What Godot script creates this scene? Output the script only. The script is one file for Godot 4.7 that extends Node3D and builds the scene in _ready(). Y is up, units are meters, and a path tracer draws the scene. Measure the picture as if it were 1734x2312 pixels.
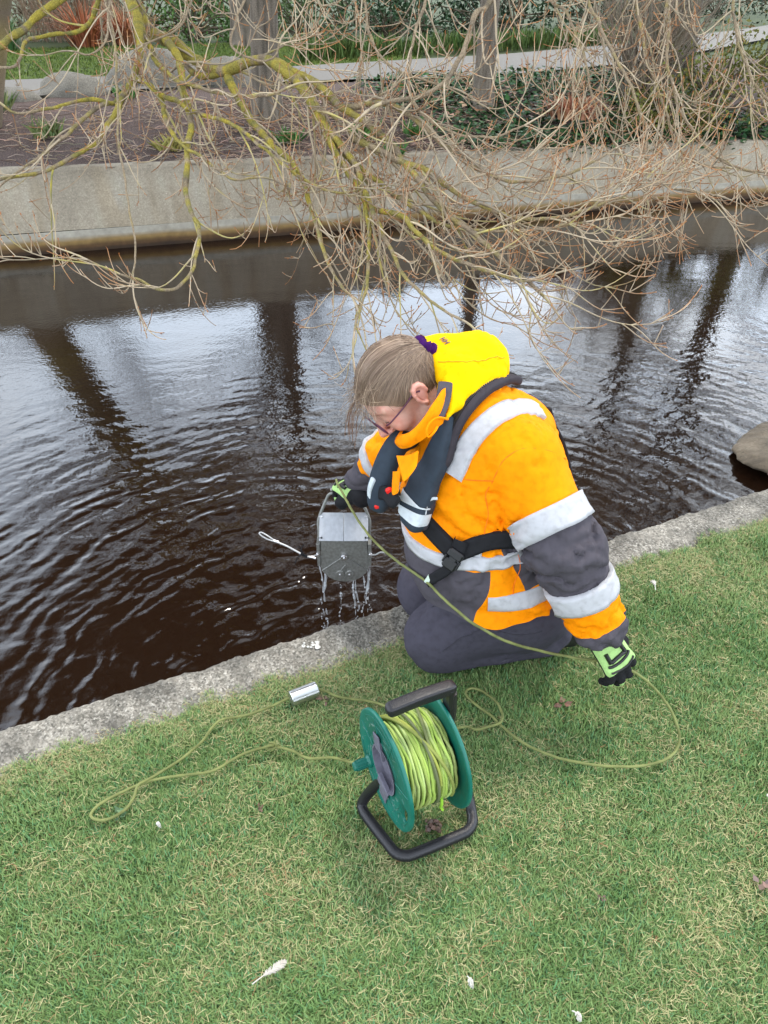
extends Node3D
# A person kneeling on a lawn by a walled stream lifts a sediment grab out of the water.
# y is up, metres; the lawn is y = 0, the camera stands at the origin 1.6 m above it and looks to -z.

var rng := RandomNumberGenerator.new()
var fast_noise := FastNoiseLite.new()
var taken := {}
var M := {}

const WATER := -0.53

func _ready():
	var cam := Camera3D.new()
	cam.name = "camera"
	add_child(cam)
	cam.position = Vector3(0, 1.6, 0)
	cam.rotation_degrees = Vector3(-35, 0, 0)
	cam.fov = 67.0
	cam.near = 0.05
	cam.far = 600.0
	cam.current = true
	var we := WorldEnvironment.new()
	we.name = "world_environment"
	var env := Environment.new()
	env.background_mode = Environment.BG_SKY
	var sky := Sky.new()
	var pan := PanoramaSkyMaterial.new()
	pan.panorama = sky_picture()
	pan.energy_multiplier = 1.0
	sky.sky_material = pan
	env.sky = sky
	env.tonemap_mode = Environment.TONE_MAPPER_LINEAR
	env.tonemap_exposure = 1.68
	env.sdfgi_enabled = true
	env.ssao_enabled = true
	env.ssil_enabled = true
	we.environment = env
	add_child(we)
	var sun := DirectionalLight3D.new()
	sun.name = "sun"
	sun.light_energy = 0.5
	sun.light_color = Color(1.0, 0.97, 0.92)
	sun.light_angular_distance = 12.0
	sun.shadow_enabled = true
	sun.rotation_degrees = Vector3(-64, 150, 0)
	add_child(sun)

	rng.seed = 7
	fast_noise.seed = 5
	fast_noise.frequency = 1.0
	fast_noise.fractal_octaves = 3
	make_materials()
	build_setting()
	build_far_bank()
	build_overhanging_tree()
	build_person()
	build_grab()
	build_reel()
	build_ropes()
	build_small_things()
	build_grass()

# a grey overcast sky with a soft brighter stretch of cloud; bluish between the clouds
func sky_picture() -> Texture2D:
	var w := 512
	var h := 256
	var im := Image.create(w, h, false, Image.FORMAT_RGBF)
	var nz := FastNoiseLite.new()
	nz.seed = 21
	nz.frequency = 1.6
	nz.fractal_octaves = 4
	for j in h:
		var el := (0.5 - (j + 0.5) / h) * PI
		for i in w:
			var az := (i + 0.5) / w * TAU # column 0 looks to -z
			var d := Vector3(cos(el) * sin(az), sin(el), -cos(el) * cos(az))
			var k := nz.get_noise_3d(d.x * 1.3, d.y * 2.6, d.z * 1.3) * 0.5 + 0.5
			var up := clampf(d.y, 0.0, 1.0)
			# the sun stands behind the cloud over the far bank
			var ahead := 0.5 + 0.5 * Vector2(d.x, d.z).normalized().dot(Vector2(0.25, -0.97))
			var b := lerpf(lerpf(2.0, 3.0, ahead * ahead), 1.0, smoothstep(0.32, 0.75, up))
			b *= 0.86 + 0.28 * k
			var c := Color(0.78, 0.90, 1.06).lerp(Color(0.93, 0.975, 1.03), smoothstep(0.35, 0.7, k))
			if d.y < 0.0:
				b *= lerpf(1.0, 0.3, smoothstep(0.0, 0.12, -d.y))
			im.set_pixel(i, j, Color(c.r * b, c.g * b, c.b * b))
	return ImageTexture.create_from_image(im)

# ---------------------------------------------------------------- objects and names

func numbered(called: String) -> String:
	if not taken.has(called):
		taken[called] = 0
		return called
	taken[called] += 1
	return "%s_%03d" % [called, taken[called]]

func tag(o: Node, label := "", category := "", group := "", kind := "") -> Node:
	if label: o.set_meta("label", label)
	if category: o.set_meta("category", category)
	if group: o.set_meta("group", group)
	if kind: o.set_meta("kind", kind)
	return o

func thing(called: String, label: String, category: String, at := Vector3.ZERO, group := "") -> Node3D:
	var o := Node3D.new()
	o.name = numbered(called)
	o.position = at
	add_child(o, true)
	tag(o, label, category, group)
	return o

func part(called: String, mesh: Mesh, mat: Material, parent: Node3D, label := "") -> MeshInstance3D:
	var o := MeshInstance3D.new()
	o.mesh = mesh
	o.material_override = mat
	var n := called
	var k := 0
	while parent.has_node(NodePath(n)):
		k += 1
		n = "%s_%03d" % [called, k]
	o.name = n
	parent.add_child(o, true)
	# meshes are written in the scene's axes; a part keeps its place when its thing stands at its base
	var off := Vector3.ZERO
	var q: Node = parent
	while q != self and q is Node3D:
		off += q.position
		q = q.get_parent()
	o.position = -off
	if label: o.set_meta("label", label)
	return o

func single(called: String, mesh: Mesh, mat: Material, label: String, category: String, group := "") -> MeshInstance3D:
	var o := MeshInstance3D.new()
	o.mesh = mesh
	o.material_override = mat
	o.name = numbered(called)
	add_child(o, true)
	tag(o, label, category, group)
	return o

func struct(called: String, mesh: Mesh, mat: Material, label := "") -> MeshInstance3D:
	var o := single(called, mesh, mat, label, "")
	o.set_meta("kind", "structure")
	return o

# ---------------------------------------------------------------- meshes

class MB:
	var v := PackedVector3Array()
	var n := PackedVector3Array()
	var c := PackedColorArray()
	var uv := PackedVector2Array()
	var ix := PackedInt32Array()

	func vert(p: Vector3, nn: Vector3, col := Color.WHITE, t := Vector2.ZERO) -> int:
		v.append(p); n.append(nn); c.append(col); uv.append(t)
		return v.size() - 1

	func tri(a: Vector3, b: Vector3, d: Vector3, col := Color.WHITE):
		var nn := (d - a).cross(b - a).normalized()
		var k := vert(a, nn, col)
		vert(b, nn, col); vert(d, nn, col)
		ix.append_array([k, k + 1, k + 2])

	# a, b, d, e clockwise seen from outside
	func quad(a: Vector3, b: Vector3, d: Vector3, e: Vector3, col := Color.WHITE):
		var nn := (d - a).cross(b - a)
		if nn.length_squared() < 1e-16: nn = (e - a).cross(d - a)
		nn = nn.normalized()
		var k := vert(a, nn, col, Vector2(0, 0))
		vert(b, nn, col, Vector2(1, 0)); vert(d, nn, col, Vector2(1, 1)); vert(e, nn, col, Vector2(0, 1))
		ix.append_array([k, k + 1, k + 2, k, k + 2, k + 3])

	# rows of points joined into a sheet with smooth normals
	func sheet(rows: Array, closed := false, cols = null, flip := false):
		var base := v.size()
		var h := rows.size()
		var w: int = rows[0].size()
		for j in h:
			var row: PackedVector3Array = rows[j]
			var up: PackedVector3Array = rows[mini(j + 1, h - 1)]
			var dn: PackedVector3Array = rows[maxi(j - 1, 0)]
			for i in w:
				var r := row[(i + 1) % w] if closed else row[mini(i + 1, w - 1)]
				var l := row[(i + w - 1) % w] if closed else row[maxi(i - 1, 0)]
				var nn := (r - l).cross(up[i] - dn[i])
				if nn.length_squared() < 1e-18:
					nn = Vector3.UP
				nn = nn.normalized()
				if flip: nn = -nn
				v.append(row[i]); n.append(nn)
				c.append(Color.WHITE if cols == null else cols[j][i])
				uv.append(Vector2(float(i) / maxf(w - 1, 1), float(j) / maxf(h - 1, 1)))
		for j in h - 1:
			for i in (w if closed else w - 1):
				var a := base + j * w + i
				var b := base + j * w + (i + 1) % w
				var d := b + w
				var e := a + w
				if flip: ix.append_array([a, b, d, a, d, e])
				else: ix.append_array([a, d, b, a, e, d])

	func tube(pts: PackedVector3Array, rad, sides := 6, col = Color.WHITE, cap := true, flat := 1.0, ref := Vector3.UP):
		var rows := []
		var cols := []
		var t0 := (pts[1] - pts[0]).normalized()
		var side := t0.cross(ref)
		if side.length() < 0.05: side = t0.cross(Vector3.RIGHT)
		side = side.normalized()
		var last := pts.size() - 1
		for k in pts.size():
			var t := (pts[mini(k + 1, last)] - pts[maxi(k - 1, 0)]).normalized()
			side = (side - t * side.dot(t)).normalized()
			var up := side.cross(t)
			var r: float = rad if rad is float else rad[k]
			var row := PackedVector3Array()
			var cr := PackedColorArray()
			for s in sides:
				var a := TAU * s / sides
				row.append(pts[k] + side * (cos(a) * r) + up * (sin(a) * r * flat))
				cr.append(col if col is Color else col[k])
			rows.append(row); cols.append(cr)
		sheet(rows, true, cols, true)
		if cap:
			for e in [0, last]:
				var t := (pts[1] - pts[0]) if e == 0 else (pts[last - 1] - pts[last])
				var k0 := v.size()
				var nn := -t.normalized()
				var r2: float = rad if rad is float else rad[e]
				vert(pts[e] + nn * r2 * 0.25, nn, col if col is Color else col[e])
				for s in sides: vert(rows[e][s], nn, col if col is Color else col[e])
				for s in sides:
					if e != 0: ix.append_array([k0, k0 + 1 + s, k0 + 1 + (s + 1) % sides])
					else: ix.append_array([k0, k0 + 1 + (s + 1) % sides, k0 + 1 + s])

	# profile of (radius, along) turned about an axis
	func lathe(at: Vector3, axis: Vector3, profile: PackedVector2Array, sides := 32, col := Color.WHITE):
		axis = axis.normalized()
		var a := axis.cross(Vector3.UP if absf(axis.y) < 0.9 else Vector3.RIGHT).normalized()
		var b := axis.cross(a)
		# hard edges: each stretch of the profile gets rows of its own
		for k in profile.size() - 1:
			var rows := []
			var cs := []
			for p in [profile[k], profile[k + 1]]:
				var row := PackedVector3Array()
				var cr := PackedColorArray()
				for s in sides:
					var w := TAU * s / sides
					row.append(at + axis * p.y + (a * cos(w) + b * sin(w)) * p.x)
					cr.append(col)
				rows.append(row); cs.append(cr)
			sheet_flat(rows, cs, at, axis, profile[k], profile[k + 1], a, b)

	func sheet_flat(rows: Array, cs: Array, _at: Vector3, axis: Vector3, p: Vector2, q: Vector2, a: Vector3, b: Vector3):
		var sides: int = rows[0].size()
		var base := v.size()
		var d := (q - p).normalized()
		for j in 2:
			for s in sides:
				var w := TAU * s / sides
				var nn := ((a * cos(w) + b * sin(w)) * d.y - axis * d.x).normalized()
				vert(rows[j][s], nn, cs[j][s], Vector2(float(s) / sides, j))
		for s in sides:
			var s2 := (s + 1) % sides
			ix.append_array([base + s, base + sides + s2, base + s2, base + s, base + sides + s, base + sides + s2])

	# a box with chamfered edges
	func box(at: Vector3, size: Vector3, bev := 0.0, basis := Basis(), col := Color.WHITE):
		var h := size * 0.5
		bev = minf(bev, minf(h.x, minf(h.y, h.z)) * 0.9)
		var P := func(sx, sy, sz, ax) -> Vector3:
			var q := Vector3(sx * (h.x - (0.0 if ax == 0 else bev)), sy * (h.y - (0.0 if ax == 1 else bev)), sz * (h.z - (0.0 if ax == 2 else bev)))
			return at + basis * q
		for ax in 3:
			for s in [-1, 1]:
				var q := []
				for cc in [[-1, -1], [1, -1], [1, 1], [-1, 1]]:
					var sg := [0, 0, 0]
					sg[ax] = s; sg[(ax + 1) % 3] = cc[0]; sg[(ax + 2) % 3] = cc[1]
					q.append(P.call(sg[0], sg[1], sg[2], ax))
				if s > 0: quad(q[0], q[3], q[2], q[1], col)
				else: quad(q[0], q[1], q[2], q[3], col)
		if bev <= 0.0: return
		for ax in 3: # edges along axis ax
			var b1 := (ax + 1) % 3
			var b2 := (ax + 2) % 3
			for s1 in [-1, 1]:
				for s2 in [-1, 1]:
					var sg := [0, 0, 0]
					sg[b1] = s1; sg[b2] = s2
					sg[ax] = -1
					var a0: Vector3 = P.call(sg[0], sg[1], sg[2], b1)
					var c0: Vector3 = P.call(sg[0], sg[1], sg[2], b2)
					sg[ax] = 1
					var a1: Vector3 = P.call(sg[0], sg[1], sg[2], b1)
					var c1: Vector3 = P.call(sg[0], sg[1], sg[2], b2)
					if s1 * s2 > 0: quad(a0, a1, c1, c0, col)
					else: quad(a0, c0, c1, a1, col)
		for sx in [-1, 1]:
			for sy in [-1, 1]:
				for sz in [-1, 1]:
					var a0: Vector3 = P.call(sx, sy, sz, 0)
					var b0: Vector3 = P.call(sx, sy, sz, 1)
					var c0: Vector3 = P.call(sx, sy, sz, 2)
					if sx * sy * sz > 0: tri(a0, c0, b0, col)
					else: tri(a0, b0, c0, col)

	func mesh(colored := true) -> ArrayMesh:
		var arr := []
		arr.resize(Mesh.ARRAY_MAX)
		arr[Mesh.ARRAY_VERTEX] = v
		arr[Mesh.ARRAY_NORMAL] = n
		if colored: arr[Mesh.ARRAY_COLOR] = c
		arr[Mesh.ARRAY_TEX_UV] = uv
		arr[Mesh.ARRAY_INDEX] = ix
		var m := ArrayMesh.new()
		m.add_surface_from_arrays(Mesh.PRIMITIVE_TRIANGLES, arr)
		return m

# a smooth curve through points
func curve(pts: Array, step := 0.03) -> PackedVector3Array:
	var out := PackedVector3Array()
	var n := pts.size()
	for i in n - 1:
		var p0: Vector3 = pts[maxi(i - 1, 0)]
		var p1: Vector3 = pts[i]
		var p2: Vector3 = pts[i + 1]
		var p3: Vector3 = pts[mini(i + 2, n - 1)]
		var k := maxi(1, int(ceil(p1.distance_to(p2) / step)))
		for s in k:
			var t := float(s) / k
			out.append(0.5 * ((2.0 * p1) + (p2 - p0) * t + (2.0 * p0 - 5.0 * p1 + 4.0 * p2 - p3) * t * t + (3.0 * p1 - p0 - 3.0 * p2 + p3) * t * t * t))
	out.append(pts[n - 1])
	return out

func nz(p: Vector3, f: float) -> float:
	return fast_noise.get_noise_3d(p.x * f, p.y * f, p.z * f)

func lin(c: Color) -> Color:
	return c.srgb_to_linear()

func rnd(a: float, b: float) -> float:
	return rng.randf_range(a, b)

# ---------------------------------------------------------------- materials

func noise_tex(sd: int, freq: float, stops: Array, size := 512, octaves := 4, kind := FastNoiseLite.TYPE_SIMPLEX_SMOOTH, normal := false, strength := 4.0) -> NoiseTexture2D:
	var t := NoiseTexture2D.new()
	t.width = size
	t.height = size
	t.seamless = true
	var f := FastNoiseLite.new()
	f.seed = sd
	f.noise_type = kind
	f.frequency = freq
	f.fractal_octaves = octaves
	f.fractal_type = FastNoiseLite.FRACTAL_FBM
	t.noise = f
	if normal:
		t.as_normal_map = true
		t.bump_strength = strength
	elif stops:
		var g := Gradient.new()
		var o := PackedFloat32Array()
		var c := PackedColorArray()
		for s in stops:
			o.append(s[0]); c.append(s[1])
		g.offsets = o
		g.colors = c
		t.color_ramp = g
	return t

# pebbles set in cement: each cell a stone of its own tone, over a mottled paste
func pebble_tex(sd: int, freq: float, span: int) -> NoiseTexture2D:
	var t := noise_tex(sd, freq, [[0.0, Color(0.34, 0.33, 0.31)], [0.25, Color(0.50, 0.49, 0.465)], [0.5, Color(0.62, 0.605, 0.58)], [0.75, Color(0.74, 0.725, 0.70)], [0.92, Color(0.86, 0.85, 0.83)], [1.0, Color(0.97, 0.96, 0.94)]] if span > 4 else [[0.0, Color(0.58, 0.57, 0.545)], [0.4, Color(0.65, 0.64, 0.615)], [0.7, Color(0.70, 0.69, 0.665)], [0.93, Color(0.75, 0.74, 0.715)], [1.0, Color(0.90, 0.89, 0.87)]], 1024, 2, FastNoiseLite.TYPE_CELLULAR)
	var f: FastNoiseLite = t.noise
	f.cellular_return_type = FastNoiseLite.RETURN_CELL_VALUE
	f.cellular_jitter = 1.0
	f.domain_warp_enabled = true
	f.domain_warp_amplitude = 6.0
	f.domain_warp_frequency = 0.08
	return t

func mat(col: Color, rough := 0.7, metal := 0.0, vcol := false) -> StandardMaterial3D:
	var m := StandardMaterial3D.new()
	m.albedo_color = col
	m.roughness = rough
	m.metallic = metal
	m.vertex_color_use_as_albedo = vcol
	return m

func tri_map(m: StandardMaterial3D, scale: float, tex = null, bump = null, bump_cm := 1.0) -> StandardMaterial3D:
	m.uv1_triplanar = true
	m.uv1_world_triplanar = true
	m.uv1_scale = Vector3.ONE * scale
	if tex: m.albedo_texture = tex
	if bump:
		m.heightmap_enabled = true
		m.heightmap_texture = bump
		m.heightmap_scale = bump_cm
	return m

func make_materials():
	var grain := noise_tex(3, 0.09, [[0.0, Color(0, 0, 0)], [1.0, Color(1, 1, 1)]], 512, 4)
	var fine := noise_tex(4, 0.25, [[0.0, Color(0, 0, 0)], [1.0, Color(1, 1, 1)]], 512, 2)
	M.grain = grain
	# exposed aggregate concrete: pale and dark pebbles in a grey paste
	var agg := pebble_tex(11, 0.15, 5)
	M.coping = tri_map(mat(Color(0.97, 0.96, 0.94), 0.95, 0, true), 1.15, agg, agg, 0.4)
	M.wall = tri_map(mat(Color(1.0, 0.965, 0.91), 0.95, 0, true), 0.8, pebble_tex(12, 0.12, 3), fine, 0.2)
	M.plinth = tri_map(mat(Color(0.80, 0.79, 0.76), 0.9, 0, true), 1.3, noise_tex(13, 0.02, [[0.0, Color(0.80, 0.80, 0.80)], [1.0, Color(1, 1, 1)]], 512, 5), fine, 0.1)
	M.asphalt = tri_map(mat(Color(0.52, 0.50, 0.47), 0.95), 2.0, noise_tex(15, 0.2, [[0.0, Color(0.72, 0.72, 0.73)], [1.0, Color(0.98, 0.98, 0.98)]], 512, 3))
	M.soil = tri_map(mat(Color(1, 1, 1), 1.0), 0.9, noise_tex(17, 0.05, [[0.0, Color(0.23, 0.19, 0.12)], [0.4, Color(0.30, 0.28, 0.15)], [0.6, Color(0.36, 0.38, 0.18)], [1.0, Color(0.50, 0.47, 0.28)]], 1024, 5), fine, 0.6)
	M.mulch = tri_map(mat(Color(1, 1, 1), 1.0), 0.7, noise_tex(19, 0.07, [[0.0, Color(0.16, 0.12, 0.11)], [0.45, Color(0.28, 0.22, 0.205)], [0.6, Color(0.38, 0.31, 0.28)], [1.0, Color(0.55, 0.46, 0.40)]], 1024, 5), fine, 1.0)
	M.far_turf = tri_map(mat(Color(1, 1, 1), 1.0), 0.6, noise_tex(23, 0.08, [[0.0, Color(0.15, 0.19, 0.08)], [0.5, Color(0.21, 0.26, 0.10)], [1.0, Color(0.30, 0.31, 0.15)]], 512, 5))
	M.bark = tri_map(mat(Color(1, 1, 1), 0.95, 0, true), 3.0, noise_tex(27, 0.05, [[0.0, Color(0.55, 0.52, 0.5)], [0.5, Color(0.85, 0.83, 0.8)], [1.0, Color(1, 1, 1)]], 512, 5), grain, 1.0)
	M.twig = mat(Color(1, 1, 1), 0.85, 0, true)
	M.leaf = mat(Color(1, 1, 1), 0.6, 0, true)
	M.leaf.metallic_specular = 0.25
	M.leaf.backlight_enabled = true
	M.leaf.backlight = Color(0.12, 0.15, 0.06)
	M.grass = mat(Color(1, 1, 1), 0.65, 0, true)
	M.grass.metallic_specular = 0.3
	M.grass.backlight_enabled = true
	M.grass.backlight = Color(0.10, 0.13, 0.05)
	M.rock = tri_map(mat(Color(1, 1, 1), 0.95), 2.0, noise_tex(29, 0.06, [[0.0, Color(0.36, 0.35, 0.30)], [0.5, Color(0.52, 0.50, 0.46)], [1.0, Color(0.68, 0.66, 0.62)]], 512, 5), grain, 2.0)
	# peaty water
	M.water = mat(Color(0.115, 0.066, 0.037), 0.015)
	M.water.metallic_specular = 0.55
	M.water.normal_enabled = true
	M.water.normal_texture = noise_tex(31, 0.03, [], 1024, 3, FastNoiseLite.TYPE_SIMPLEX_SMOOTH, true, 3.0)
	M.water.normal_scale = 0.12
	M.water.uv1_triplanar = true
	M.water.uv1_world_triplanar = true
	M.water.uv1_scale = Vector3.ONE * 0.9
	# cloth
	var weave := noise_tex(41, 0.3, [[0.0, Color(0, 0, 0)], [1.0, Color(1, 1, 1)]], 512, 2)
	var soft := noise_tex(43, 0.014, [[0.0, Color(0.85, 0.84, 0.83)], [0.45, Color(0.96, 0.96, 0.96)], [1.0, Color(1, 1, 1)]], 512, 5)
	M.weave = weave
	for d in [["orange", Color(1.0, 0.58, 0.006)], ["yellow", Color(1.0, 0.775, 0.006)], ["grey_cloth", Color(0.315, 0.300, 0.325)], ["trouser", Color(0.285, 0.275, 0.315)], ["navy", Color(0.22, 0.255, 0.295)], ["black_cloth", Color(0.15, 0.15, 0.16)], ["tape", Color(0.735, 0.735, 0.75)], ["white_tape", Color(0.80, 0.83, 0.85)], ["purple", Color(0.24, 0.08, 0.34)], ["zip_cloth", Color(0.25, 0.235, 0.255)]]:
		M[d[0]] = tri_map(mat(d[1], 0.85), 6.0, soft, weave, 0.05)
		M[d[0]].metallic_specular = 0.22
	M.tape.roughness = 0.45
	M.white_tape.roughness = 0.45
	M.orange.roughness = 0.75
	M.skin = tri_map(mat(Color(0.88, 0.715, 0.655), 0.55, 0, true), 5.0, noise_tex(47, 0.03, [[0.0, Color(0.92, 0.84, 0.82)], [1.0, Color(1, 1, 1)]], 256, 4))
	M.skin.subsurf_scatter_enabled = true
	M.skin.subsurf_scatter_strength = 0.05
	M.hair = mat(Color(1, 1, 1), 0.5, 0, true)
	M.black_plastic = mat(Color(0.09, 0.09, 0.10), 0.4)
	M.black_paint = tri_map(mat(Color(0.105, 0.10, 0.12), 0.38), 8.0, null, grain, 0.06)
	M.green_plastic = tri_map(mat(Color(0.015, 0.40, 0.345), 0.42), 2.2, noise_tex(51, 0.02, [[0.0, Color(0.82, 0.88, 0.86)], [0.6, Color(1, 1, 1)], [1.0, Color(1, 1, 1)]], 512, 5))
	M.grey_plastic = tri_map(mat(Color(0.44, 0.43, 0.49), 0.6), 4.0, noise_tex(53, 0.03, [[0.0, Color(0.78, 0.78, 0.78)], [1.0, Color(1, 1, 1)]], 512, 5))
	M.steel = tri_map(mat(Color(0.58, 0.585, 0.575), 0.5, 0.6), 5.0, noise_tex(57, 0.03, [[0.0, Color(0.78, 0.77, 0.75)], [1.0, Color(1, 1, 1)]], 512, 5), grain, 0.03)
	M.bright_steel = mat(Color(0.82, 0.82, 0.83), 0.28, 1.0)
	M.lid = tri_map(mat(Color(0.71, 0.725, 0.75), 0.55, 0.25), 4.0, noise_tex(59, 0.03, [[0.0, Color(0.85, 0.85, 0.85)], [1.0, Color(1, 1, 1)]], 512, 5))
	M.wire = mat(Color(0.72, 0.72, 0.72), 0.4, 0.4)
	M.rope = mat(Color(1, 1, 1), 0.8, 0, true)
	M.lime = tri_map(mat(Color(0.66, 0.81, 0.50), 0.8), 8.0, soft, weave, 0.05)
	M.white = mat(Color(0.90, 0.89, 0.87), 0.7, 0, true)
	M.red = mat(Color(0.86, 0.10, 0.06), 0.6)
	M.drop = mat(Color(0.93, 0.95, 0.97, 0.28), 0.30) # water full of air, as it falls
	M.drop.metallic_specular = 0.7
	M.drop.transparency = BaseMaterial3D.TRANSPARENCY_ALPHA
# ---------------------------------------------------------------- the setting

const EDGE_A := Vector2(-0.992, -1.318)      # the water edge of the near coping passes through here
const EDGE_DIR := Vector2(0.9066, -0.4219)
const FAR_A := Vector2(-3.48, -7.06)         # the foot of the far wall
const FAR_DIR := Vector2(0.9602, -0.2793)

# distance behind the near water edge (towards the camera) of a ground point
func behind_edge(x: float, z: float) -> float:
	var d := Vector2(x, z) - EDGE_A
	return EDGE_DIR.x * d.y - EDGE_DIR.y * d.x

# distance beyond the face of the far wall
func beyond_wall(x: float, z: float) -> float:
	var d := Vector2(x, z) - FAR_A
	return -(FAR_DIR.x * d.y - FAR_DIR.y * d.x)

func wall_top(x: float) -> float:
	return clampf(0.135 - 0.016 * x, 0.05, 0.25)

func far_height(x: float, z: float) -> float:
	var d := beyond_wall(x, z)
	var h := wall_top(x) - 0.03
	h += (0.36 - h) * smoothstep(0.1, 2.6, d)
	h += 0.05 * smoothstep(3.0, 9.0, d)
	return h

func coping_width(s: float) -> float:
	return 0.122 + 0.02 * clampf(s * 0.3, -1, 1) + 0.018 * fast_noise.get_noise_1d(s * 2.3) + 0.01 * fast_noise.get_noise_1d(s * 9.0)

func build_setting():
	# the lawn on the near bank reaches from the coping to the horizon behind the camera
	var m := MB.new()
	var rows := []
	for d: float in [0.09, 0.15, 0.2, 0.3, 0.45, 0.6, 0.8, 1.0, 1.3, 1.7, 2.2, 3.0, 5.0, 10.0, 30.0, 120.0, 400.0]:
		var row := PackedVector3Array()
		for k in range(-40, 41):
			var s := 0.9 + signf(k) * (absf(k) * 0.06 + pow(absf(k) / 40.0, 6.0) * 400.0)
			var p := EDGE_A + EDGE_DIR * s + Vector2(-EDGE_DIR.y, EDGE_DIR.x) * d
			var y := 0.008 * nz(Vector3(p.x, 0, p.y), 3.0) if d < 4.0 else 0.0
			row.append(Vector3(p.x, y - 0.012, p.y))
		rows.append(row)
	m.sheet(rows, false, null, true)
	struct("lawn", m.mesh(), M.soil)

	# weathered concrete coping with a broken edge, and the wall under it
	var cop := thing("concrete_coping", "weathered pale concrete coping along the lawn with a crumbled water edge", "coping", Vector3(0.2, 0, -1.9))
	m = MB.new()
	rows = []
	var cols := []
	var prof := [[-0.004, -0.16], [0.0, -0.06], [0.004, -0.02], [0.012, -0.004], [0.03, 0.004], [0.05, 0.006], [0.07, 0.006], [0.09, 0.005], [0.11, 0.003], [0.13, 0.0], [0.15, -0.003], [0.175, -0.012], [0.2, -0.03]]
	var n_s := 900
	for pr in prof:
		var row := PackedVector3Array()
		var cr := PackedColorArray()
		for k in n_s:
			var s := -1.6 + 6.2 * k / (n_s - 1)
			if k == 0: s = -25.0
			if k == n_s - 1: s = 28.0
			var e := EDGE_A + EDGE_DIR * s
			var w: float = pr[0]
			var p3 := Vector3(e.x, pr[1] * 3.0, e.y)
			var chip := 0.010 * nz(p3, 5.0) + 0.007 * nz(p3, 17.0) + 0.005 * nz(p3 + Vector3(3, 1, 2), 45.0)
			var deep := maxf(0.0, nz(p3 + Vector3(9, 0, 4), 3.0) - 0.18) * 0.07
			if w < 0.06: w += (chip + deep) * (1.0 - w / 0.06)
			var p := e + Vector2(-EDGE_DIR.y, EDGE_DIR.x) * w
			var y: float = pr[1] + (0.005 * nz(Vector3(p.x, 2, p.y), 22.0) + 0.004 * nz(Vector3(p.x, 2, p.y), 60.0) if w > 0.004 else 0.0)
			row.append(Vector3(p.x, y, p.y))
			# lichen blotches and dirt near the turf
			var b := 0.64 + 0.34 * nz(Vector3(p.x, 5, p.y), 6.0)
			b += 0.22 * maxf(0.0, nz(Vector3(p.x, 8, p.y), 14.0)) - 0.28 * maxf(0.0, nz(Vector3(p.x, 11, p.y), 10.0))
			b = clampf(b * (1.0 - 0.35 * smoothstep(0.1, 0.4, nz(Vector3(p.x, 15, p.y), 3.2))), 0.34, 1.25)
			var cc := Color(b, b * 0.985, b * 0.95)
			if pr[1] < -0.1: cc = Color(b * 0.5, b * 0.45, b * 0.38)
			cr.append(cc)
		rows.append(row); cols.append(cr)
	m.sheet(rows, false, cols, true)
	part("coping_top", m.mesh(), M.coping, cop)
	m = MB.new()
	rows = []
	cols = []
	for y: float in [-0.15, -0.45, -1.6]:
		var row := PackedVector3Array()
		var cr := PackedColorArray()
		for s: float in [-25.0, -3.0, -1.0, 0.0, 1.0, 2.0, 4.0, 28.0]:
			var p := EDGE_A + EDGE_DIR * s + Vector2(-EDGE_DIR.y, EDGE_DIR.x) * 0.012
			row.append(Vector3(p.x, y, p.y))
			cr.append(Color(0.5, 0.45, 0.38) if y > -0.3 else Color(0.16, 0.11, 0.06))
		rows.append(row); cols.append(cr)
	m.sheet(rows, false, cols)
	part("bank_face", m.mesh(), M.wall, cop)

	build_water()

	# a sunken concrete slab at the right of the stream, its corner just above the water
	var slab := thing("broken_slab", "broken pale concrete slab tilting out of the stream by the right bank", "slab", Vector3(2.3, -0.53, -3.5))
	var sl := Blob.new()
	var bs := Basis(Vector3.UP, 0.55) * Basis(Vector3.RIGHT, -0.10) * Basis(Vector3.FORWARD, 0.05)
	sl.ball(Vector3(2.42, -0.505, -3.72), Vector3(0.66, 0.036, 0.30), bs, 0.03)
	sl.ball(Vector3(2.38, -0.50, -3.73), Vector3(0.54, 0.038, 0.24), bs, 0.03)
	sl.wrinkle = func(p): return 0.020 * nz(p, 3.0) + 0.008 * nz(p, 12.0)
	sl.build(0.016)
	part("slab_top", sl.mesh(func(p, _n):
		var b := 0.40 + 0.28 * nz(p, 5.0)
		var wet := smoothstep(-0.53, -0.49, p.y)
		return Color(b * 0.55, b * 0.44, b * 0.33).lerp(Color(b, b * 0.88, b * 0.76), wet)), M.wall, slab)
	m = MB.new()
	m.box(Vector3(2.44, -0.62, -3.64), Vector3(0.8, 0.16, 0.26), 0.02, bs, Color(0.2, 0.15, 0.10))
	part("slab_footing", m.mesh(), M.wall, slab)

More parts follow.
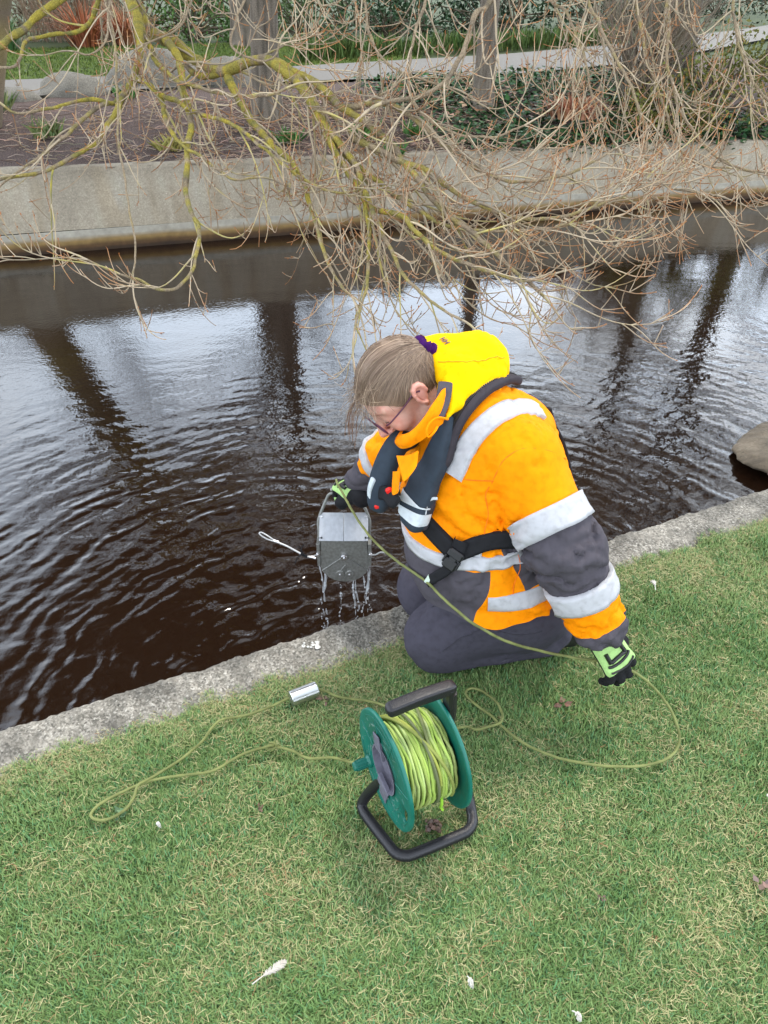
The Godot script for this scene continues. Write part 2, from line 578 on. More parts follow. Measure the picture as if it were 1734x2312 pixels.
func water_height(x: float, z: float) -> float:
	var src := Vector2(-0.13, -1.96)
	var d := Vector2(x, z) - src
	var r := d.length()
	var bend := 0.07 * nz(Vector3(x, 0, z), 1.2) + 0.035 * nz(Vector3(x, 4, z), 3.5) + 0.012 * nz(Vector3(x, 6, z), 8.0)
	var rr := r + bend
	var swell := maxf(0.0, 0.42 + 1.1 * nz(Vector3(x, 7, z), 2.2))
	var calm := 1.0 - 0.86 * smoothstep(3.2, 5.4, -z - x * 0.29)
	var h := 0.0
	var ang := atan2(d.y, d.x)
	# rings from the dripping grab, broken into short wavelets
	var brk := nz(Vector3(cos(ang) * 2.5, rr * 5.0, sin(ang) * 2.5), 1.6)
	h += 0.0019 * sin(rr * TAU / 0.092 + 2.5 * brk) * (0.12 + swell) * exp(-r * 0.34)
	h += 0.0011 * sin(rr * TAU / 0.058 + 3.5 * brk) * (0.2 + swell) * exp(-r * 0.45)
	h += 0.0009 * sin((rr + 0.03 * nz(Vector3(x, 9, z), 2.4)) * TAU / 0.21) * exp(-r * 0.22)
	h += 0.0022 * nz(Vector3(cos(ang) * 2.2, rr * 2.6, sin(ang) * 2.2), 2.6) * exp(-r * 0.10)
	h += 0.0015 * nz(Vector3(cos(ang) * 3.0, rr * 7.5 + 9.0, sin(ang) * 3.0), 2.6) * exp(-r * 0.10)
	# a second train from the right, and the slow stream's own wrinkles
	var r2 := Vector2(x - 2.6, z + 2.4).length() + bend
	h += 0.0009 * sin(r2 * TAU / 0.085 + 2.0 * brk) * exp(-r2 * 0.5) * (0.3 + swell)
	h += 0.0016 * nz(Vector3(x * 0.7, 3, z * 1.5), 5.0)
	h += 0.0012 * nz(Vector3(x * 0.8, 5, z * 1.4), 14.0)
	return 1.15 * h * calm + 0.0006 * nz(Vector3(x * 0.5, 1, z * 2.2), 4.0)

func build_water():
	var xs := PackedFloat32Array()
	var zs := PackedFloat32Array()
	var x := -2.6
	xs.append_array([-60.0, -25.0, -12.0, -8.0, -6.0, -5.0, -4.4])
	x = -4.0
	while x < 4.6:
		xs.append(x)
		x += 0.013 if absf(x) < 1.3 else (0.019 if absf(x) < 2.4 else 0.03)
	xs.append_array([5.0, 6.0, 8.0, 12.0, 25.0, 60.0])
	var z := -0.6
	zs.append_array([30.0, 12.0, 4.0, 1.0, 0.0])
	while z > -8.8:
		zs.append(z)
		z -= 0.013 if z > -3.4 else (0.02 if z > -5.0 else 0.035)
	zs.append_array([-9.2, -9.8, -11.0, -14.0, -22.0, -32.0])
	var rows := []
	for zz in zs:
		var row := PackedVector3Array()
		for xx in xs:
			var y := WATER
			if xx > -4.1 and xx < 4.7 and zz > -9.0 and zz < 0.0:
				var b := behind_edge(xx, zz)
				if b < 0.1 and b > -6.6: y += water_height(xx, zz)
			row.append(Vector3(xx, y, zz))
		rows.append(row)
	var m := MB.new()
	m.sheet(rows, false, null, false)
	struct("water", m.mesh(false), M.water)
	# the stream bed under it
	m = MB.new()
	m.quad(Vector3(-60, -1.5, 30), Vector3(60, -1.5, 30), Vector3(60, -1.5, -32), Vector3(-60, -1.5, -32))
	struct("stream_bed", m.mesh(), M.mulch)

func far_sheet(x0: float, x1: float, z0: float, z1: float, step: float, up: float, inside: Callable) -> ArrayMesh:
	var m := MB.new()
	var nx := int((x1 - x0) / step)
	var nzz := int((z1 - z0) / step)
	var at := {}
	for j in nzz:
		for i in nx:
			var ok := true
			var p := []
			for o in [[0, 0], [1, 0], [1, 1], [0, 1]]:
				var x: float = x0 + (i + o[0]) * step
				var z: float = z1 - (j + o[1]) * step
				p.append(Vector3(x, far_height(x, z) + up, z))
			for q in p:
				if not inside.call(q.x, q.z): ok = false
			if not ok: continue
			var k := []
			for q in p:
				var key := Vector2i(roundi(q.x * 1000), roundi(q.z * 1000))
				if not at.has(key): at[key] = m.vert(q, Vector3.UP)
				k.append(at[key])
			m.ix.append_array([k[0], k[2], k[1], k[0], k[3], k[2]])
	return m.mesh(false)

# the path's near and far edge as z for a given x
func edge_at(pts: Array, x: float) -> float:
	for i in pts.size() - 1:
		if x <= pts[i + 1].x or i == pts.size() - 2:
			return lerpf(pts[i].y, pts[i + 1].y, (x - pts[i].x) / (pts[i + 1].x - pts[i].x))
	return pts[0].y

var path_near := [Vector2(-16, -7.0), Vector2(-9, -8.3), Vector2(-4.4, -9.9), Vector2(-3.57, -10.5), Vector2(-1.5, -11.5), Vector2(1.73, -12.4), Vector2(4.2, -14.2), Vector2(6.9, -17.4), Vector2(14, -26)]
var path_far := [Vector2(-16, -8.8), Vector2(-9, -10.2), Vector2(-5.1, -11.6), Vector2(-3.4, -12.2), Vector2(-1.97, -13.0), Vector2(2.1, -15.3), Vector2(4.8, -17.5), Vector2(8.4, -21.5), Vector2(15, -30)]

func strip(a: Array, b: Array, up: float, step := 0.4, across := 4) -> ArrayMesh:
	var m := MB.new()
	var x0: float = maxf(a[0].x, b[0].x)
	var x1: float = minf(a[-1].x, b[-1].x)
	var rows := []
	for j in across + 1:
		var row := PackedVector3Array()
		var x := x0
		while x <= x1:
			var z := lerpf(edge_at(a, x), edge_at(b, x), float(j) / across)
			row.append(Vector3(x, far_height(x, z) + up, z))
			x += step
		rows.append(row)
	m.sheet(rows, false, null, false)
	return m.mesh(false)

func build_far_bank():
	# ground beyond the stream, to the horizon
	var m := MB.new()
	var rows := []
	for d: float in [0.12, 0.3, 0.6, 0.9, 1.2, 1.5, 1.8, 2.1, 2.4, 2.8, 3.4, 4.2, 5.2, 6.5, 9.0, 14.0, 25.0, 60.0, 200.0, 450.0]:
		var row := PackedVector3Array()
		for k in range(-30, 31):
			var s := 3.5 + signf(k) * (absf(k) * 0.4 + pow(absf(k) / 30.0, 6.0) * 400.0)
			var p := FAR_A + FAR_DIR * s + Vector2(FAR_DIR.y, -FAR_DIR.x) * d
			row.append(Vector3(p.x, far_height(p.x, p.y), p.y))
		rows.append(row)
	m.sheet(rows, false, null, false)
	struct("far_ground", m.mesh(false), M.far_turf)
	struct("mulch_bed", far_sheet(-9.0, 9.0, -15.0, -4.5, 0.1, 0.02, func(x, z): return beyond_wall(x, z) > 0.02 and z > edge_at(path_near, x)), M.mulch)
	struct("path", strip(path_near, path_far, 0.045, 0.2, 6), M.asphalt)

	# the far wall: rough exposed aggregate, a smooth band, then the stained waterline
	var wall := thing("retaining_wall", "long grey concrete retaining wall on the far side, rust stained at the waterline", "wall", Vector3(0, WATER, -8.1))
	m = MB.new()
	rows = []
	var cols := []
	var ws := [[1.0, 0.12, 0.0], [1.0, 0.10, 0.0], [1.0, 0.0, 0.0], [0.96, -0.006, 0.0], [0.8, -0.004, 0.0], [0.6, -0.002, 0.0], [0.4, -0.003, 0.0], [0.265, 0.0, 0.0]]
	var n_s := 260
	for w in ws:
		var row := PackedVector3Array()
		var cr := PackedColorArray()
		for k in n_s:
			var s := -2.0 + 13.0 * k / (n_s - 1)
			if k == 0: s = -40.0
			if k == n_s - 1: s = 60.0
			var p := FAR_A + FAR_DIR * s
			var tilt: float = 0.05 * w[0] + w[1]
			p += Vector2(FAR_DIR.y, -FAR_DIR.x) * (tilt + 0.006 * nz(Vector3(p.x, w[0], p.y), 2.0))
			var y := lerpf(WATER, wall_top(p.x), w[0]) + (0.008 * nz(Vector3(p.x, 0, p.y), 3.0) if w[0] > 0.9 else 0.0)
			row.append(Vector3(p.x, y, p.y))
			var b := 0.95 + 0.22 * nz(Vector3(p.x, w[0] * 0.7, p.y), 1.6) + 0.16 * nz(Vector3(p.x * 3.0, w[0] * 0.4, p.y * 3.0), 3.0)
			if w[0] > 0.9: b *= 0.82
			cr.append(Color(b, b * 0.965, b * 0.905).lerp(Color(b * 0.80, b * 0.72, b * 0.60), 0.6 * smoothstep(0.05, 0.35, nz(Vector3(p.x * 2.0, w[0] * 0.25, p.y * 2.0), 1.8))))
		rows.append(row); cols.append(cr)
	m.sheet(rows, false, cols, true)
	part("wall_face", m.mesh(), M.wall, wall)
	m = MB.new()
	rows = []
	cols = []
	for w: float in [0.27, 0.262, 0.2, 0.15, 0.13, 0.10, 0.075, 0.06, 0.03, -0.02, -0.6]:
		var row := PackedVector3Array()
		var cr := PackedColorArray()
		for k in n_s:
			var s := -2.0 + 13.0 * k / (n_s - 1)
			if k == 0: s = -40.0
			if k == n_s - 1: s = 60.0
			var p := FAR_A + FAR_DIR * s
			var out := 0.008 if w < 0.268 else 0.0
			p += Vector2(FAR_DIR.y, -FAR_DIR.x) * (0.05 * w - out)
			row.append(Vector3(p.x, WATER + w * 0.68, p.y))
			var ww: float = w - 0.012 + 0.02 * nz(Vector3(p.x, 0, p.y), 2.5)
			var c := Color(0.74, 0.70, 0.62)
			c = c.lerp(Color(0.52, 0.34, 0.13), smoothstep(0.19, 0.12, ww))
			c = c.lerp(Color(0.20, 0.11, 0.045), smoothstep(0.115, 0.06, ww))
			c = c.lerp(Color(0.06, 0.035, 0.02), smoothstep(0.05, 0.0, ww))
			var b := 1.0 + 0.2 * nz(Vector3(p.x, w * 2.0, p.y), 3.0)
			cr.append(Color(c.r * b, c.g * b, c.b * b))
		rows.append(row); cols.append(cr)
	m.sheet(rows, false, cols, true)
	part("wall_plinth", m.mesh(), M.plinth, wall, "smooth foot of the wall, ochre and brown where the water reaches")

	# rounded boulders beside the path
	boulder(Vector3(-2.96, 0.34, -11.4), Vector3(0.62, 0.46, 0.4), 3, "big rounded grey boulder at the path edge, the tallest")
	boulder(Vector3(-1.95, 0.34, -11.5), Vector3(0.55, 0.36, 0.36), 5, "low grey boulder to the right of the tallest boulder")
	boulder(Vector3(-3.75, 0.32, -10.5), Vector3(0.42, 0.30, 0.32), 8, "grey boulder left of the tallest, nearer the stream")
	boulder(Vector3(-4.25, 0.32, -10.0), Vector3(0.30, 0.2, 0.25), 11, "small pale rock at the left end of the boulders")
	boulder(Vector3(-4.62, 0.32, -9.8), Vector3(0.34, 0.14, 0.25), 13, "flat mossy rock farthest left beside the path")

	# trees on the far bank
	bare_tree("trunk_tree", Vector3(-1.27, 0.28, -9.3), Vector3(0.45, 9.0, -0.2), 0.138, 101, "grey barked tree standing in the mulch bed behind the boulders", false)
	bare_tree("trunk_tree", Vector3(1.13, 0.3, -9.95), Vector3(0.1, 9.5, 0.1), 0.105, 103, "slimmer pale tree at the left end of the ivy", false)
	bare_tree("trunk_tree", Vector3(-2.55, 0.42, -17.5), Vector3(-0.4, 9.0, 0.0), 0.33, 105, "stout grey tree beyond the path in front of green shrubs", false)
	bare_tree("trunk_tree", Vector3(4.0, 0.36, -11.9), Vector3(-0.5, 9.0, 0.3), 0.14, 107, "tree hidden behind the hanging twigs at the right", true)
	bare_tree("trunk_tree", Vector3(-7.5, 0.42, -17.0), Vector3(0.3, 10.0, 0.0), 0.2, 109, "bare tree at the far left beyond the lawn", true)
	bare_tree("trunk_tree", Vector3(6.0, 0.42, -13.5), Vector3(-0.6, 10.0, 0.6), 0.2, 113, "bare tree at the far right above the hedge", true)

	# ground cover and plants of the bed
	ivy_bed()
	straw_litter()
	for a in [[-0.95, -8.5, 0.16, 1], [-0.2, -8.75, 0.2, 1], [-2.05, -8.1, 0.16, 0], [-3.3, -8.3, 0.2, 2], [0.35, -8.95, 0.18, 1], [-4.1, -9.2, 0.22, 2], [0.1, -8.2, 0.12, 1], [-3.0, -10.1, 0.16, 1]]:
		bed_plant(a[0], a[1], a[2], a[3])

	# shrubs beyond the lawn and the path
	strap_clump(Vector3(-6.9, 0.42, -16.2), 0.75, Color(0.10, 0.20, 0.07), 31, "dark green strap leaved clump left of the rusty ferns")
	strap_clump(Vector3(-5.6, 0.42, -17.0), 1.0, Color(0.36, 0.13, 0.065), 33, "clump of rusty red dead fronds beyond the lawn")
	strap_clump(Vector3(-5.0, 0.42, -17.6), 0.9, Color(0.40, 0.17, 0.09), 37, "second heap of rusty dead fronds, behind and right of the first")
	twig_shrub(Vector3(-6.3, 0.42, -18.6), Vector3(2.6, 2.1, 1.2), Color(0.30, 0.22, 0.15), 260, 41, "tall brown twiggy shrub behind the rusty ferns")
	leaf_bush(Vector3(-3.9, 0.42, -18.4), Vector3(1.1, 1.1, 0.8), Color(0.09, 0.17, 0.045), 900, 0.09, 43, "mid green bush behind the lawn left of the stout tree")
	leaf_bush(Vector3(-1.6, 0.42, -17.6), Vector3(1.0, 1.2, 0.8), Color(0.10, 0.15, 0.06), 900, 0.08, 45, "bright green bush right of the stout tree")
	leaf_bush(Vector3(0.1, 0.42, -18.2), Vector3(1.3, 1.3, 0.9), Color(0.05, 0.09, 0.045), 1100, 0.09, 47, "grey green bush between the two nearer trunks")
	leaf_bush(Vector3(2.2, 0.42, -19.2), Vector3(1.6, 2.2, 1.0), Color(0.022, 0.045, 0.02), 1500, 0.09, 49, "dark evergreen shrub beyond the path, left part of the dark hedge")
	leaf_bush(Vector3(4.9, 0.42, -21.0), Vector3(1.9, 2.4, 1.0), Color(0.020, 0.040, 0.018), 1500, 0.09, 51, "dark evergreen shrub beyond the path, middle of the dark hedge")
	leaf_bush(Vector3(8.0, 0.42, -25.0), Vector3(2.4, 2.6, 1.0), Color(0.024, 0.045, 0.022), 1400, 0.11, 53, "dark evergreen shrub at the right end of the dark hedge")
	twig_shrub(Vector3(-9.2, 0.42, -19.5), Vector3(2.4, 2.4, 1.2), Color(0.24, 0.2, 0.15), 200, 55, "bare brown shrub at the far left edge")
	grass_tufts("verge_grass", Vector3(1.6, 0.42, -16.2), Vector2(3.0, 0.5), 420, 0.32, Color(0.13, 0.20, 0.06), 57, "fresh green grass growing along the far edge of the path")
	leaf_bush(Vector3(3.62, 0.2, -9.6), Vector3(1.0, 0.85, 0.7), Color(0.17, 0.17, 0.045), 2600, 0.05, 59, "olive and bronze hedge shrub on the wall at the right edge")
	leaf_bush(Vector3(5.2, 0.2, -10.4), Vector3(1.2, 0.95, 0.8), Color(0.16, 0.16, 0.045), 1800, 0.05, 60, "olive hedge shrub continuing past the right edge of the view")
	twig_shrub(Vector3(3.05, 0.25, -10.3), Vector3(0.5, 1.9, 0.4), Color(0.27, 0.22, 0.16), 190, 61, "upright clump of grey brown stems rising from the ivy")
	# the thicket that closes the view
	var back := [[-11.0, -21.5, 2.2, 2.6, 0], [-8.2, -22.5, 2.0, 2.4, 1], [-5.6, -21.5, 1.8, 2.2, 0], [-3.2, -22.0, 1.8, 2.3, 2], [-1.0, -22.0, 1.7, 2.4, 0], [0.9, -21.4, 1.5, 2.6, 3], [3.3, -22.4, 1.9, 2.8, 3], [6.2, -25.0, 2.2, 3.0, 3], [10.5, -29.0, 2.6, 3.0, 3], [14.0, -31.0, 2.8, 3.0, 1], [-14.6, -20.5, 2.4, 2.6, 2], [-18.6, -19.5, 2.6, 2.8, 0], [-23.0, -18.0, 2.8, 3.0, 1], [18.5, -33.0, 3.0, 3.4, 0], [23.0, -30.0, 3.0, 3.4, 3]]
	var tones := [Color(0.10, 0.105, 0.055), Color(0.12, 0.10, 0.06), Color(0.07, 0.12, 0.045), Color(0.020, 0.038, 0.02)]
	var said := ["olive thicket shrub at the far left end of the backdrop", "brownish thicket shrub, second from the left in the backdrop", "olive thicket shrub behind the rusty fronds", "green thicket shrub behind the mid green bush", "olive thicket shrub behind the bright green bush", "near black evergreen behind the grey green bush", "near black evergreen behind the left part of the dark hedge", "near black evergreen behind the middle of the dark hedge", "near black evergreen behind the right end of the dark hedge", "brownish thicket shrub past the end of the path", "green thicket shrub left of the whole view, nearest to its edge", "olive thicket shrub left of the whole view, second from its edge", "brownish thicket shrub farthest out to the left", "olive thicket shrub far out to the right", "near black evergreen farthest out to the right"]
	for q in back.size():
		var e: Array = back[q]
		leaf_bush(Vector3(e[0], 0.42, e[1]), Vector3(e[2], e[3], 1.1), tones[e[4]], 1100, 0.13, 500 + q, said[q])

func boulder(at: Vector3, size: Vector3, sd: int, label: String):
	var m := MB.new()
	var rows := []
	for j in 15:
		var row := PackedVector3Array()
		var th := PI * j / 14.0
		for i in 22:
			var ph := TAU * i / 22.0
			var d := Vector3(sin(th) * cos(ph), cos(th), sin(th) * sin(ph))
			var k := 1.0 + 0.22 * nz(d + Vector3(sd, 0, 0), 1.1) + 0.08 * nz(d + Vector3(sd, 3, 0), 3.0)
			row.append(at + d * size * k)
		rows.append(row)
	m.sheet(rows, true, null, true)
	single("boulder", m.mesh(false), M.rock, label, "rock", "boulders beside the path")

# a bare winter tree: trunk, limbs that fork, and a crown of twigs
func bare_tree(called: String, at: Vector3, lean: Vector3, r0: float, sd: int, label: String, dark: bool):
	rng.seed = sd
	var t := thing(called, label, "tree", at, "bare trees on the far bank")
	var m := MB.new()
	var pts := []
	for k in 8:
		var f := k / 7.0
		pts.append(at + lean * f + Vector3(rnd(-0.08, 0.08), 0, rnd(-0.08, 0.08)) * (1.0 if k > 1 else 0.0) - Vector3(0, 0.1, 0) * float(k == 0))
	var line := curve(pts, 0.25)
	var rad := PackedFloat32Array()
	var cols := PackedColorArray()
	for k in line.size():
		var f := float(k) / (line.size() - 1)
		var flare := 1.0 + 0.5 * exp(-f * 22.0)
		rad.append(r0 * lerpf(1.0, 0.22, f) * flare * (1.0 + 0.05 * nz(line[k], 2.0)))
		var b := 0.34 + 0.14 * nz(line[k] * Vector3(1, 0.4, 1), 4.0)
		cols.append(Color(b * 0.86, b * 0.75, b * 0.62) * (0.6 if dark else 1.0))
	furrowed(m, line, rad, cols, sd)
	part("trunk", m.mesh(), M.bark, t)
	var tw := MB.new()
	var n_l := 14
	for k in n_l:
		var f := 0.15 + 0.8 * k / n_l
		var a := line[int(f * (line.size() - 1))]
		var yaw := rnd(0, TAU)
		var dir := Vector3(cos(yaw), rnd(0.35, 0.9), sin(yaw)).normalized()
		var lm := MB.new()
		var len := rnd(2.0, 3.8) * (1.15 - f * 0.5)
		var q := grow(a, dir, len, 9, 0.02, 0.22)
		var rr := PackedFloat32Array()
		for i in q.size(): rr.append(lerpf(r0 * 0.36 * (1.1 - f * 0.6), 0.012, float(i) / (q.size() - 1)))
		lm.tube(q, rr, 7, Color(0.15, 0.135, 0.115))
		part("branch", lm.mesh(), M.bark, t)
		for s in 24:
			var g := rnd(0.2, 1.0)
			var b := q[int(g * (q.size() - 1))]
			var d2 := (dir + Vector3(rnd(-1, 1), rnd(-0.4, 0.9), rnd(-1, 1)) * 0.9).normalized()
			var q2 := grow(b, d2, rnd(0.6, 1.5), 7, -0.02, 0.3)
			var r2 := PackedFloat32Array()
			for i in q2.size(): r2.append(lerpf(0.019, 0.006, float(i) / (q2.size() - 1)))
			tw.tube(q2, r2, 4, Color(0.13, 0.11, 0.09), false)
			for u in 5:
				var b3 := q2[1 + rng.randi() % (q2.size() - 1)]
				var d3 := (d2 + Vector3(rnd(-1, 1), rnd(-0.8, 0.8), rnd(-1, 1))).normalized()
				var q3 := grow(b3, d3, rnd(0.25, 0.7), 4, -0.03, 0.3)
				tw.tube(q3, PackedFloat32Array([0.006, 0.005, 0.004, 0.004, 0.003]), 3, Color(0.13, 0.11, 0.09), false)
	var o := part("twigs", tw.mesh(), M.twig, t)
	o.set_meta("kind", "stuff")

# a trunk whose bark stands in long ridges
func furrowed(m: MB, line: PackedVector3Array, rad: PackedFloat32Array, cols: PackedColorArray, sd: int):
	var rows := []
	var cc := []
	var fine := PackedVector3Array()
	var fr := PackedFloat32Array()
	var fc := PackedColorArray()
	for k in line.size() - 1:
		var steps := 6 if k < 10 else 1
		for s in steps:
			var f := float(s) / steps
			fine.append(line[k].lerp(line[k + 1], f)); fr.append(lerpf(rad[k], rad[k + 1], f)); fc.append(cols[k].lerp(cols[k + 1], f))
	for k in fine.size():
		var row := PackedVector3Array()
		var cr := PackedColorArray()
		for s in 40:
			var a := TAU * s / 40
			var d := Vector3(cos(a), 0, sin(a))
			var g := nz(Vector3(d.x * 4.5 + sd, fine[k].y * 0.9, d.z * 4.5), 1.6) + 0.5 * nz(Vector3(d.x * 9.0, fine[k].y * 2.2 + sd, d.z * 9.0), 1.6)
			row.append(fine[k] + d * fr[k] * (1.0 + 0.10 * g + 0.06 * nz(fine[k] + d, 1.1)))
			var b := clampf(1.0 + 0.9 * g, 0.45, 1.5)
			var c := fc[k]
			cr.append(Color(c.r * b, c.g * b, c.b * b))
		rows.append(row); cc.append(cr)
	m.sheet(rows, true, cc, true)

func grow(a: Vector3, dir: Vector3, len: float, n: int, lift: float, wander: float) -> PackedVector3Array:
	var out := PackedVector3Array([a])
	var p := a
	var d := dir
	for k in n:
		d = (d + Vector3(rnd(-1, 1), rnd(-1, 1), rnd(-1, 1)) * wander + Vector3(0, lift, 0)).normalized()
		p += d * len / n
		out.append(p)
	return out

func leaf(m: MB, p: Vector3, d: Vector3, side: Vector3, len: float, wid: float, col: Color):
	var up := d.cross(side).normalized()
	var tip := p + d * len - up * len * 0.12
	var mid := p + d * len * 0.45 + up * len * 0.06
	var a := m.vert(p, up, col)
	m.vert(mid + side * wid, (up + side * 0.4).normalized(), col)
	m.vert(tip, up, col)
	m.vert(mid - side * wid, (up - side * 0.4).normalized(), col)
	m.ix.append_array([a, a + 1, a + 2, a, a + 2, a + 3])

func any_dir() -> Vector3:
	while true:
		var d := Vector3(rnd(-1, 1), rnd(-1, 1), rnd(-1, 1))
		var l := d.length()
		if l > 0.1 and l < 1.0: return d / l
	return Vector3.UP

func tint(c: Color, s: float) -> Color:
	var k := 1.0 + rnd(-s, s)
	return Color(c.r * k * (1.0 + rnd(-s, s) * 0.4), c.g * k, c.b * k * (1.0 + rnd(-s, s) * 0.3))

func leaf_bush(at: Vector3, size: Vector3, col: Color, n: int, ll: float, sd: int, label: String):
	rng.seed = sd
	var t := thing("leafy_shrub", label, "shrub", at, "shrubs on the far bank")
	var m := MB.new()
	var st := MB.new()
	# clumps of leaves on stems
	var clumps := []
	for k in 26:
		var d := any_dir()
		d.y = absf(d.y)
		var e := at + d * size * rnd(0.55, 1.0)
		clumps.append(e)
		var q := curve([at + Vector3(rnd(-0.1, 0.1), 0, rnd(-0.1, 0.1)), at.lerp(e, 0.5) + Vector3(0, 0.15, 0), e], 0.2)
		st.tube(q, 0.012, 4, Color(0.10, 0.075, 0.05), false)
	part("stems", st.mesh(), M.twig, t)
	for k in n:
		var c: Vector3 = clumps[rng.randi() % clumps.size()]
		var p := c + any_dir() * size * rnd(0.05, 0.36)
		p.y = maxf(p.y, at.y + 0.01)
		var d := (any_dir() + Vector3(0, 0.1, 0) + (p - at).normalized() * 0.6).normalized()
		var side := d.cross(any_dir()).normalized()
		leaf(m, p, d, side, ll * rnd(0.7, 1.4), ll * rnd(0.2, 0.34), tint(col, 0.4))
	part("foliage", m.mesh(), M.leaf, t)

func twig_shrub(at: Vector3, size: Vector3, col: Color, n: int, sd: int, label: String):
	rng.seed = sd
	var t := thing("twiggy_shrub", label, "shrub", at, "bare shrubs on the far bank")
	var m := MB.new()
	for k in n:
		var a := at + Vector3(rnd(-0.5, 0.5) * size.x * 0.8, 0, rnd(-0.5, 0.5) * size.z)
		var d := Vector3(rnd(-0.5, 0.5), 1.0, rnd(-0.5, 0.5)).normalized()
		var q := grow(a, d, size.y * rnd(0.5, 1.1), 8, 0.0, 0.16)
		var r := PackedFloat32Array()
		for i in q.size(): r.append(lerpf(0.009, 0.003, i / 8.0))
		m.tube(q, r, 4, tint(col, 0.3), false)
		for s in 3:
			var b := q[2 + rng.randi() % 6]
			m.tube(grow(b, (d + any_dir() * 0.8).normalized(), size.y * rnd(0.12, 0.3), 4, 0.05, 0.2), 0.0035, 3, tint(col, 0.3), false)
	part("stems", m.mesh(), M.twig, t)

func strap_clump(at: Vector3, h: float, col: Color, sd: int, label: String):
	rng.seed = sd
	var m := MB.new()
	for k in 240:
		var yaw := rnd(0, TAU)
		var out := Vector3(cos(yaw), 0, sin(yaw))
		var len := h * rnd(0.6, 1.2)
		var a := at + out * rnd(0, 0.3)
		var rows := [PackedVector3Array(), PackedVector3Array()]
		var side := Vector3(-out.z, 0, out.x) * rnd(0.010, 0.02)
		var c := tint(col, 0.45)
		var lean := rnd(0.3, 1.2)
		for i in 6:
			var f := i / 5.0
			var p := a + out * (len * f * lean * (0.4 + 0.6 * f)) + Vector3(0, len * (f - 0.62 * lean * f * f), 0)
			rows[0].append(p - side * (1.0 - f * 0.9)); rows[1].append(p + side * (1.0 - f * 0.9))
		var w := PackedColorArray([c, c, c, c, c, c])
		m.sheet(rows, false, [w, w])
	single("strap_leaf_clump", m.mesh(), M.leaf, label, "plant", "clumps beyond the lawn")

func grass_tufts(called: String, at: Vector3, area: Vector2, n: int, h: float, col: Color, sd: int, label: String):
	rng.seed = sd
	var m := MB.new()
	for k in n:
		var f := rnd(-1, 1)
		var a := at + Vector3(f * area.x, 0, rnd(-1, 1) * area.y - f * area.x * 0.55)
		a.y = far_height(a.x, a.z)
		for b in 5:
			var d := Vector3(rnd(-0.5, 0.5), 1, rnd(-0.5, 0.5)).normalized()
			leaf(m, a + Vector3(rnd(-0.06, 0.06), 0, rnd(-0.06, 0.06)), d, d.cross(any_dir()).normalized(), h * rnd(0.5, 1.2), 0.008, tint(col, 0.4))
	var o := single(called, m.mesh(), M.leaf, label, "grass")
	o.set_meta("kind", "stuff")

func ivy_bed():
	rng.seed = 71
	var m := MB.new()
	for k in 9000:
		var x := rnd(0.35, 4.6)
		var d := pow(rng.randf(), 1.3) * 3.4
		var p2 := FAR_A + FAR_DIR * ((x + 3.48) / FAR_DIR.x) + Vector2(FAR_DIR.y, -FAR_DIR.x) * (d + 0.06)
		if p2.y < edge_at(path_near, p2.x) + 0.15: continue
		var thin := smoothstep(0.3, 1.3, x + 0.6 * nz(Vector3(p2.x, 0, p2.y), 1.5))
		if rng.randf() > thin: continue
		var bump := 0.05 + 0.13 * (0.5 + 0.5 * nz(Vector3(p2.x, 0, p2.y), 1.3))
		var p := Vector3(p2.x, far_height(p2.x, p2.y) + rnd(0.02, 0.04) + bump * rng.randf(), p2.y)
		if d < 0.12: p.y -= rnd(0.0, 0.09)
		var dir := (Vector3(rnd(-1, 1), rnd(-0.5, 0.25), rnd(-0.3, 1.2))).normalized()
		var side := dir.cross(Vector3(rnd(-0.4, 0.4), 1, rnd(-0.4, 0.4))).normalized()
		var c := tint(Color(0.038, 0.088, 0.030), 0.5)
		if rng.randf() < 0.1: c = tint(Color(0.32, 0.2, 0.13), 0.4)
		leaf(m, p, dir, side, rnd(0.05, 0.10), rnd(0.022, 0.042), c)
	var o := single("ivy", m.mesh(), M.leaf, "dark glossy ivy covering the bank above the wall at the right", "ivy")
	o.set_meta("kind", "stuff")
	strap_clump(Vector3(2.05, 0.30, -9.35), 0.28, Color(0.38, 0.17, 0.10), 73, "small heap of red brown dead fronds lying in the ivy")

func straw_litter():
	rng.seed = 75
	var m := MB.new()
	for k in 5200:
		var x := rnd(-5.0, 1.6)
		var d := 0.06 + rng.randf() * 2.3
		var p2 := FAR_A + FAR_DIR * ((x + 3.48) / FAR_DIR.x) + Vector2(FAR_DIR.y, -FAR_DIR.x) * d
		if p2.y < edge_at(path_near, p2.x): continue
		if rng.randf() > 0.25 + 0.75 * smoothstep(-3.0, -0.5, x): continue
		var yaw := rnd(0, TAU)
		var dir := Vector3(cos(yaw), rnd(-0.05, 0.15), sin(yaw))
		var len := rnd(0.06, 0.26)
		var p := Vector3(p2.x, far_height(p2.x, p2.y) + 0.027 + rnd(0, 0.03), p2.y)
		var c := tint(Color(0.34, 0.25, 0.185), 0.45)
		if rng.randf() < 0.3: c = tint(Color(0.14, 0.09, 0.07), 0.4)
		m.tube(PackedVector3Array([p, p + dir * len * 0.5 + Vector3(0, rnd(0, 0.02), 0), p + dir * len]), 0.0035, 3, c, false)
	var o := single("bark_and_stalk_litter", m.mesh(), M.twig, "dry stalks and bark chips strewn over the dark mulch bed", "litter")
	o.set_meta("kind", "stuff")

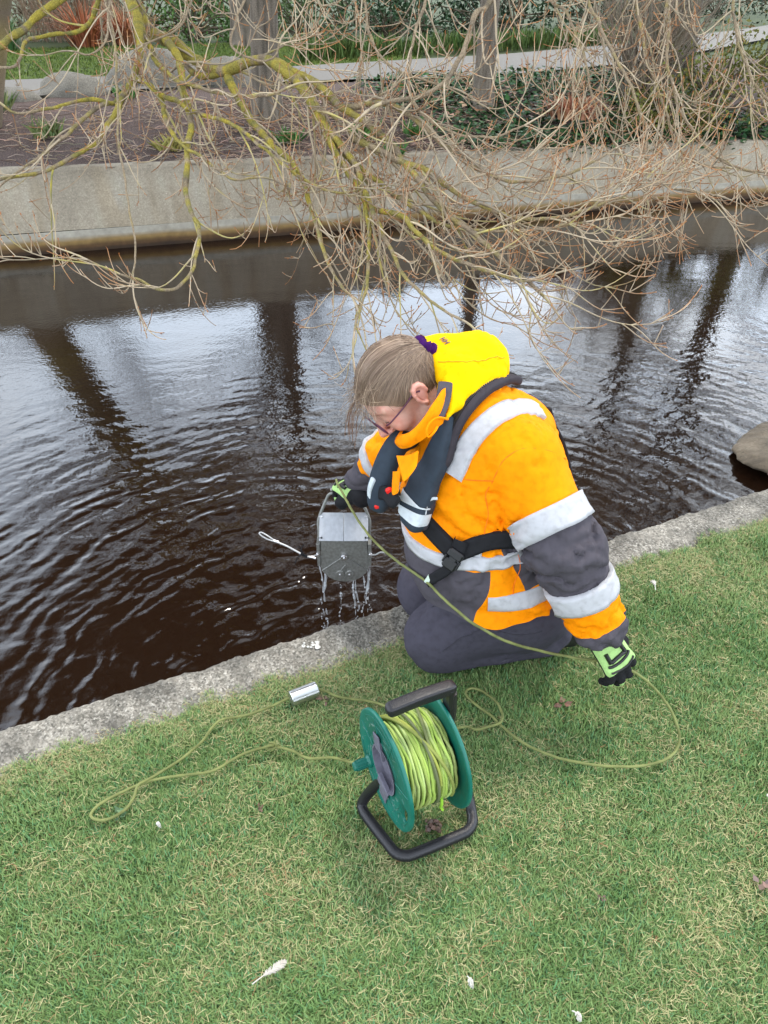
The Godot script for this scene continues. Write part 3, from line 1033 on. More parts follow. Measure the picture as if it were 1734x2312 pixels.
func bed_plant(x: float, z: float, h: float, kind: int):
	rng.seed = int(x * 100) + 5000
	var at := Vector3(x, far_height(x, z) + 0.02, z)
	var col: Color = [Color(0.42, 0.38, 0.12), Color(0.10, 0.22, 0.06), Color(0.20, 0.25, 0.10)][kind]
	var label: String = ["straw yellow grass tuft in the mulch above the wall", "", ""][kind]
	if kind == 1: label = {-0.95: "green shoots in the mulch in front of the grey barked tree", -0.2: "green bulb leaves in the mulch right of the grey barked tree", 0.35: "green bulb leaves at the start of the ivy", 0.1: "low green shoots just above the wall near the ivy", -3.0: "green shoots in front of the tallest boulder"}[x]
	if kind == 2: label = {-3.3: "small leafy plant in the dark mulch at the left", -4.1: "grey green plant beside the rocks at the left edge"}[x]
	var m := MB.new()
	for k in 70:
		var d := Vector3(rnd(-0.9, 0.9), 1, rnd(-0.9, 0.9)).normalized()
		leaf(m, at + Vector3(rnd(-0.1, 0.1), 0, rnd(-0.1, 0.1)), d, d.cross(any_dir()).normalized(), h * rnd(0.5, 1.2), 0.012, tint(col, 0.35))
	single("bed_plant", m.mesh(), M.leaf, label, "plant", "small plants in the mulch bed")
# ---------------------------------------------------------------- the tree that hangs over the stream

func limb_paths() -> Dictionary:
	return {
	"A": [Vector3(-1.77, 1.49, -6.39), Vector3(-1.65, 1.31, -6.14), Vector3(-1.61, 1.15, -5.90), Vector3(-1.61, 1.03, -5.69), Vector3(-1.65, 0.94, -5.49), Vector3(-1.71, 0.82, -5.28), Vector3(-1.75, 0.74, -5.16), Vector3(-1.88, 0.68, -4.99), Vector3(-2.03, 0.62, -4.88), Vector3(-2.29, 0.61, -4.74)],
	"A2": [Vector3(-1.61, 1.03, -5.68), Vector3(-1.50, 1.00, -5.60), Vector3(-1.41, 0.93, -5.49), Vector3(-1.34, 0.82, -5.28), Vector3(-1.20, 0.72, -5.08), Vector3(-1.07, 0.68, -4.98), Vector3(-0.89, 0.60, -4.80), Vector3(-0.72, 0.62, -4.75)],
	"B": [Vector3(-1.76, 1.46, -6.50), Vector3(-1.64, 1.27, -6.31), Vector3(-1.45, 1.19, -6.18), Vector3(-1.24, 1.09, -5.99), Vector3(-1.07, 1.05, -5.89), Vector3(-0.91, 1.10, -5.86), Vector3(-0.76, 1.12, -5.81), Vector3(-0.55, 1.06, -5.64), Vector3(-0.37, 0.99, -5.46), Vector3(-0.25, 0.90, -5.33), Vector3(-0.11, 0.85, -5.17), Vector3(0.06, 0.74, -4.96), Vector3(0.19, 0.61, -4.74), Vector3(0.34, 0.50, -4.54), Vector3(0.53, 0.40, -4.27), Vector3(0.69, 0.30, -4.07), Vector3(0.84, 0.21, -3.94)],
	"B2": [Vector3(-1.04, 1.02, -5.87), Vector3(-0.94, 0.91, -5.66), Vector3(-0.84, 0.81, -5.47), Vector3(-0.68, 0.72, -5.21), Vector3(-0.53, 0.63, -5.01), Vector3(-0.44, 0.50, -4.79), Vector3(-0.38, 0.37, -4.57), Vector3(-0.30, 0.23, -4.34), Vector3(-0.18, 0.14, -4.15)],
	"B3": [Vector3(-0.76, 1.12, -5.81), Vector3(-0.55, 1.02, -5.54), Vector3(-0.37, 0.83, -5.22), Vector3(-0.19, 0.67, -4.92), Vector3(-0.08, 0.51, -4.61), Vector3(0.01, 0.39, -4.33), Vector3(0.10, 0.27, -4.12), Vector3(0.24, 0.19, -3.93), Vector3(0.40, 0.15, -3.77)],
	"B4": [Vector3(-1.07, 1.05, -5.89), Vector3(-1.21, 1.02, -5.93), Vector3(-1.36, 1.07, -6.10)],
	"C": [Vector3(-1.52, 1.23, -6.21), Vector3(-1.35, 1.12, -5.87), Vector3(-1.25, 0.92, -5.48), Vector3(-1.20, 0.84, -5.29), Vector3(-1.19, 0.65, -5.03), Vector3(-1.16, 0.47, -4.78), Vector3(-1.06, 0.37, -4.57), Vector3(-1.05, 0.29, -4.39), Vector3(-1.06, 0.23, -4.28), Vector3(-1.14, 0.17, -4.17), Vector3(-1.23, 0.18, -4.12), Vector3(-1.32, 0.25, -4.10), Vector3(-1.46, 0.28, -4.13), Vector3(-1.58, 0.34, -4.16)],
	"D": [Vector3(-2.24, 1.48, -6.65), Vector3(-2.47, 1.31, -6.40), Vector3(-2.63, 1.16, -6.16), Vector3(-2.76, 1.06, -5.96)],
	"D2": [Vector3(-2.07, 1.27, -6.37), Vector3(-2.31, 1.23, -6.21), Vector3(-2.42, 1.21, -6.07), Vector3(-2.41, 1.09, -5.85), Vector3(-2.53, 1.07, -5.84)],
	"E": [Vector3(-1.66, 0.96, -5.57), Vector3(-1.71, 0.91, -5.47), Vector3(-1.85, 0.94, -5.43), Vector3(-1.95, 0.93, -5.35), Vector3(-2.08, 0.89, -5.33), Vector3(-2.23, 0.89, -5.26), Vector3(-2.29, 0.93, -5.22)],
	"E2": [Vector3(-1.73, 0.92, -5.41), Vector3(-1.83, 0.87, -5.31), Vector3(-1.90, 0.79, -5.13), Vector3(-1.99, 0.72, -4.95), Vector3(-2.10, 0.65, -4.77), Vector3(-2.29, 0.54, -4.70)],
	"F": [Vector3(-1.76, 1.49, -5.88), Vector3(-1.68, 1.31, -5.62), Vector3(-1.61, 1.11, -5.35), Vector3(-1.57, 0.83, -5.03), Vector3(-1.52, 0.64, -4.83), Vector3(-1.46, 0.45, -4.63), Vector3(-1.42, 0.33, -4.48), Vector3(-1.40, 0.21, -4.33)],
	"F2": [Vector3(-1.70, 1.36, -5.65), Vector3(-1.71, 1.23, -5.50), Vector3(-1.78, 1.18, -5.40), Vector3(-1.87, 1.20, -5.41)],
	"G": [Vector3(0.70, 1.55, -5.66), Vector3(0.54, 1.39, -5.42), Vector3(0.49, 1.26, -5.26), Vector3(0.39, 1.11, -5.09), Vector3(0.26, 1.03, -4.97), Vector3(-0.01, 0.97, -4.99)],
	"H": [Vector3(-0.25, 0.90, -5.33), Vector3(0.00, 0.94, -5.23), Vector3(0.19, 0.88, -5.06), Vector3(0.40, 0.74, -4.83), Vector3(0.60, 0.65, -4.64), Vector3(0.81, 0.65, -4.51), Vector3(1.04, 0.70, -4.54), Vector3(1.27, 0.80, -4.62)],
	"I": [Vector3(-0.19, 0.77, -5.11), Vector3(0.00, 0.72, -4.95), Vector3(0.27, 0.64, -4.76), Vector3(0.47, 0.55, -4.57), Vector3(0.66, 0.50, -4.41), Vector3(0.88, 0.50, -4.34), Vector3(1.07, 0.55, -4.31), Vector3(1.24, 0.60, -4.35), Vector3(1.41, 0.69, -4.41)],
	"J": [Vector3(-0.36, 0.79, -5.13), Vector3(-0.24, 0.65, -4.90), Vector3(-0.13, 0.54, -4.70), Vector3(-0.08, 0.40, -4.46), Vector3(-0.09, 0.26, -4.24), Vector3(-0.11, 0.15, -4.03), Vector3(-0.15, 0.03, -3.88)],
	"K": [Vector3(-0.07, 0.48, -4.65), Vector3(0.05, 0.49, -4.53), Vector3(0.15, 0.45, -4.37), Vector3(0.25, 0.40, -4.20), Vector3(0.37, 0.35, -4.11), Vector3(0.56, 0.31, -4.01), Vector3(0.72, 0.27, -3.99), Vector3(0.89, 0.31, -4.01)],
	"L": [Vector3(-0.55, 1.05, -5.57), Vector3(-0.40, 0.89, -5.33), Vector3(-0.25, 0.70, -5.06), Vector3(0.00, 0.56, -4.84), Vector3(0.26, 0.45, -4.56), Vector3(0.53, 0.43, -4.36), Vector3(0.79, 0.46, -4.25), Vector3(1.07, 0.50, -4.27)],
	"M": [Vector3(-1.65, 1.28, -6.24), Vector3(-1.54, 1.16, -5.97), Vector3(-1.43, 1.08, -5.72), Vector3(-1.31, 1.04, -5.56), Vector3(-1.14, 1.01, -5.41), Vector3(-0.92, 0.98, -5.26), Vector3(-0.74, 0.99, -5.14), Vector3(-0.57, 1.03, -5.17)],
	"N": [Vector3(-0.92, 1.52, -6.02), Vector3(-0.93, 1.35, -5.78), Vector3(-0.94, 1.24, -5.57), Vector3(-0.81, 1.17, -5.39), Vector3(-0.67, 1.17, -5.40), Vector3(-0.63, 1.24, -5.44)],
	"P": [Vector3(-1.28, 1.49, -6.13), Vector3(-1.28, 1.37, -5.92), Vector3(-1.38, 1.27, -5.85), Vector3(-1.55, 1.21, -5.81)],
	"Q": [Vector3(-1.41, 0.96, -5.50), Vector3(-1.17, 0.89, -5.33), Vector3(-0.92, 0.84, -5.16), Vector3(-0.74, 0.76, -4.98), Vector3(-0.50, 0.63, -4.76), Vector3(-0.28, 0.58, -4.59), Vector3(-0.08, 0.61, -4.61)],
	"R": [Vector3(1.31, 1.59, -5.95), Vector3(1.34, 1.31, -5.62), Vector3(1.45, 1.09, -5.34), Vector3(1.55, 0.87, -5.12), Vector3(1.56, 0.67, -4.92), Vector3(1.67, 0.56, -4.84), Vector3(1.86, 0.53, -4.75)],
	"S": [Vector3(1.88, 1.59, -6.07), Vector3(1.78, 1.26, -5.71), Vector3(1.77, 1.03, -5.42), Vector3(1.82, 0.86, -5.17), Vector3(1.96, 0.71, -5.01), Vector3(2.16, 0.63, -4.89), Vector3(2.37, 0.61, -4.87)],
	"T": [Vector3(1.71, 1.59, -6.33), Vector3(1.71, 1.22, -5.94), Vector3(1.76, 0.96, -5.63), Vector3(1.84, 0.73, -5.34), Vector3(1.91, 0.63, -5.15), Vector3(2.09, 0.63, -5.01)],
	"U": [Vector3(1.07, 1.59, -6.20), Vector3(1.19, 1.35, -5.90), Vector3(1.26, 1.16, -5.64), Vector3(1.31, 0.91, -5.34), Vector3(1.42, 0.70, -5.06), Vector3(1.54, 0.56, -4.97)],
	"V": [Vector3(2.35, 1.59, -6.20), Vector3(2.27, 1.30, -5.87), Vector3(2.28, 1.11, -5.61), Vector3(2.37, 0.94, -5.36), Vector3(2.60, 0.84, -5.29)],
	"X": [Vector3(0.29, 1.57, -5.80), Vector3(0.20, 1.32, -5.50), Vector3(0.14, 1.12, -5.23), Vector3(0.19, 0.95, -5.04), Vector3(0.37, 0.85, -4.91), Vector3(0.61, 0.81, -4.88), Vector3(0.80, 0.87, -4.92)],
	"Y": [Vector3(-0.20, 1.57, -5.93), Vector3(-0.11, 1.31, -5.62), Vector3(0.00, 1.16, -5.38), Vector3(0.19, 1.08, -5.20), Vector3(0.41, 1.03, -5.17)]}

# start and end radius, twigs per metre, lichen
const LIMB_LOOK := {"A": [0.036, 0.008, 7, 1.0], "A2": [0.02, 0.006, 8, 0.8], "B": [0.050, 0.008, 8, 0.75], "B2": [0.030, 0.007, 10, 0.95], "B3": [0.032, 0.006, 12, 0.85], "B4": [0.025, 0.018, 6, 0.9], "C": [0.030, 0.005, 10, 0.85], "D": [0.032, 0.022, 6, 1.0], "D2": [0.02, 0.009, 7, 1.0], "E": [0.017, 0.007, 8, 0.95], "E2": [0.016, 0.005, 11, 0.5], "F": [0.011, 0.005, 8, 0.35], "F2": [0.009, 0.005, 10, 0.1], "G": [0.028, 0.012, 9, 0.1], "H": [0.02, 0.006, 18, 0.4], "I": [0.022, 0.006, 18, 0.55], "J": [0.02, 0.006, 13, 0.9], "K": [0.018, 0.006, 15, 0.75], "L": [0.024, 0.006, 17, 0.7], "M": [0.026, 0.007, 10, 0.8], "N": [0.012, 0.006, 10, 0.1], "P": [0.012, 0.006, 10, 0.1], "Q": [0.016, 0.006, 15, 0.85], "R": [0.018, 0.006, 17, 0.35], "S": [0.02, 0.006, 16, 0.35], "T": [0.018, 0.006, 17, 0.5], "U": [0.016, 0.006, 17, 0.35], "V": [0.018, 0.006, 15, 0.35], "X": [0.018, 0.006, 15, 0.2], "Y": [0.016, 0.006, 13, 0.25]}

func bark_color(p: Vector3, r: float, lichen: float) -> Color:
	var pale := lin(Color(0.765, 0.69, 0.58))
	var dark := lin(Color(0.40, 0.37, 0.33))
	var c := pale.lerp(dark, clampf(0.5 + 0.9 * nz(p, 9.0), 0, 1) * clampf(r * 50.0, 0.1, 0.85))
	var patch := smoothstep(0.66 - lichen * 0.62, 0.86 - lichen * 0.55, 0.5 + 0.55 * nz(p + Vector3(5, 5, 5), 8.0) + 0.6 * nz(p, 34.0))
	var y := lin(Color(0.82, 0.75, 0.30)).lerp(lin(Color(0.60, 0.59, 0.33)), clampf(0.45 + 1.2 * nz(p, 24.0), 0, 1))
	return c.lerp(y, patch * clampf(lichen * 1.4, 0, 1))

var twig_count := 0

# a long twig that sweeps down from its limb and turns up at the end; short shoots rise from it
func twig(m: MB, a: Vector3, dir: Vector3, len: float, r: float, level: int, lichen: float):
	var n := 14 if level == 0 else (8 if level == 1 else 4)
	var pts := PackedVector3Array([a])
	var rad := PackedFloat32Array([r])
	var cols := PackedColorArray([bark_color(a, r, lichen)])
	var d := dir
	var p := a
	var turn := any_dir() * 0.045
	var lift := rnd(0.10, 0.24) if level < 2 else rnd(0.04, 0.14)
	var sag := rnd(-0.16, -0.05) if level < 2 else 0.04
	var warm := rng.randf() < 0.7
	var tone := rnd(0.5, 1.12)
	for k in n:
		var f := (k + 1.0) / n
		d = (d + turn + any_dir() * (0.05 if level < 2 else 0.08) + Vector3(0, lerpf(sag, lift, smoothstep(0.15, 0.8, f)), 0)).normalized()
		p += d * len / n
		if p.y < WATER + 0.05: p.y = WATER + 0.05
		var rr := lerpf(r, 0.0021, pow(f, 0.8)) * (1.0 + 0.25 * float(k % 2) * (1.0 - f))
		pts.append(p); rad.append(rr)
		var c := bark_color(p, rr, lichen * (1.0 - 0.5 * f))
		if level > 0: c = c.lerp(lin(Color(0.72, 0.47, 0.25)), smoothstep(0.2, 1.0, f) * (0.85 if warm else 0.35))
		elif f > 0.75: c = c.lerp(lin(Color(0.66, 0.46, 0.28)), (f - 0.75) * 2.0)
		cols.append(Color(c.r * tone, c.g * tone, c.b * tone))
	m.tube(pts, rad, 5 if level == 0 else 4, cols, false)
	twig_count += 1
	# buds along the young wood
	for k in range(2 if level > 0 else 7, n + 1):
		if rng.randf() < 0.35: continue
		var e := pts[k].lerp(pts[k - 1], rng.randf())
		var bd := ((pts[k] - pts[k - 1]).normalized() + any_dir() * 0.45).normalized()
		var s := bd.cross(any_dir()).normalized()
		leaf(m, e, bd, s, rnd(0.012, 0.022), 0.0034, lin(Color(0.62, 0.37, 0.17)) * rnd(0.7, 1.4))
	if level >= 2: return
	if level == 0:
		for k in int(len * 3.2 + rng.randf()):
			var i := 2 + int((n - 3) * rnd(0.1, 1.0))
			var t := (pts[i + 1] - pts[i - 1]).normalized()
			var side := t.cross(any_dir()).normalized()
			twig(m, pts[i], (t + side * rnd(0.4, 0.8) + Vector3(0, -0.1, 0)).normalized(), len * rnd(0.3, 0.6), maxf(0.0032, rad[i] * 0.8), 1, lichen * 0.6)
	for k in int(len * (5.0 if level == 0 else 6.0) + rng.randf()):
		var i := 2 + int((n - 3) * rnd(0.1, 1.0))
		var t := (pts[i + 1] - pts[i - 1]).normalized()
		twig(m, pts[i], (t * rnd(0.2, 0.8) + Vector3(0, rnd(0.2, 0.9), 0) + any_dir() * 0.45).normalized(), rnd(0.05, 0.19), 0.0028, 2, lichen * 0.2)

func build_overhanging_tree():
	rng.seed = 211
	var t := thing("overhanging_tree", "lichen covered bare tree whose yellow and grey boughs hang over the stream", "tree", Vector3(-4.2, 0.2, -8.55))
	var m := MB.new()
	var line := curve([Vector3(-4.25, 0.0, -8.55), Vector3(-4.1, 0.3, -8.55), Vector3(-3.65, 1.35, -8.5), Vector3(-3.2, 2.4, -8.45), Vector3(-2.7, 3.6, -8.3), Vector3(-1.9, 5.2, -8.1), Vector3(-1.2, 7.0, -8.2)], 0.2)
	var rad := PackedFloat32Array()
	var cols := PackedColorArray()
	for k in line.size():
		var f := float(k) / (line.size() - 1)
		rad.append(lerpf(0.235, 0.07, f) * (1.0 + 0.4 * exp(-f * 25.0)))
		cols.append(bark_color(line[k], 0.05, 0.35))
	m.tube(line, rad, 14, cols)
	part("trunk", m.mesh(), M.bark, t)
	# boughs above the picture from which the limbs hang
	var boughs := [
		curve([Vector3(-3.25, 2.3, -8.45), Vector3(-2.7, 2.75, -7.9), Vector3(-2.1, 2.45, -7.2), Vector3(-1.85, 1.9, -6.75), Vector3(-1.78, 1.5, -6.45)], 0.1),
		curve([Vector3(-2.75, 3.5, -8.3), Vector3(-1.9, 4.0, -7.4), Vector3(-0.6, 4.0, -6.5), Vector3(0.8, 3.7, -6.0), Vector3(2.2, 3.3, -5.7), Vector3(3.4, 2.8, -5.6), Vector3(4.4, 2.2, -5.6)], 0.1)]
	for b in boughs:
		m = MB.new()
		rad = PackedFloat32Array()
		cols = PackedColorArray()
		for k in b.size():
			rad.append(lerpf(0.10, 0.05 if b[0].y < 3.0 else 0.03, float(k) / (b.size() - 1)))
			cols.append(bark_color(b[k], 0.05, 0.6))
		m.tube(b, rad, 10, cols)
		part("branch", m.mesh(), M.bark, t)
	var paths := limb_paths()
	var tw := MB.new()
	for key in paths:
		var look: Array = LIMB_LOOK[key]
		var pts: Array = paths[key].duplicate()
		if pts[0].y > 1.25 and key != "A" and key != "B":
			var best := Vector3.ZERO
			var bd := 1e9
			for b in boughs:
				for k in b.size():
					var dd: float = b[k].distance_to(pts[0] + (pts[0] - pts[1]).normalized() * 0.6)
					if dd < bd:
						bd = dd; best = b[k]
			pts.push_front(pts[0].lerp(best, 0.5) + Vector3(0, 0.12, 0))
			pts.push_front(best)
		var q := curve(pts, 0.028)
		rad = PackedFloat32Array()
		cols = PackedColorArray()
		for k in q.size():
			var f := float(k) / (q.size() - 1)
			var r: float = lerpf(look[0], look[1], pow(f, 0.8)) * (1.0 + 0.22 * nz(q[k], 11.0) + 0.30 * look[3] * nz(q[k], 60.0))
			q[k] += Vector3(nz(q[k], 3.0), nz(q[k] + Vector3(7, 0, 0), 3.0), nz(q[k] + Vector3(0, 7, 0), 3.0)) * 0.02
			rad.append(r)
			cols.append(bark_color(q[k], r, look[3] * (1.0 - 0.65 * f * f)))
		m = MB.new()
		m.tube(q, rad, 9, cols)
		part("branch", m.mesh(), M.bark, t)
		var along := 0.0
		for k in range(2, q.size()):
			along += q[k].distance_to(q[k - 1])
			if along < 1.4 / look[2]: continue
			along = rnd(-0.3, 0.3) / look[2]
			if q[k].x < -0.7 and rng.randf() < 0.38: continue
			var f := float(k) / (q.size() - 1)
			if q[k].y > 2.0: continue
			var tan := (q[k] - q[k - 1]).normalized()
			var side := tan.cross(any_dir()).normalized()
			twig(tw, q[k], (tan * rnd(0.6, 1.1) + side * rnd(0.3, 0.8)).normalized(), rnd(0.35, 1.05) * (1.0 - 0.25 * f), clampf(rad[k] * 0.5, 0.0042, 0.0085), 0, look[3] * (0.7 if rng.randf() < 0.4 else 0.2))
		twig(tw, q[q.size() - 1], (q[q.size() - 1] - q[q.size() - 2]).normalized(), rnd(0.3, 0.5), rad[q.size() - 1], 0, 0.2)
	var o := part("twigs", tw.mesh(), M.twig, t)
	o.set_meta("kind", "stuff")
	# the crown above the view, seen in the water
	tw = MB.new()
	var left_bough := curve([Vector3(-2.9, 3.2, -8.35), Vector3(-4.0, 4.9, -8.0), Vector3(-4.8, 6.4, -7.6), Vector3(-5.2, 8.2, -7.2)], 0.2)
	for b in [line, boughs[1], left_bough]:
		if b == left_bough: tw.tube(b, 0.06, 8, lin(Color(0.5, 0.46, 0.36)), false)
		for k in (170 if b == boughs[1] else 480):
			var a: Vector3 = b[int(rnd(0.60 if b == line else 0.20, 1.0) * (b.size() - 1))]
			var d := any_dir()
			d = Vector3(d.x, absf(d.y) * 0.8 + 0.05, d.z).normalized()
			var q := grow(a, d, rnd(0.9, 3.6), 8, 0.0, 0.22)
			var r := PackedFloat32Array()
			for i in q.size(): r.append(lerpf(0.024, 0.007, i / 8.0))
			tw.tube(q, r, 4, lin(Color(0.5, 0.46, 0.36)), false)
			for u in 7:
				var c2 := q[2 + rng.randi() % 6]
				tw.tube(grow(c2, (d + any_dir()).normalized(), rnd(0.4, 1.3), 5, 0.0, 0.3), 0.0075, 3, lin(Color(0.5, 0.45, 0.38)), false)
	o = part("crown", tw.mesh(), M.twig, t)
	o.set_meta("kind", "stuff")
	print("twigs ", twig_count)
# ---------------------------------------------------------------- soft bodies: a field of tapered capsules and ellipsoids, meshed as surface nets

class Blob:
	var caps := []      # [a, b, ra, rb, k]
	var balls := []     # [centre, inverse basis, radii, k]
	var cuts := []      # the same as balls, taken away
	var wrinkle: Callable
	var v := PackedVector3Array()
	var n := PackedVector3Array()
	var ix := PackedInt32Array()

	func cap(a: Vector3, b: Vector3, ra: float, rb: float, k := 0.03) -> Blob:
		caps.append([a, b, ra, rb, k]); return self

	func chain(pts: Array, radii: Array, k := 0.03) -> Blob:
		for i in pts.size() - 1: cap(pts[i], pts[i + 1], radii[i], radii[i + 1], k)
		return self

	func ball(c: Vector3, r: Vector3, basis := Basis(), k := 0.02) -> Blob:
		balls.append([c, basis.inverse(), r, k]); return self

	func cut(c: Vector3, r: Vector3, basis := Basis(), k := 0.01) -> Blob:
		cuts.append([c, basis.inverse(), r, k]); return self

	static func cap_d(p: Vector3, a: Vector3, b: Vector3, ra: float, rb: float) -> float:
		var ab := b - a
		var t := clampf((p - a).dot(ab) / maxf(ab.length_squared(), 1e-9), 0.0, 1.0)
		return (p - a - ab * t).length() - lerpf(ra, rb, t)

	static func ball_d(p: Vector3, c: Vector3, inv: Basis, r: Vector3) -> float:
		var q := inv * (p - c)
		var u := q / r
		var k0 := u.length()
		var k1 := (u / r).length()
		if k1 < 1e-6: return -minf(r.x, minf(r.y, r.z))
		return k0 * (k0 - 1.0) / k1

	static func smin(a: float, b: float, k: float) -> float:
		var h := maxf(k - absf(a - b), 0.0) / k
		return minf(a, b) - h * h * k * 0.25

	func d(p: Vector3) -> float:
		var f := 1e3
		for c in caps: f = smin(f, cap_d(p, c[0], c[1], c[2], c[3]), c[4])
		for c in balls: f = smin(f, ball_d(p, c[0], c[1], c[2]), c[3])
		for c in cuts: f = -smin(-f, ball_d(p, c[0], c[1], c[2]), c[3])
		if wrinkle.is_valid(): f -= wrinkle.call(p)
		return f

	func grad(p: Vector3) -> Vector3:
		var e := 0.004
		return Vector3(d(p + Vector3(e, 0, 0)) - d(p - Vector3(e, 0, 0)), d(p + Vector3(0, e, 0)) - d(p - Vector3(0, e, 0)), d(p + Vector3(0, 0, e)) - d(p - Vector3(0, 0, e))).normalized()

	# the nearest point of the surface, lifted by out
	func onto(p: Vector3, out := 0.0) -> Vector3:
		for i in 7:
			var f := d(p) - out
			if absf(f) < 0.0004: break
			p -= grad(p) * f * 0.9
		return p

	# walk from p along dir until the surface is met
	func hit(p: Vector3, dir: Vector3, out := 0.0) -> Vector3:
		for i in 60:
			var f := d(p) - out
			if f < 0.0005: break
			p += dir * f * 0.8
		return p

	func build(cell: float) -> Blob:
		var lo := Vector3.ONE * 1e9
		var hi := -lo
		for c in caps:
			for e in [[c[0], c[2]], [c[1], c[3]]]:
				lo = lo.min(e[0] - Vector3.ONE * e[1]); hi = hi.max(e[0] + Vector3.ONE * e[1])
		for c in balls:
			var m: float = maxf(c[2].x, maxf(c[2].y, c[2].z))
			lo = lo.min(c[0] - Vector3.ONE * m); hi = hi.max(c[0] + Vector3.ONE * m)
		var pad := 0.02 + cell * 2.0
		lo -= Vector3.ONE * pad; hi += Vector3.ONE * pad
		var nx := int((hi.x - lo.x) / cell) + 2
		var ny := int((hi.y - lo.y) / cell) + 2
		var nz := int((hi.z - lo.z) / cell) + 2
		var f := PackedFloat32Array()
		f.resize(nx * ny * nz)
		f.fill(10.0)
		for kind in 3:
			for c in [caps, balls, cuts][kind]:
				var l: Vector3
				var h: Vector3
				var kk: float = c[4] if kind == 0 else c[3]
				if kind == 0:
					var r: float = maxf(c[2], c[3]) + kk + cell * 2.0
					l = c[0].min(c[1]) - Vector3.ONE * r; h = c[0].max(c[1]) + Vector3.ONE * r
				else:
					var r: float = maxf(c[2].x, maxf(c[2].y, c[2].z)) + kk + cell * 2.0
					l = c[0] - Vector3.ONE * r; h = c[0] + Vector3.ONE * r
				var i0 := clampi(int((l.x - lo.x) / cell), 0, nx - 1); var i1 := clampi(int((h.x - lo.x) / cell) + 1, 0, nx - 1)
				var j0 := clampi(int((l.y - lo.y) / cell), 0, ny - 1); var j1 := clampi(int((h.y - lo.y) / cell) + 1, 0, ny - 1)
				var k0 := clampi(int((l.z - lo.z) / cell), 0, nz - 1); var k1 := clampi(int((h.z - lo.z) / cell) + 1, 0, nz - 1)
				var a: Vector3 = c[0]
				var ab := Vector3.ZERO
				var inv_l2 := 0.0
				var ra := 0.0
				var dr := 0.0
				if kind == 0:
					ab = c[1] - c[0]
					inv_l2 = 1.0 / maxf(ab.length_squared(), 1e-9)
					ra = c[2]; dr = c[3] - c[2]
				for k in range(k0, k1 + 1):
					for j in range(j0, j1 + 1):
						var o := (k * ny + j) * nx
						for i in range(i0, i1 + 1):
							var p := lo + Vector3(i, j, k) * cell
							var q: float
							if kind == 0:
								p -= a
								var t := clampf(p.dot(ab) * inv_l2, 0.0, 1.0)
								q = (p - ab * t).length() - ra - dr * t
							else:
								q = ball_d(p, a, c[1], c[2])
							var was := f[o + i]
							if kind == 2:
								var hh := maxf(kk - absf(was + q), 0.0) / kk
								f[o + i] = maxf(was, -q) + hh * hh * kk * 0.25
							else:
								var hh := maxf(kk - absf(was - q), 0.0) / kk
								f[o + i] = minf(was, q) - hh * hh * kk * 0.25
		if wrinkle.is_valid():
			for k in nz:
				for j in ny:
					var o := (k * ny + j) * nx
					for i in nx:
						if absf(f[o + i]) < cell * 3.0 + 0.02: f[o + i] -= wrinkle.call(lo + Vector3(i, j, k) * cell)
		# one vertex in each cell that the surface crosses
		var id := PackedInt32Array()
		id.resize(nx * ny * nz)
		id.fill(-1)
		var sx := 1
		var sy := nx
		var sz := nx * ny
		var off := [0, sx, sy, sx + sy, sz, sx + sz, sy + sz, sx + sy + sz]
		var cv := [Vector3(0, 0, 0), Vector3(1, 0, 0), Vector3(0, 1, 0), Vector3(1, 1, 0), Vector3(0, 0, 1), Vector3(1, 0, 1), Vector3(0, 1, 1), Vector3(1, 1, 1)]
		var ed := [[0, 1], [2, 3], [4, 5], [6, 7], [0, 2], [1, 3], [4, 6], [5, 7], [0, 4], [1, 5], [2, 6], [3, 7]]
		var far := cell * 4.0
		for k in nz - 1:
			for j in ny - 1:
				var o := (k * ny + j) * nx
				for i in nx - 1:
					var b := o + i
					if absf(f[b]) > far: continue
					var neg := 0
					for q in 8:
						if f[b + off[q]] < 0.0: neg += 1
					if neg == 0 or neg == 8: continue
					var s := Vector3.ZERO
					var cnt := 0
					for e in ed:
						var fa := f[b + off[e[0]]]
						var fb := f[b + off[e[1]]]
						if (fa < 0.0) != (fb < 0.0):
							s += cv[e[0]].lerp(cv[e[1]], fa / (fa - fb))
							cnt += 1
					id[b] = v.size()
					v.append(lo + (Vector3(i, j, k) + s / cnt) * cell)
		for k in range(1, nz - 1):
			for j in range(1, ny - 1):
				var o := (k * ny + j) * nx
				for i in range(1, nx - 1):
					var b := o + i
					if absf(f[b]) > far: continue
					var inside := f[b] < 0.0
					if inside != (f[b + sx] < 0.0): _quad(id[b], id[b - sy], id[b - sy - sz], id[b - sz], inside)
					if inside != (f[b + sy] < 0.0): _quad(id[b], id[b - sz], id[b - sx - sz], id[b - sx], inside)
					if inside != (f[b + sz] < 0.0): _quad(id[b], id[b - sx], id[b - sx - sy], id[b - sy], inside)
		normals()
		return self

	func _quad(a: int, b: int, c: int, e: int, flip: bool):
		if a < 0 or b < 0 or c < 0 or e < 0: return
		if not flip: ix.append_array([a, b, c, a, c, e])
		else: ix.append_array([a, c, b, a, e, c])

	func normals():
		n.resize(v.size())
		n.fill(Vector3.ZERO)
		for t in range(0, ix.size(), 3):
			var nn := (v[ix[t + 2]] - v[ix[t]]).cross(v[ix[t + 1]] - v[ix[t]])
			n[ix[t]] += nn; n[ix[t + 1]] += nn; n[ix[t + 2]] += nn
		for i in n.size(): n[i] = n[i].normalized()

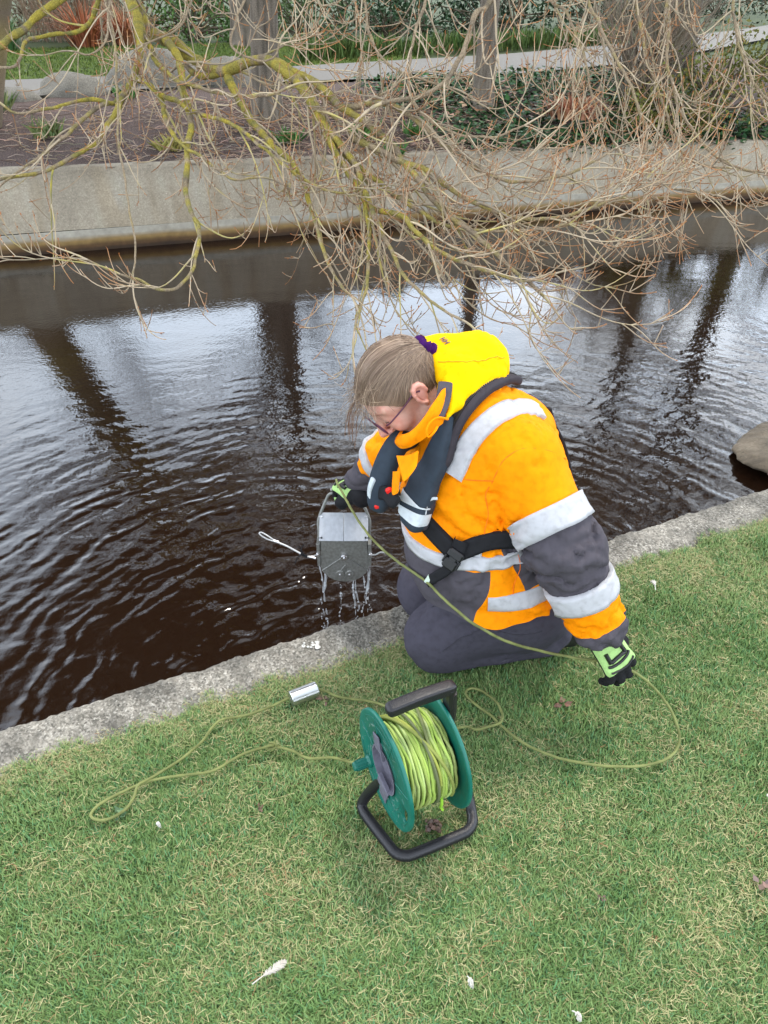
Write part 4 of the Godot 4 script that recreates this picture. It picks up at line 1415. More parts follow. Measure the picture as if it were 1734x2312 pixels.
	# two pieces of the surface: where g is positive, and the rest; the line between them is cut clean
	func split(g: Callable) -> Array:
		var a := Blob.new()
		var b := Blob.new()
		var gv := PackedFloat32Array()
		gv.resize(v.size())
		for i in v.size(): gv[i] = g.call(v[i])
		var maps := [{}, {}]
		var outs := [a, b]
		for t in range(0, ix.size(), 3):
			for side in 2:
				var sg := 1.0 if side == 0 else -1.0
				var poly := []
				for e in 3:
					var i := ix[t + e]
					var j := ix[t + (e + 1) % 3]
					var gi := gv[i] * sg
					var gj := gv[j] * sg
					if gi >= 0.0: poly.append(i)
					if (gi >= 0.0) != (gj >= 0.0): poly.append(Vector2i(mini(i, j), maxi(i, j)))
				if poly.size() < 3: continue
				var o: Blob = outs[side]
				var mp: Dictionary = maps[side]
				var k := []
				for q in poly:
					if not mp.has(q):
						mp[q] = o.v.size()
						if q is int:
							o.v.append(v[q]); o.n.append(n[q])
						else:
							var w: float = gv[q.x] / (gv[q.x] - gv[q.y])
							o.v.append(v[q.x].lerp(v[q.y], w)); o.n.append(n[q.x].lerp(n[q.y], w).normalized())
					k.append(mp[q])
				for e in range(1, k.size() - 1): o.ix.append_array([k[0], k[e], k[e + 1]])
		return outs

	func mirror(): # turn every face round
		for t in range(0, ix.size(), 3):
			var k := ix[t + 1]
			ix[t + 1] = ix[t + 2]
			ix[t + 2] = k

	func puff(out: float) -> Blob:
		for i in v.size(): v[i] += n[i] * out
		return self

	func mesh(color = null) -> ArrayMesh:
		var m := MB.new()
		m.v = v; m.n = n; m.ix = ix
		m.uv.resize(v.size())
		m.c.resize(v.size())
		if color is Callable:
			for i in v.size(): m.c[i] = color.call(v[i], n[i])
		else: m.c.fill(Color.WHITE if color == null else color)
		return m.mesh()

	func add_to(m: MB, color = null):
		var base := m.v.size()
		for i in v.size():
			m.v.append(v[i]); m.n.append(n[i]); m.uv.append(Vector2.ZERO)
			m.c.append(Color.WHITE if color == null else (color.call(v[i], n[i]) if color is Callable else color))
		for i in ix: m.ix.append(i + base)

# a band of cloth laid on a soft body along a path; it has thickness and follows every fold
func band(m: MB, body: Blob, path: PackedVector3Array, width: float, lift := 0.0025, across := 6, closed := false, col := Color.WHITE):
	var rows := []
	var last := path.size() - 1
	var pp := PackedVector3Array()
	var ns := PackedVector3Array()
	for k in path.size():
		pp.append(body.onto(path[k]))
		ns.append(body.grad(pp[k]))
	for r in 4:
		var p2 := pp.duplicate()
		var n2 := ns.duplicate()
		for k in path.size():
			var a := (k + last) % (last + 1) if closed else maxi(k - 1, 0)
			var b := (k + 1) % (last + 1) if closed else mini(k + 1, last)
			n2[k] = (ns[a] + ns[k] + ns[b]).normalized()
			if closed or (k > 0 and k < last): p2[k] = pp[k].lerp((pp[a] + pp[b]) * 0.5, 0.5)
		pp = p2; ns = n2
	for k in path.size():
		var a := pp[(k + last) % (last + 1)] if closed else pp[maxi(k - 1, 0)]
		var b := pp[(k + 1) % (last + 1)] if closed else pp[mini(k + 1, last)]
		var t := (b - a)
		t = (t - ns[k] * t.dot(ns[k])).normalized()
		var s := t.cross(ns[k])
		var row := PackedVector3Array()
		for j in across + 1:
			var p := pp[k] + s * width * (float(j) / across - 0.5)
			# slide along the smoothed normal only, so the edges stay straight
			for q in 4: p -= ns[k] * (body.d(p) - lift) * 0.8
			row.append(p)
		row.insert(0, row[0] - ns[k] * (lift + 0.002))
		row.append(row[-1] - ns[k] * (lift + 0.002))
		rows.append(row)
	if closed: rows.append(rows[0])
	m.sheet(rows, false, null, false)

# points round a body at a height, found from outside
func ring(body: Blob, c: Vector3, up: Vector3, from := 0.0, to := TAU, steps := 40, reach := 0.4) -> PackedVector3Array:
	up = up.normalized()
	var a := up.cross(Vector3(0, 0, 1)).normalized()
	var b := up.cross(a)
	var out := PackedVector3Array()
	for k in steps:
		var w := lerpf(from, to, float(k) / (steps if is_equal_approx(to - from, TAU) else steps - 1))
		var d := a * cos(w) + b * sin(w)
		out.append(body.hit(c + d * reach, -d))
	return out

# a padded strip: rounded section of the given widths and thickness swept along a path, flat side along its normal
func pad(m: MB, path: PackedVector3Array, normals: PackedVector3Array, widths, thick, col := Color.WHITE, sides := 20, power := 0.55):
	var rows := []
	var cols := []
	var last := path.size() - 1
	for k in path.size():
		var t := (path[mini(k + 1, last)] - path[maxi(k - 1, 0)]).normalized()
		var nn := (normals[k] - t * normals[k].dot(t)).normalized()
		var s := t.cross(nn)
		var w: float = widths if widths is float else widths[k]
		var h: float = thick if thick is float else thick[k]
		var row := PackedVector3Array()
		var cr := PackedColorArray()
		for i in sides:
			var a := TAU * i / sides
			var cx := signf(cos(a)) * pow(absf(cos(a)), power)
			var cy := signf(sin(a)) * pow(absf(sin(a)), power)
			row.append(path[k] + s * cx * w * 0.5 + nn * cy * h * 0.5)
			cr.append(col)
		rows.append(row); cols.append(cr)
	# round the ends
	var first: PackedVector3Array = rows[0].duplicate()
	var end: PackedVector3Array = rows[-1].duplicate()
	for q in [[0.30, 0.88], [0.46, 0.55], [0.5, 0.02]]:
		for e in 2:
			var t := (path[0] - path[1]).normalized() if e == 0 else (path[last] - path[last - 1]).normalized()
			var at := path[0] if e == 0 else path[last]
			var h: float = thick if thick is float else thick[0 if e == 0 else last]
			var src := first if e == 0 else end
			var row := PackedVector3Array()
			for i in sides: row.append(at + (src[i] - at) * q[1] + t * h * q[0])
			if e == 0:
				rows.push_front(row); cols.push_front(cols[0])
			else:
				rows.append(row); cols.append(cols[-1])
	m.sheet(rows, true, cols, true)
# ---------------------------------------------------------------- the person kneeling at the edge

var jacket: Blob
var arm_l: Array
var arm_r: Array

func polyline_s(p: Vector3, pts: Array) -> Vector2: # (length along, distance from) the nearest point of a broken line
	var best := Vector2(0, 1e9)
	var s := 0.0
	for i in pts.size() - 1:
		var ab: Vector3 = pts[i + 1] - pts[i]
		var l := ab.length()
		var t: float = (p - pts[i]).dot(ab) / (l * l)
		if i > 0: t = maxf(t, 0.0)
		if i < pts.size() - 2: t = minf(t, 1.0)
		var dd: float = (p - pts[i] - ab * clampf(t, 0.0, 1.0)).length()
		if dd < best.y: best = Vector2(s + t * l, dd)
		s += l
	return best

func ridge(x: float) -> float: # a soft fold
	return exp(-x * x)

# rounded folds with sharp valleys between them
func folds(x: float) -> float:
	return absf(sin(x)) - 0.64

func cloth_folds(p: Vector3) -> float:
	var w := 0.0045 * nz(p + Vector3(0, 0, 3), 6.0) + 0.0012 * nz(p * Vector3(1, 1.8, 1), 17.0)
	w -= 0.0070 * exp(-pow(nz(p * Vector3(0.8, 1.5, 0.8), 5.0) / 0.045, 2.0)) * smoothstep(-0.1, 0.25, nz(p + Vector3(4, 1, 7), 3.0))
	w -= 0.0050 * exp(-pow(nz(p * Vector3(1.6, 0.7, 1.0) + Vector3(9, 9, 1), 6.0) / 0.035, 2.0)) * smoothstep(-0.2, 0.2, nz(p + Vector3(1, 8, 2), 3.0))
	# creases that ring the sleeve at the elbow and gather above the cuff; the sewn tapes hold it smooth
	var s := polyline_s(p, arm_l)
	if s.y < 0.14 and s.x > 0.03:
		var l := 0.228
		var g := smoothstep(0.10, 0.2, s.x)
		for c: float in [l * 0.70, l + 0.117]: g *= 1.0 - 0.85 * exp(-pow((s.x - c) / 0.036, 4.0))
		var warp := 1.6 * nz(p, 5.0) + 1.1 * nz(p * 1.0 + Vector3(3, 0, 0), 9.0)
		w += g * 0.021 * folds(s.x * 46.0 + warp * 2.2 + p.z * 9.0) * (0.35 + 1.3 * absf(nz(p + Vector3(2, 2, 2), 4.0)))
	# the waist is drawn in by the belt; the skirt of the jacket swings out in folds
	var low := smoothstep(0.47, 0.36, p.y) * smoothstep(0.10, 0.14, s.y)
	w += low * 0.014 * folds(p.x * 14.0 - p.z * 7.0 + p.y * 17.0 + 2.6 * nz(p, 3.0))
	# cloth bunches over the belt
	w += 0.013 * exp(-pow((p.y - 0.50 + 0.12 * (p.x - 0.25)) / 0.045, 2.0)) * folds(p.y * 60.0 + 3.0 * nz(p, 4.0) + p.x * 8.0) * smoothstep(0.09, 0.13, s.y)
	# drag lines from the armpit across the chest and the back of the shoulder
	var q := p - Vector3(0.288, 0.499, -1.487)
	var r := q.length()
	w += 0.019 * exp(-r * r / 0.018) * folds(atan2(q.y, q.x) * 5.0 + 0.8 * nz(p, 6.0))
	return w

func build_person():
	var who := thing("person", "person kneeling on the lawn edge in an orange waterproof, lifting the grab", "person", Vector3(0.3, 0.0, -1.58))
	var p0 := Vector3(0.288, 0.228, -1.591)
	var p1 := Vector3(0.256, 0.377, -1.622)
	var p2 := Vector3(0.260, 0.539, -1.662)
	var p3 := Vector3(0.237, 0.655, -1.694)
	var sh_l := Vector3(0.316, 0.654, -1.572)
	var el_l := Vector3(0.422, 0.494, -1.435)
	var wr_l := Vector3(0.519, 0.297, -1.383)
	var sh_r := Vector3(0.117, 0.566, -1.778)
	var el_r := Vector3(0.016, 0.469, -1.894)
	var wr_r := Vector3(-0.069, 0.352, -1.959)
	arm_l = [sh_l, el_l, wr_l]
	arm_r = [sh_r, el_r, wr_r]

	# --- jacket
	jacket = Blob.new()
	jacket.chain([p0, p1, p2, p3], [0.185, 0.170, 0.172, 0.115], 0.05)
	jacket.cap(Vector3(0.207, 0.317, -1.580), Vector3(0.153, 0.503, -1.673), 0.125, 0.105, 0.06)
	jacket.cap(Vector3(0.360, 0.226, -1.565), Vector3(0.353, 0.392, -1.632), 0.125, 0.12, 0.06)
	jacket.cap(p3, sh_l, 0.115, 0.098, 0.05)
	jacket.cap(p3, sh_r, 0.11, 0.08, 0.05)
	jacket.cap(Vector3(0.332, 0.621, -1.731), Vector3(0.360, 0.508, -1.677), 0.11, 0.12, 0.05)
	jacket.cap(sh_l, el_l, 0.098, 0.086, 0.03)
	jacket.cap(el_l, wr_l, 0.084, 0.067, 0.03)
	jacket.cap(sh_r, el_r, 0.08, 0.07, 0.03)
	jacket.cap(el_r, wr_r, 0.068, 0.048, 0.03)
	jacket.wrinkle = cloth_folds
	jacket.build(0.0068)
	var torso_axis := [p0, p1, p2, p3]
	var l1 := sh_l.distance_to(el_l)
	var hem := func(p): return p.y - (0.272 + 0.012 * sin(p.x * 18.0) - 0.05 * (p.x - 0.25))
	var shell: Blob = jacket.split(hem)[0]
	# sleeves: bands of grey, one at the forearm, one at the cuff
	var on_arm := func(p, a, b):
		var s := polyline_s(p, arm_l)
		return minf(minf(s.x - a, b - s.x), 0.135 - s.y - 0.25 * maxf(0.0, 0.02 - (s.x - l1 * 0.5)))
	var tape1 := l1 * 0.70
	var tape2 := l1 + 0.095
	var cut: Array = shell.split(func(p): return on_arm.call(p, tape1, tape2))
	var grey1: Blob = cut[0]
	cut = cut[1].split(func(p): return on_arm.call(p, tape2 + 0.122, 9.0))
	var grey2: Blob = cut[0]
	cut = cut[1].split(func(p):
		var s := polyline_s(p, arm_r)
		return minf(s.x - sh_r.distance_to(el_r) - 0.52 * el_r.distance_to(wr_r), 0.1 - s.y))
	var grey3: Blob = cut[0]
	# the grey front panel below the waist tape
	cut = cut[1].split(func(p): return minf(minf(0.238 - p.x + 0.02 * sin(p.y * 20.0), 0.412 - p.y), 0.4))
	var grey4: Blob = cut[0]
	var coat := part("jacket", cut[1].mesh(), M.orange, who)
	part("sleeve_panel", grey1.mesh(), M.grey_cloth, coat, "dark grey elbow panel of the left sleeve")
	part("cuff", grey2.mesh(), M.grey_cloth, coat)
	part("cuff", grey3.mesh(), M.grey_cloth, coat)
	part("front_panel", grey4.mesh(), M.grey_cloth, coat, "dark grey panel at the lower front of the jacket")
	# a rolled hem
	# retro-reflective tapes
	var arm_ring := func(body: Blob, pts: Array, s: float, tilt: Vector3, reach: float) -> PackedVector3Array:
		var l: float = pts[0].distance_to(pts[1])
		var c: Vector3 = pts[0].lerp(pts[1], s / l) if s < l else pts[1].lerp(pts[2], (s - l) / pts[1].distance_to(pts[2]))
		var ax: Vector3 = ((pts[1] - pts[0]) if s < l else (pts[2] - pts[1])).normalized() + tilt
		return ring(body, c, ax, 0.0, TAU, 44, reach)
	for q in [[arm_l, tape1 - 0.002, Vector3(0, 0, 0), 0.060], [arm_l, tape2 + 0.022, Vector3(0, 0, 0), 0.056]]:
		var m := MB.new()
		# only the sleeve itself, so the tape cannot jump to the chest
		var sleeve := Blob.new()
		sleeve.cap(sh_l, el_l, 0.098, 0.086, 0.03).cap(el_l, wr_l, 0.084, 0.067, 0.03)
		sleeve.wrinkle = cloth_folds
		band(m, sleeve, arm_ring.call(sleeve, q[0], q[1], q[2], 0.16), q[3], 0.010, 6, true)
		part("reflective_tape", m.mesh(), M.tape, coat)
	if true:
		var m := MB.new()
		var sleeve := Blob.new()
		sleeve.cap(sh_r, el_r, 0.08, 0.07, 0.03).cap(el_r, wr_r, 0.068, 0.048, 0.03)
		sleeve.wrinkle = cloth_folds
		band(m, sleeve, arm_ring.call(sleeve, arm_r, sh_r.distance_to(el_r) + 0.02, Vector3.ZERO, 0.14), 0.036, 0.008, 6, true)
		part("reflective_tape", m.mesh(), M.tape, coat)
	var trunk := Blob.new()
	trunk.caps = jacket.caps.slice(0, 8)
	trunk.caps.remove_at(5); trunk.caps.remove_at(5)
	trunk.wrinkle = cloth_folds
	var m := MB.new()
	band(m, trunk, ring(trunk, Vector3(0.25, 0.425, -1.63), Vector3(-0.10, 1, -0.06), 0.0, TAU, 72), 0.034, 0.008, 6, true)
	part("reflective_tape", m.mesh(), M.tape, coat)
	m = MB.new()
	var low_ring := ring(trunk, Vector3(0.27, 0.318, -1.61), Vector3(-0.06, 1, -0.04), 0.0, TAU, 80)
	var seg := PackedVector3Array()
	var start := 0
	for k in low_ring.size():
		if low_ring[k].x < 0.25 and low_ring[(k + 1) % low_ring.size()].x >= 0.25: start = k + 1
	for k in low_ring.size():
		var q := low_ring[(start + k) % low_ring.size()]
		if q.x < 0.25: break
		seg.append(q)
	band(m, trunk, seg, 0.045, 0.0035, 6)
	part("reflective_tape", m.mesh(), M.tape, coat)
	m = MB.new()
	band(m, jacket, curve([Vector3(0.364, 0.709, -1.695), Vector3(0.300, 0.735, -1.616), Vector3(0.243, 0.725, -1.584), Vector3(0.197, 0.692, -1.562), Vector3(0.168, 0.657, -1.537), Vector3(0.157, 0.629, -1.530)], 0.015), 0.050, 0.009, 6)
	part("reflective_tape", m.mesh(), M.tape, coat)
	# seams: stitched lines along yoke, side and sleeve head
	var seam_m := mat(Color(0.93, 0.44, 0.02), 0.9)
	for line in [[Vector3(0.151, 0.635, -1.521), Vector3(0.190, 0.645, -1.480), Vector3(0.230, 0.650, -1.459)], [Vector3(0.224, 0.640, -1.452), Vector3(0.239, 0.681, -1.468), Vector3(0.268, 0.715, -1.480), Vector3(0.309, 0.732, -1.492), Vector3(0.357, 0.709, -1.512), Vector3(0.394, 0.661, -1.540)], [Vector3(0.232, 0.630, -1.469), Vector3(0.230, 0.576, -1.456), Vector3(0.240, 0.520, -1.441)], [Vector3(0.322, 0.454, -1.456), Vector3(0.321, 0.402, -1.432), Vector3(0.329, 0.315, -1.395)]]:
		var q := curve(line, 0.012)
		for k in q.size(): q[k] = jacket.onto(q[k], 0.0006)
		m = MB.new()
		for r in 3:
			for k in range(1, q.size() - 1): q[k] = (q[k - 1] + q[k] * 2.0 + q[k + 1]) * 0.25
		m.tube(q, 0.0010, 5, Color.WHITE)
		part("seam", m.mesh(), seam_m, coat)

	build_hood(coat)
	build_life_jacket(who)
	build_legs(who, p0)
	build_head(who)
	# the body under the clothes, one surface from the neck to the feet
	glove_left(who)
	glove_right(who)

func build_legs(who: Node3D, p0: Vector3):
	var t := Blob.new()
	var knee_l := Vector3(0.148, 0.105, -1.542)
	var knee_r := Vector3(0.131, 0.092, -1.776)
	var hip_l := Vector3(0.326, 0.213, -1.580)
	var hip_r := Vector3(0.286, 0.177, -1.775)
	var ank_l := Vector3(0.465, 0.062, -1.590)
	var ank_r := Vector3(0.459, 0.060, -1.754)
	t.cap(knee_l, hip_l, 0.094, 0.130, 0.04)
	t.cap(Vector3(0.151, 0.076, -1.539), ank_l, 0.078, 0.058, 0.014)
	t.cap(knee_r, hip_r, 0.09, 0.12, 0.04)
	t.cap(Vector3(0.133, 0.075, -1.741), ank_r, 0.078, 0.055, 0.035)
	t.cap(hip_l, p0, 0.13, 0.14, 0.05)
	t.cap(Vector3(0.390, 0.185, -1.573), Vector3(0.435, 0.150, -1.671), 0.115, 0.11, 0.05)
	t.wrinkle = func(p):
		var w := 0.003 * nz(p, 7.0) + 0.0015 * nz(p, 18.0)
		# creases fan from the fold behind the knee
		var q: Vector3 = p - Vector3(0.162, 0.169, -1.440)
		w += 0.006 * folds(atan2(q.y - q.z * 0.6, q.x) * 4.0 + 1.6 * nz(p, 5.0)) * exp(-q.length_squared() / 0.02) * smoothstep(0.05, 0.11, q.length())
		w += 0.011 * folds(p.x * 30.0 + p.y * 22.0 + nz(p, 4.0)) * smoothstep(0.42, 0.52, p.x)
		w -= 0.006 * exp(-pow(nz(p * Vector3(0.8, 1.4, 1.0), 4.0) / 0.04, 2.0)) * smoothstep(-0.1, 0.2, nz(p, 2.5))
		return w
	t.build(0.007)
	var seam_m := mat(Color(0.21, 0.2, 0.235), 0.9)
	var tr := part("trousers", t.mesh(), M.trouser, who)
	for line in [[Vector3(0.150, 0.145, -1.423), Vector3(0.211, 0.210, -1.407), Vector3(0.269, 0.224, -1.417), Vector3(0.332, 0.213, -1.446), Vector3(0.396, 0.212, -1.469)], [Vector3(0.123, 0.219, -1.536), Vector3(0.186, 0.263, -1.505), Vector3(0.222, 0.287, -1.461)]]:
		var q := curve(line, 0.012)
		for k in q.size(): q[k] = t.onto(q[k], 0.0005)
		var m := MB.new()
		m.tube(q, 0.0014, 5)
		part("seam", m.mesh(), seam_m, tr)
	# boots: shaft, sole
	for s in [[Vector3(0.474, 0.060, -1.603), Vector3(0.536, 0.055, -1.635)], [Vector3(0.466, 0.060, -1.754), Vector3(0.542, 0.055, -1.785)]]:
		var bt := Blob.new().cap(s[0], s[1], 0.052, 0.045, 0.02).cap(s[1], s[1] + Vector3(0.0, -0.02, 0.02), 0.04, 0.03, 0.02).build(0.008)
		part("boot", bt.mesh(), M.black_plastic, who)

func build_hood(coat: Node3D):
	var h := Blob.new()
	h.cap(Vector3(0.154, 0.821, -1.774), Vector3(0.233, 0.815, -1.794), 0.050, 0.064, 0.05)
	h.cap(Vector3(0.171, 0.816, -1.697), Vector3(0.242, 0.808, -1.741), 0.050, 0.060, 0.05)
	h.cap(Vector3(0.192, 0.780, -1.660), Vector3(0.223, 0.785, -1.700), 0.040, 0.045, 0.05)
	h.cap(Vector3(0.133, 0.832, -1.806), Vector3(0.174, 0.762, -1.623), 0.020, 0.016, 0.04)
	h.cap(Vector3(0.102, 0.861, -1.765), Vector3(0.154, 0.809, -1.644), 0.012, 0.012, 0.02)
	h.cap(Vector3(0.104, 0.849, -1.794), Vector3(0.182, 0.832, -1.782), 0.014, 0.03, 0.03)
	h.cap(Vector3(0.154, 0.809, -1.644), Vector3(0.165, 0.781, -1.606), 0.012, 0.015, 0.02)
	h.cap(Vector3(0.165, 0.781, -1.606), Vector3(0.144, 0.763, -1.569), 0.014, 0.007, 0.02)
	h.wrinkle = func(p): return 0.004 * nz(p, 9.0) + 0.0015 * nz(p, 22.0) - 0.006 * exp(-pow(nz(p * Vector3(1.3, 0.8, 1.0), 6.0) / 0.05, 2.0))
	# hollow towards the head
	h.cut(Vector3(0.086, 0.779, -1.708), Vector3(0.042, 0.080, 0.060), Basis(), 0.006)
	h.build(0.006)
	var inner := Blob.new().cut(Vector3(0.086, 0.779, -1.708), Vector3(0.042, 0.080, 0.060))
	var c0: Vector3 = inner.cuts[0][0]
	var halves := h.split(func(p): return Blob.ball_d(p, c0, Basis(), Vector3(0.042, 0.080, 0.060)) - 0.003)
	var hood := part("hood", halves[0].mesh(), M.yellow, coat, "bright yellow hood lying back from the head")
	part("hood_lining", halves[1].mesh(), M.grey_cloth, hood)
	# a hem along the opening and a seam across the crown
	var m := MB.new()
	for line in [[Vector3(0.114, 0.864, -1.682), Vector3(0.171, 0.868, -1.660), Vector3(0.224, 0.879, -1.668), Vector3(0.292, 0.848, -1.719)]]:
		var q := curve(line, 0.01)
		for k in q.size(): q[k] = h.onto(q[k], 0.0004)
		m.tube(q, 0.0011, 5)
	part("seam", m.mesh(), mat(Color(0.78, 0.62, 0.05), 0.9), hood)
	# the small two letter mark near the rim
	m = MB.new()
	var o := h.onto(Vector3(0.147, 0.866, -1.757))
	var nn := h.grad(o)
	var along := (Vector3(0.140, 0.851, -1.746) - Vector3(0.121, 0.883, -1.769))
	along = (along - nn * along.dot(nn)).normalized()
	var across := nn.cross(along)
	for k in 2:
		for b in [[-0.0045, 0.0, 0.0022, 0.016], [0.0045, 0.0, 0.0022, 0.016], [0.0, 0.0, 0.0070, 0.0024]]:
			var c: Vector3 = o + along * (k * 0.0155 - 0.008 + b[0]) + across * b[1]
			c = h.onto(c, 0.0022)
			m.box(c, Vector3(b[2], b[3], 0.0008), 0.0, Basis(along, across, nn))
	part("lettering", m.mesh(), mat(Color(0.25, 0.17, 0.36), 0.7), hood)
	# collar: orange outside, grey inside, standing round the neck and chin
	var rows := []
	var lining := []
	m = MB.new()
	var bottom := [Vector3(0.200, 0.697, -1.687), Vector3(0.145, 0.744, -1.585), Vector3(0.114, 0.745, -1.544), Vector3(0.087, 0.725, -1.536), Vector3(0.054, 0.694, -1.551), Vector3(0.032, 0.656, -1.634), Vector3(0.060, 0.640, -1.745), Vector3(0.134, 0.651, -1.813)]
	var top := [Vector3(0.182, 0.754, -1.751), Vector3(0.142, 0.810, -1.632), Vector3(0.113, 0.803, -1.572), Vector3(0.086, 0.770, -1.549), Vector3(0.060, 0.733, -1.560), Vector3(0.041, 0.688, -1.632), Vector3(0.065, 0.664, -1.750), Vector3(0.132, 0.704, -1.814)]
	var bq := curve(bottom, 0.012)
	var tq := PackedVector3Array()
	var cnt := bq.size()
	var tc := curve(top, 0.002)
	for k in cnt: tq.append(tc[int(float(k) / (cnt - 1) * (tc.size() - 1))])
	var mid := (Vector3(0.112, 0.716, -1.664))
	for j in 7:
		var f := j / 6.0
		var row := PackedVector3Array()
		var inn := PackedVector3Array()
		for k in cnt:
			var p := bq[k].lerp(tq[k], f)
			var out := (p - mid); out.y *= 0.3; out = out.normalized()
			p += out * (0.010 * sin(f * PI) + 0.004 * nz(p, 20.0) + 0.006 * f)
			row.append(p); inn.append(p - out * 0.008)
		rows.append(row); lining.append(inn)
	rows.append(lining[-1])
	m.sheet(rows, false, null, false)
	var col := part("collar", m.mesh(), M.orange, coat)
	m = MB.new()
	m.sheet(lining, false, null, true)
	part("collar_lining", m.mesh(), M.grey_cloth, col)
	# grey facing of the collar beside the hood and at the chin
	for q in [[Vector3(0.142, 0.819, -1.633), Vector3(0.135, 0.797, -1.596), Vector3(0.120, 0.774, -1.560)]]:
		m = MB.new()
		var cq := curve(q, 0.01)
		var cn := PackedVector3Array()
		for k in cq.size(): cn.append(Vector3(-0.1, 0.55, 0.83))
		pad(m, cq, cn, 0.034, 0.008)
		part("collar_facing", m.mesh(), M.grey_cloth, col)
	# the drawcord that loops at the collar
	m = MB.new()
	var cord := curve([Vector3(0.144, 0.773, -1.545), Vector3(0.119, 0.785, -1.529), Vector3(0.101, 0.777, -1.517), Vector3(0.094, 0.763, -1.507), Vector3(0.099, 0.750, -1.505), Vector3(0.111, 0.761, -1.506), Vector3(0.119, 0.769, -1.518)], 0.006)
	m.tube(cord, 0.0028, 6)
	part("drawcord", m.mesh(), M.orange, col)
	# storm flap ends hanging open under the chin
	m = MB.new()
	for q in [[Vector3(0.031, 0.674, -1.549), Vector3(0.080, 0.704, -1.521), Vector3(0.074, 0.683, -1.494), Vector3(0.045, 0.647, -1.482)], [Vector3(0.023, 0.622, -1.562), Vector3(0.039, 0.652, -1.534), Vector3(0.035, 0.608, -1.503), Vector3(0.020, 0.577, -1.530)]]:
		var rws := []
		for j in 7:
			var row := PackedVector3Array()
			for i in 7:
				var u := i / 6.0
				var w := j / 6.0
				var p: Vector3 = q[0].lerp(q[1], u).lerp(q[3].lerp(q[2], u), w)
				row.append(p + Vector3(0.3, 0.2, 1.0).normalized() * (0.012 * sin(u * PI) * (1.0 - 0.5 * w) + 0.004 * nz(p, 25.0)))
			rws.append(row)
		var back := []
		for r in rws:
			var row := PackedVector3Array()
			for p in r: row.append(p - Vector3(0.002, 0.001, 0.004))
			back.append(row)
		m.sheet(rws); m.sheet(back, false, null, true)
	part("storm_flap", m.mesh(), M.orange, col)

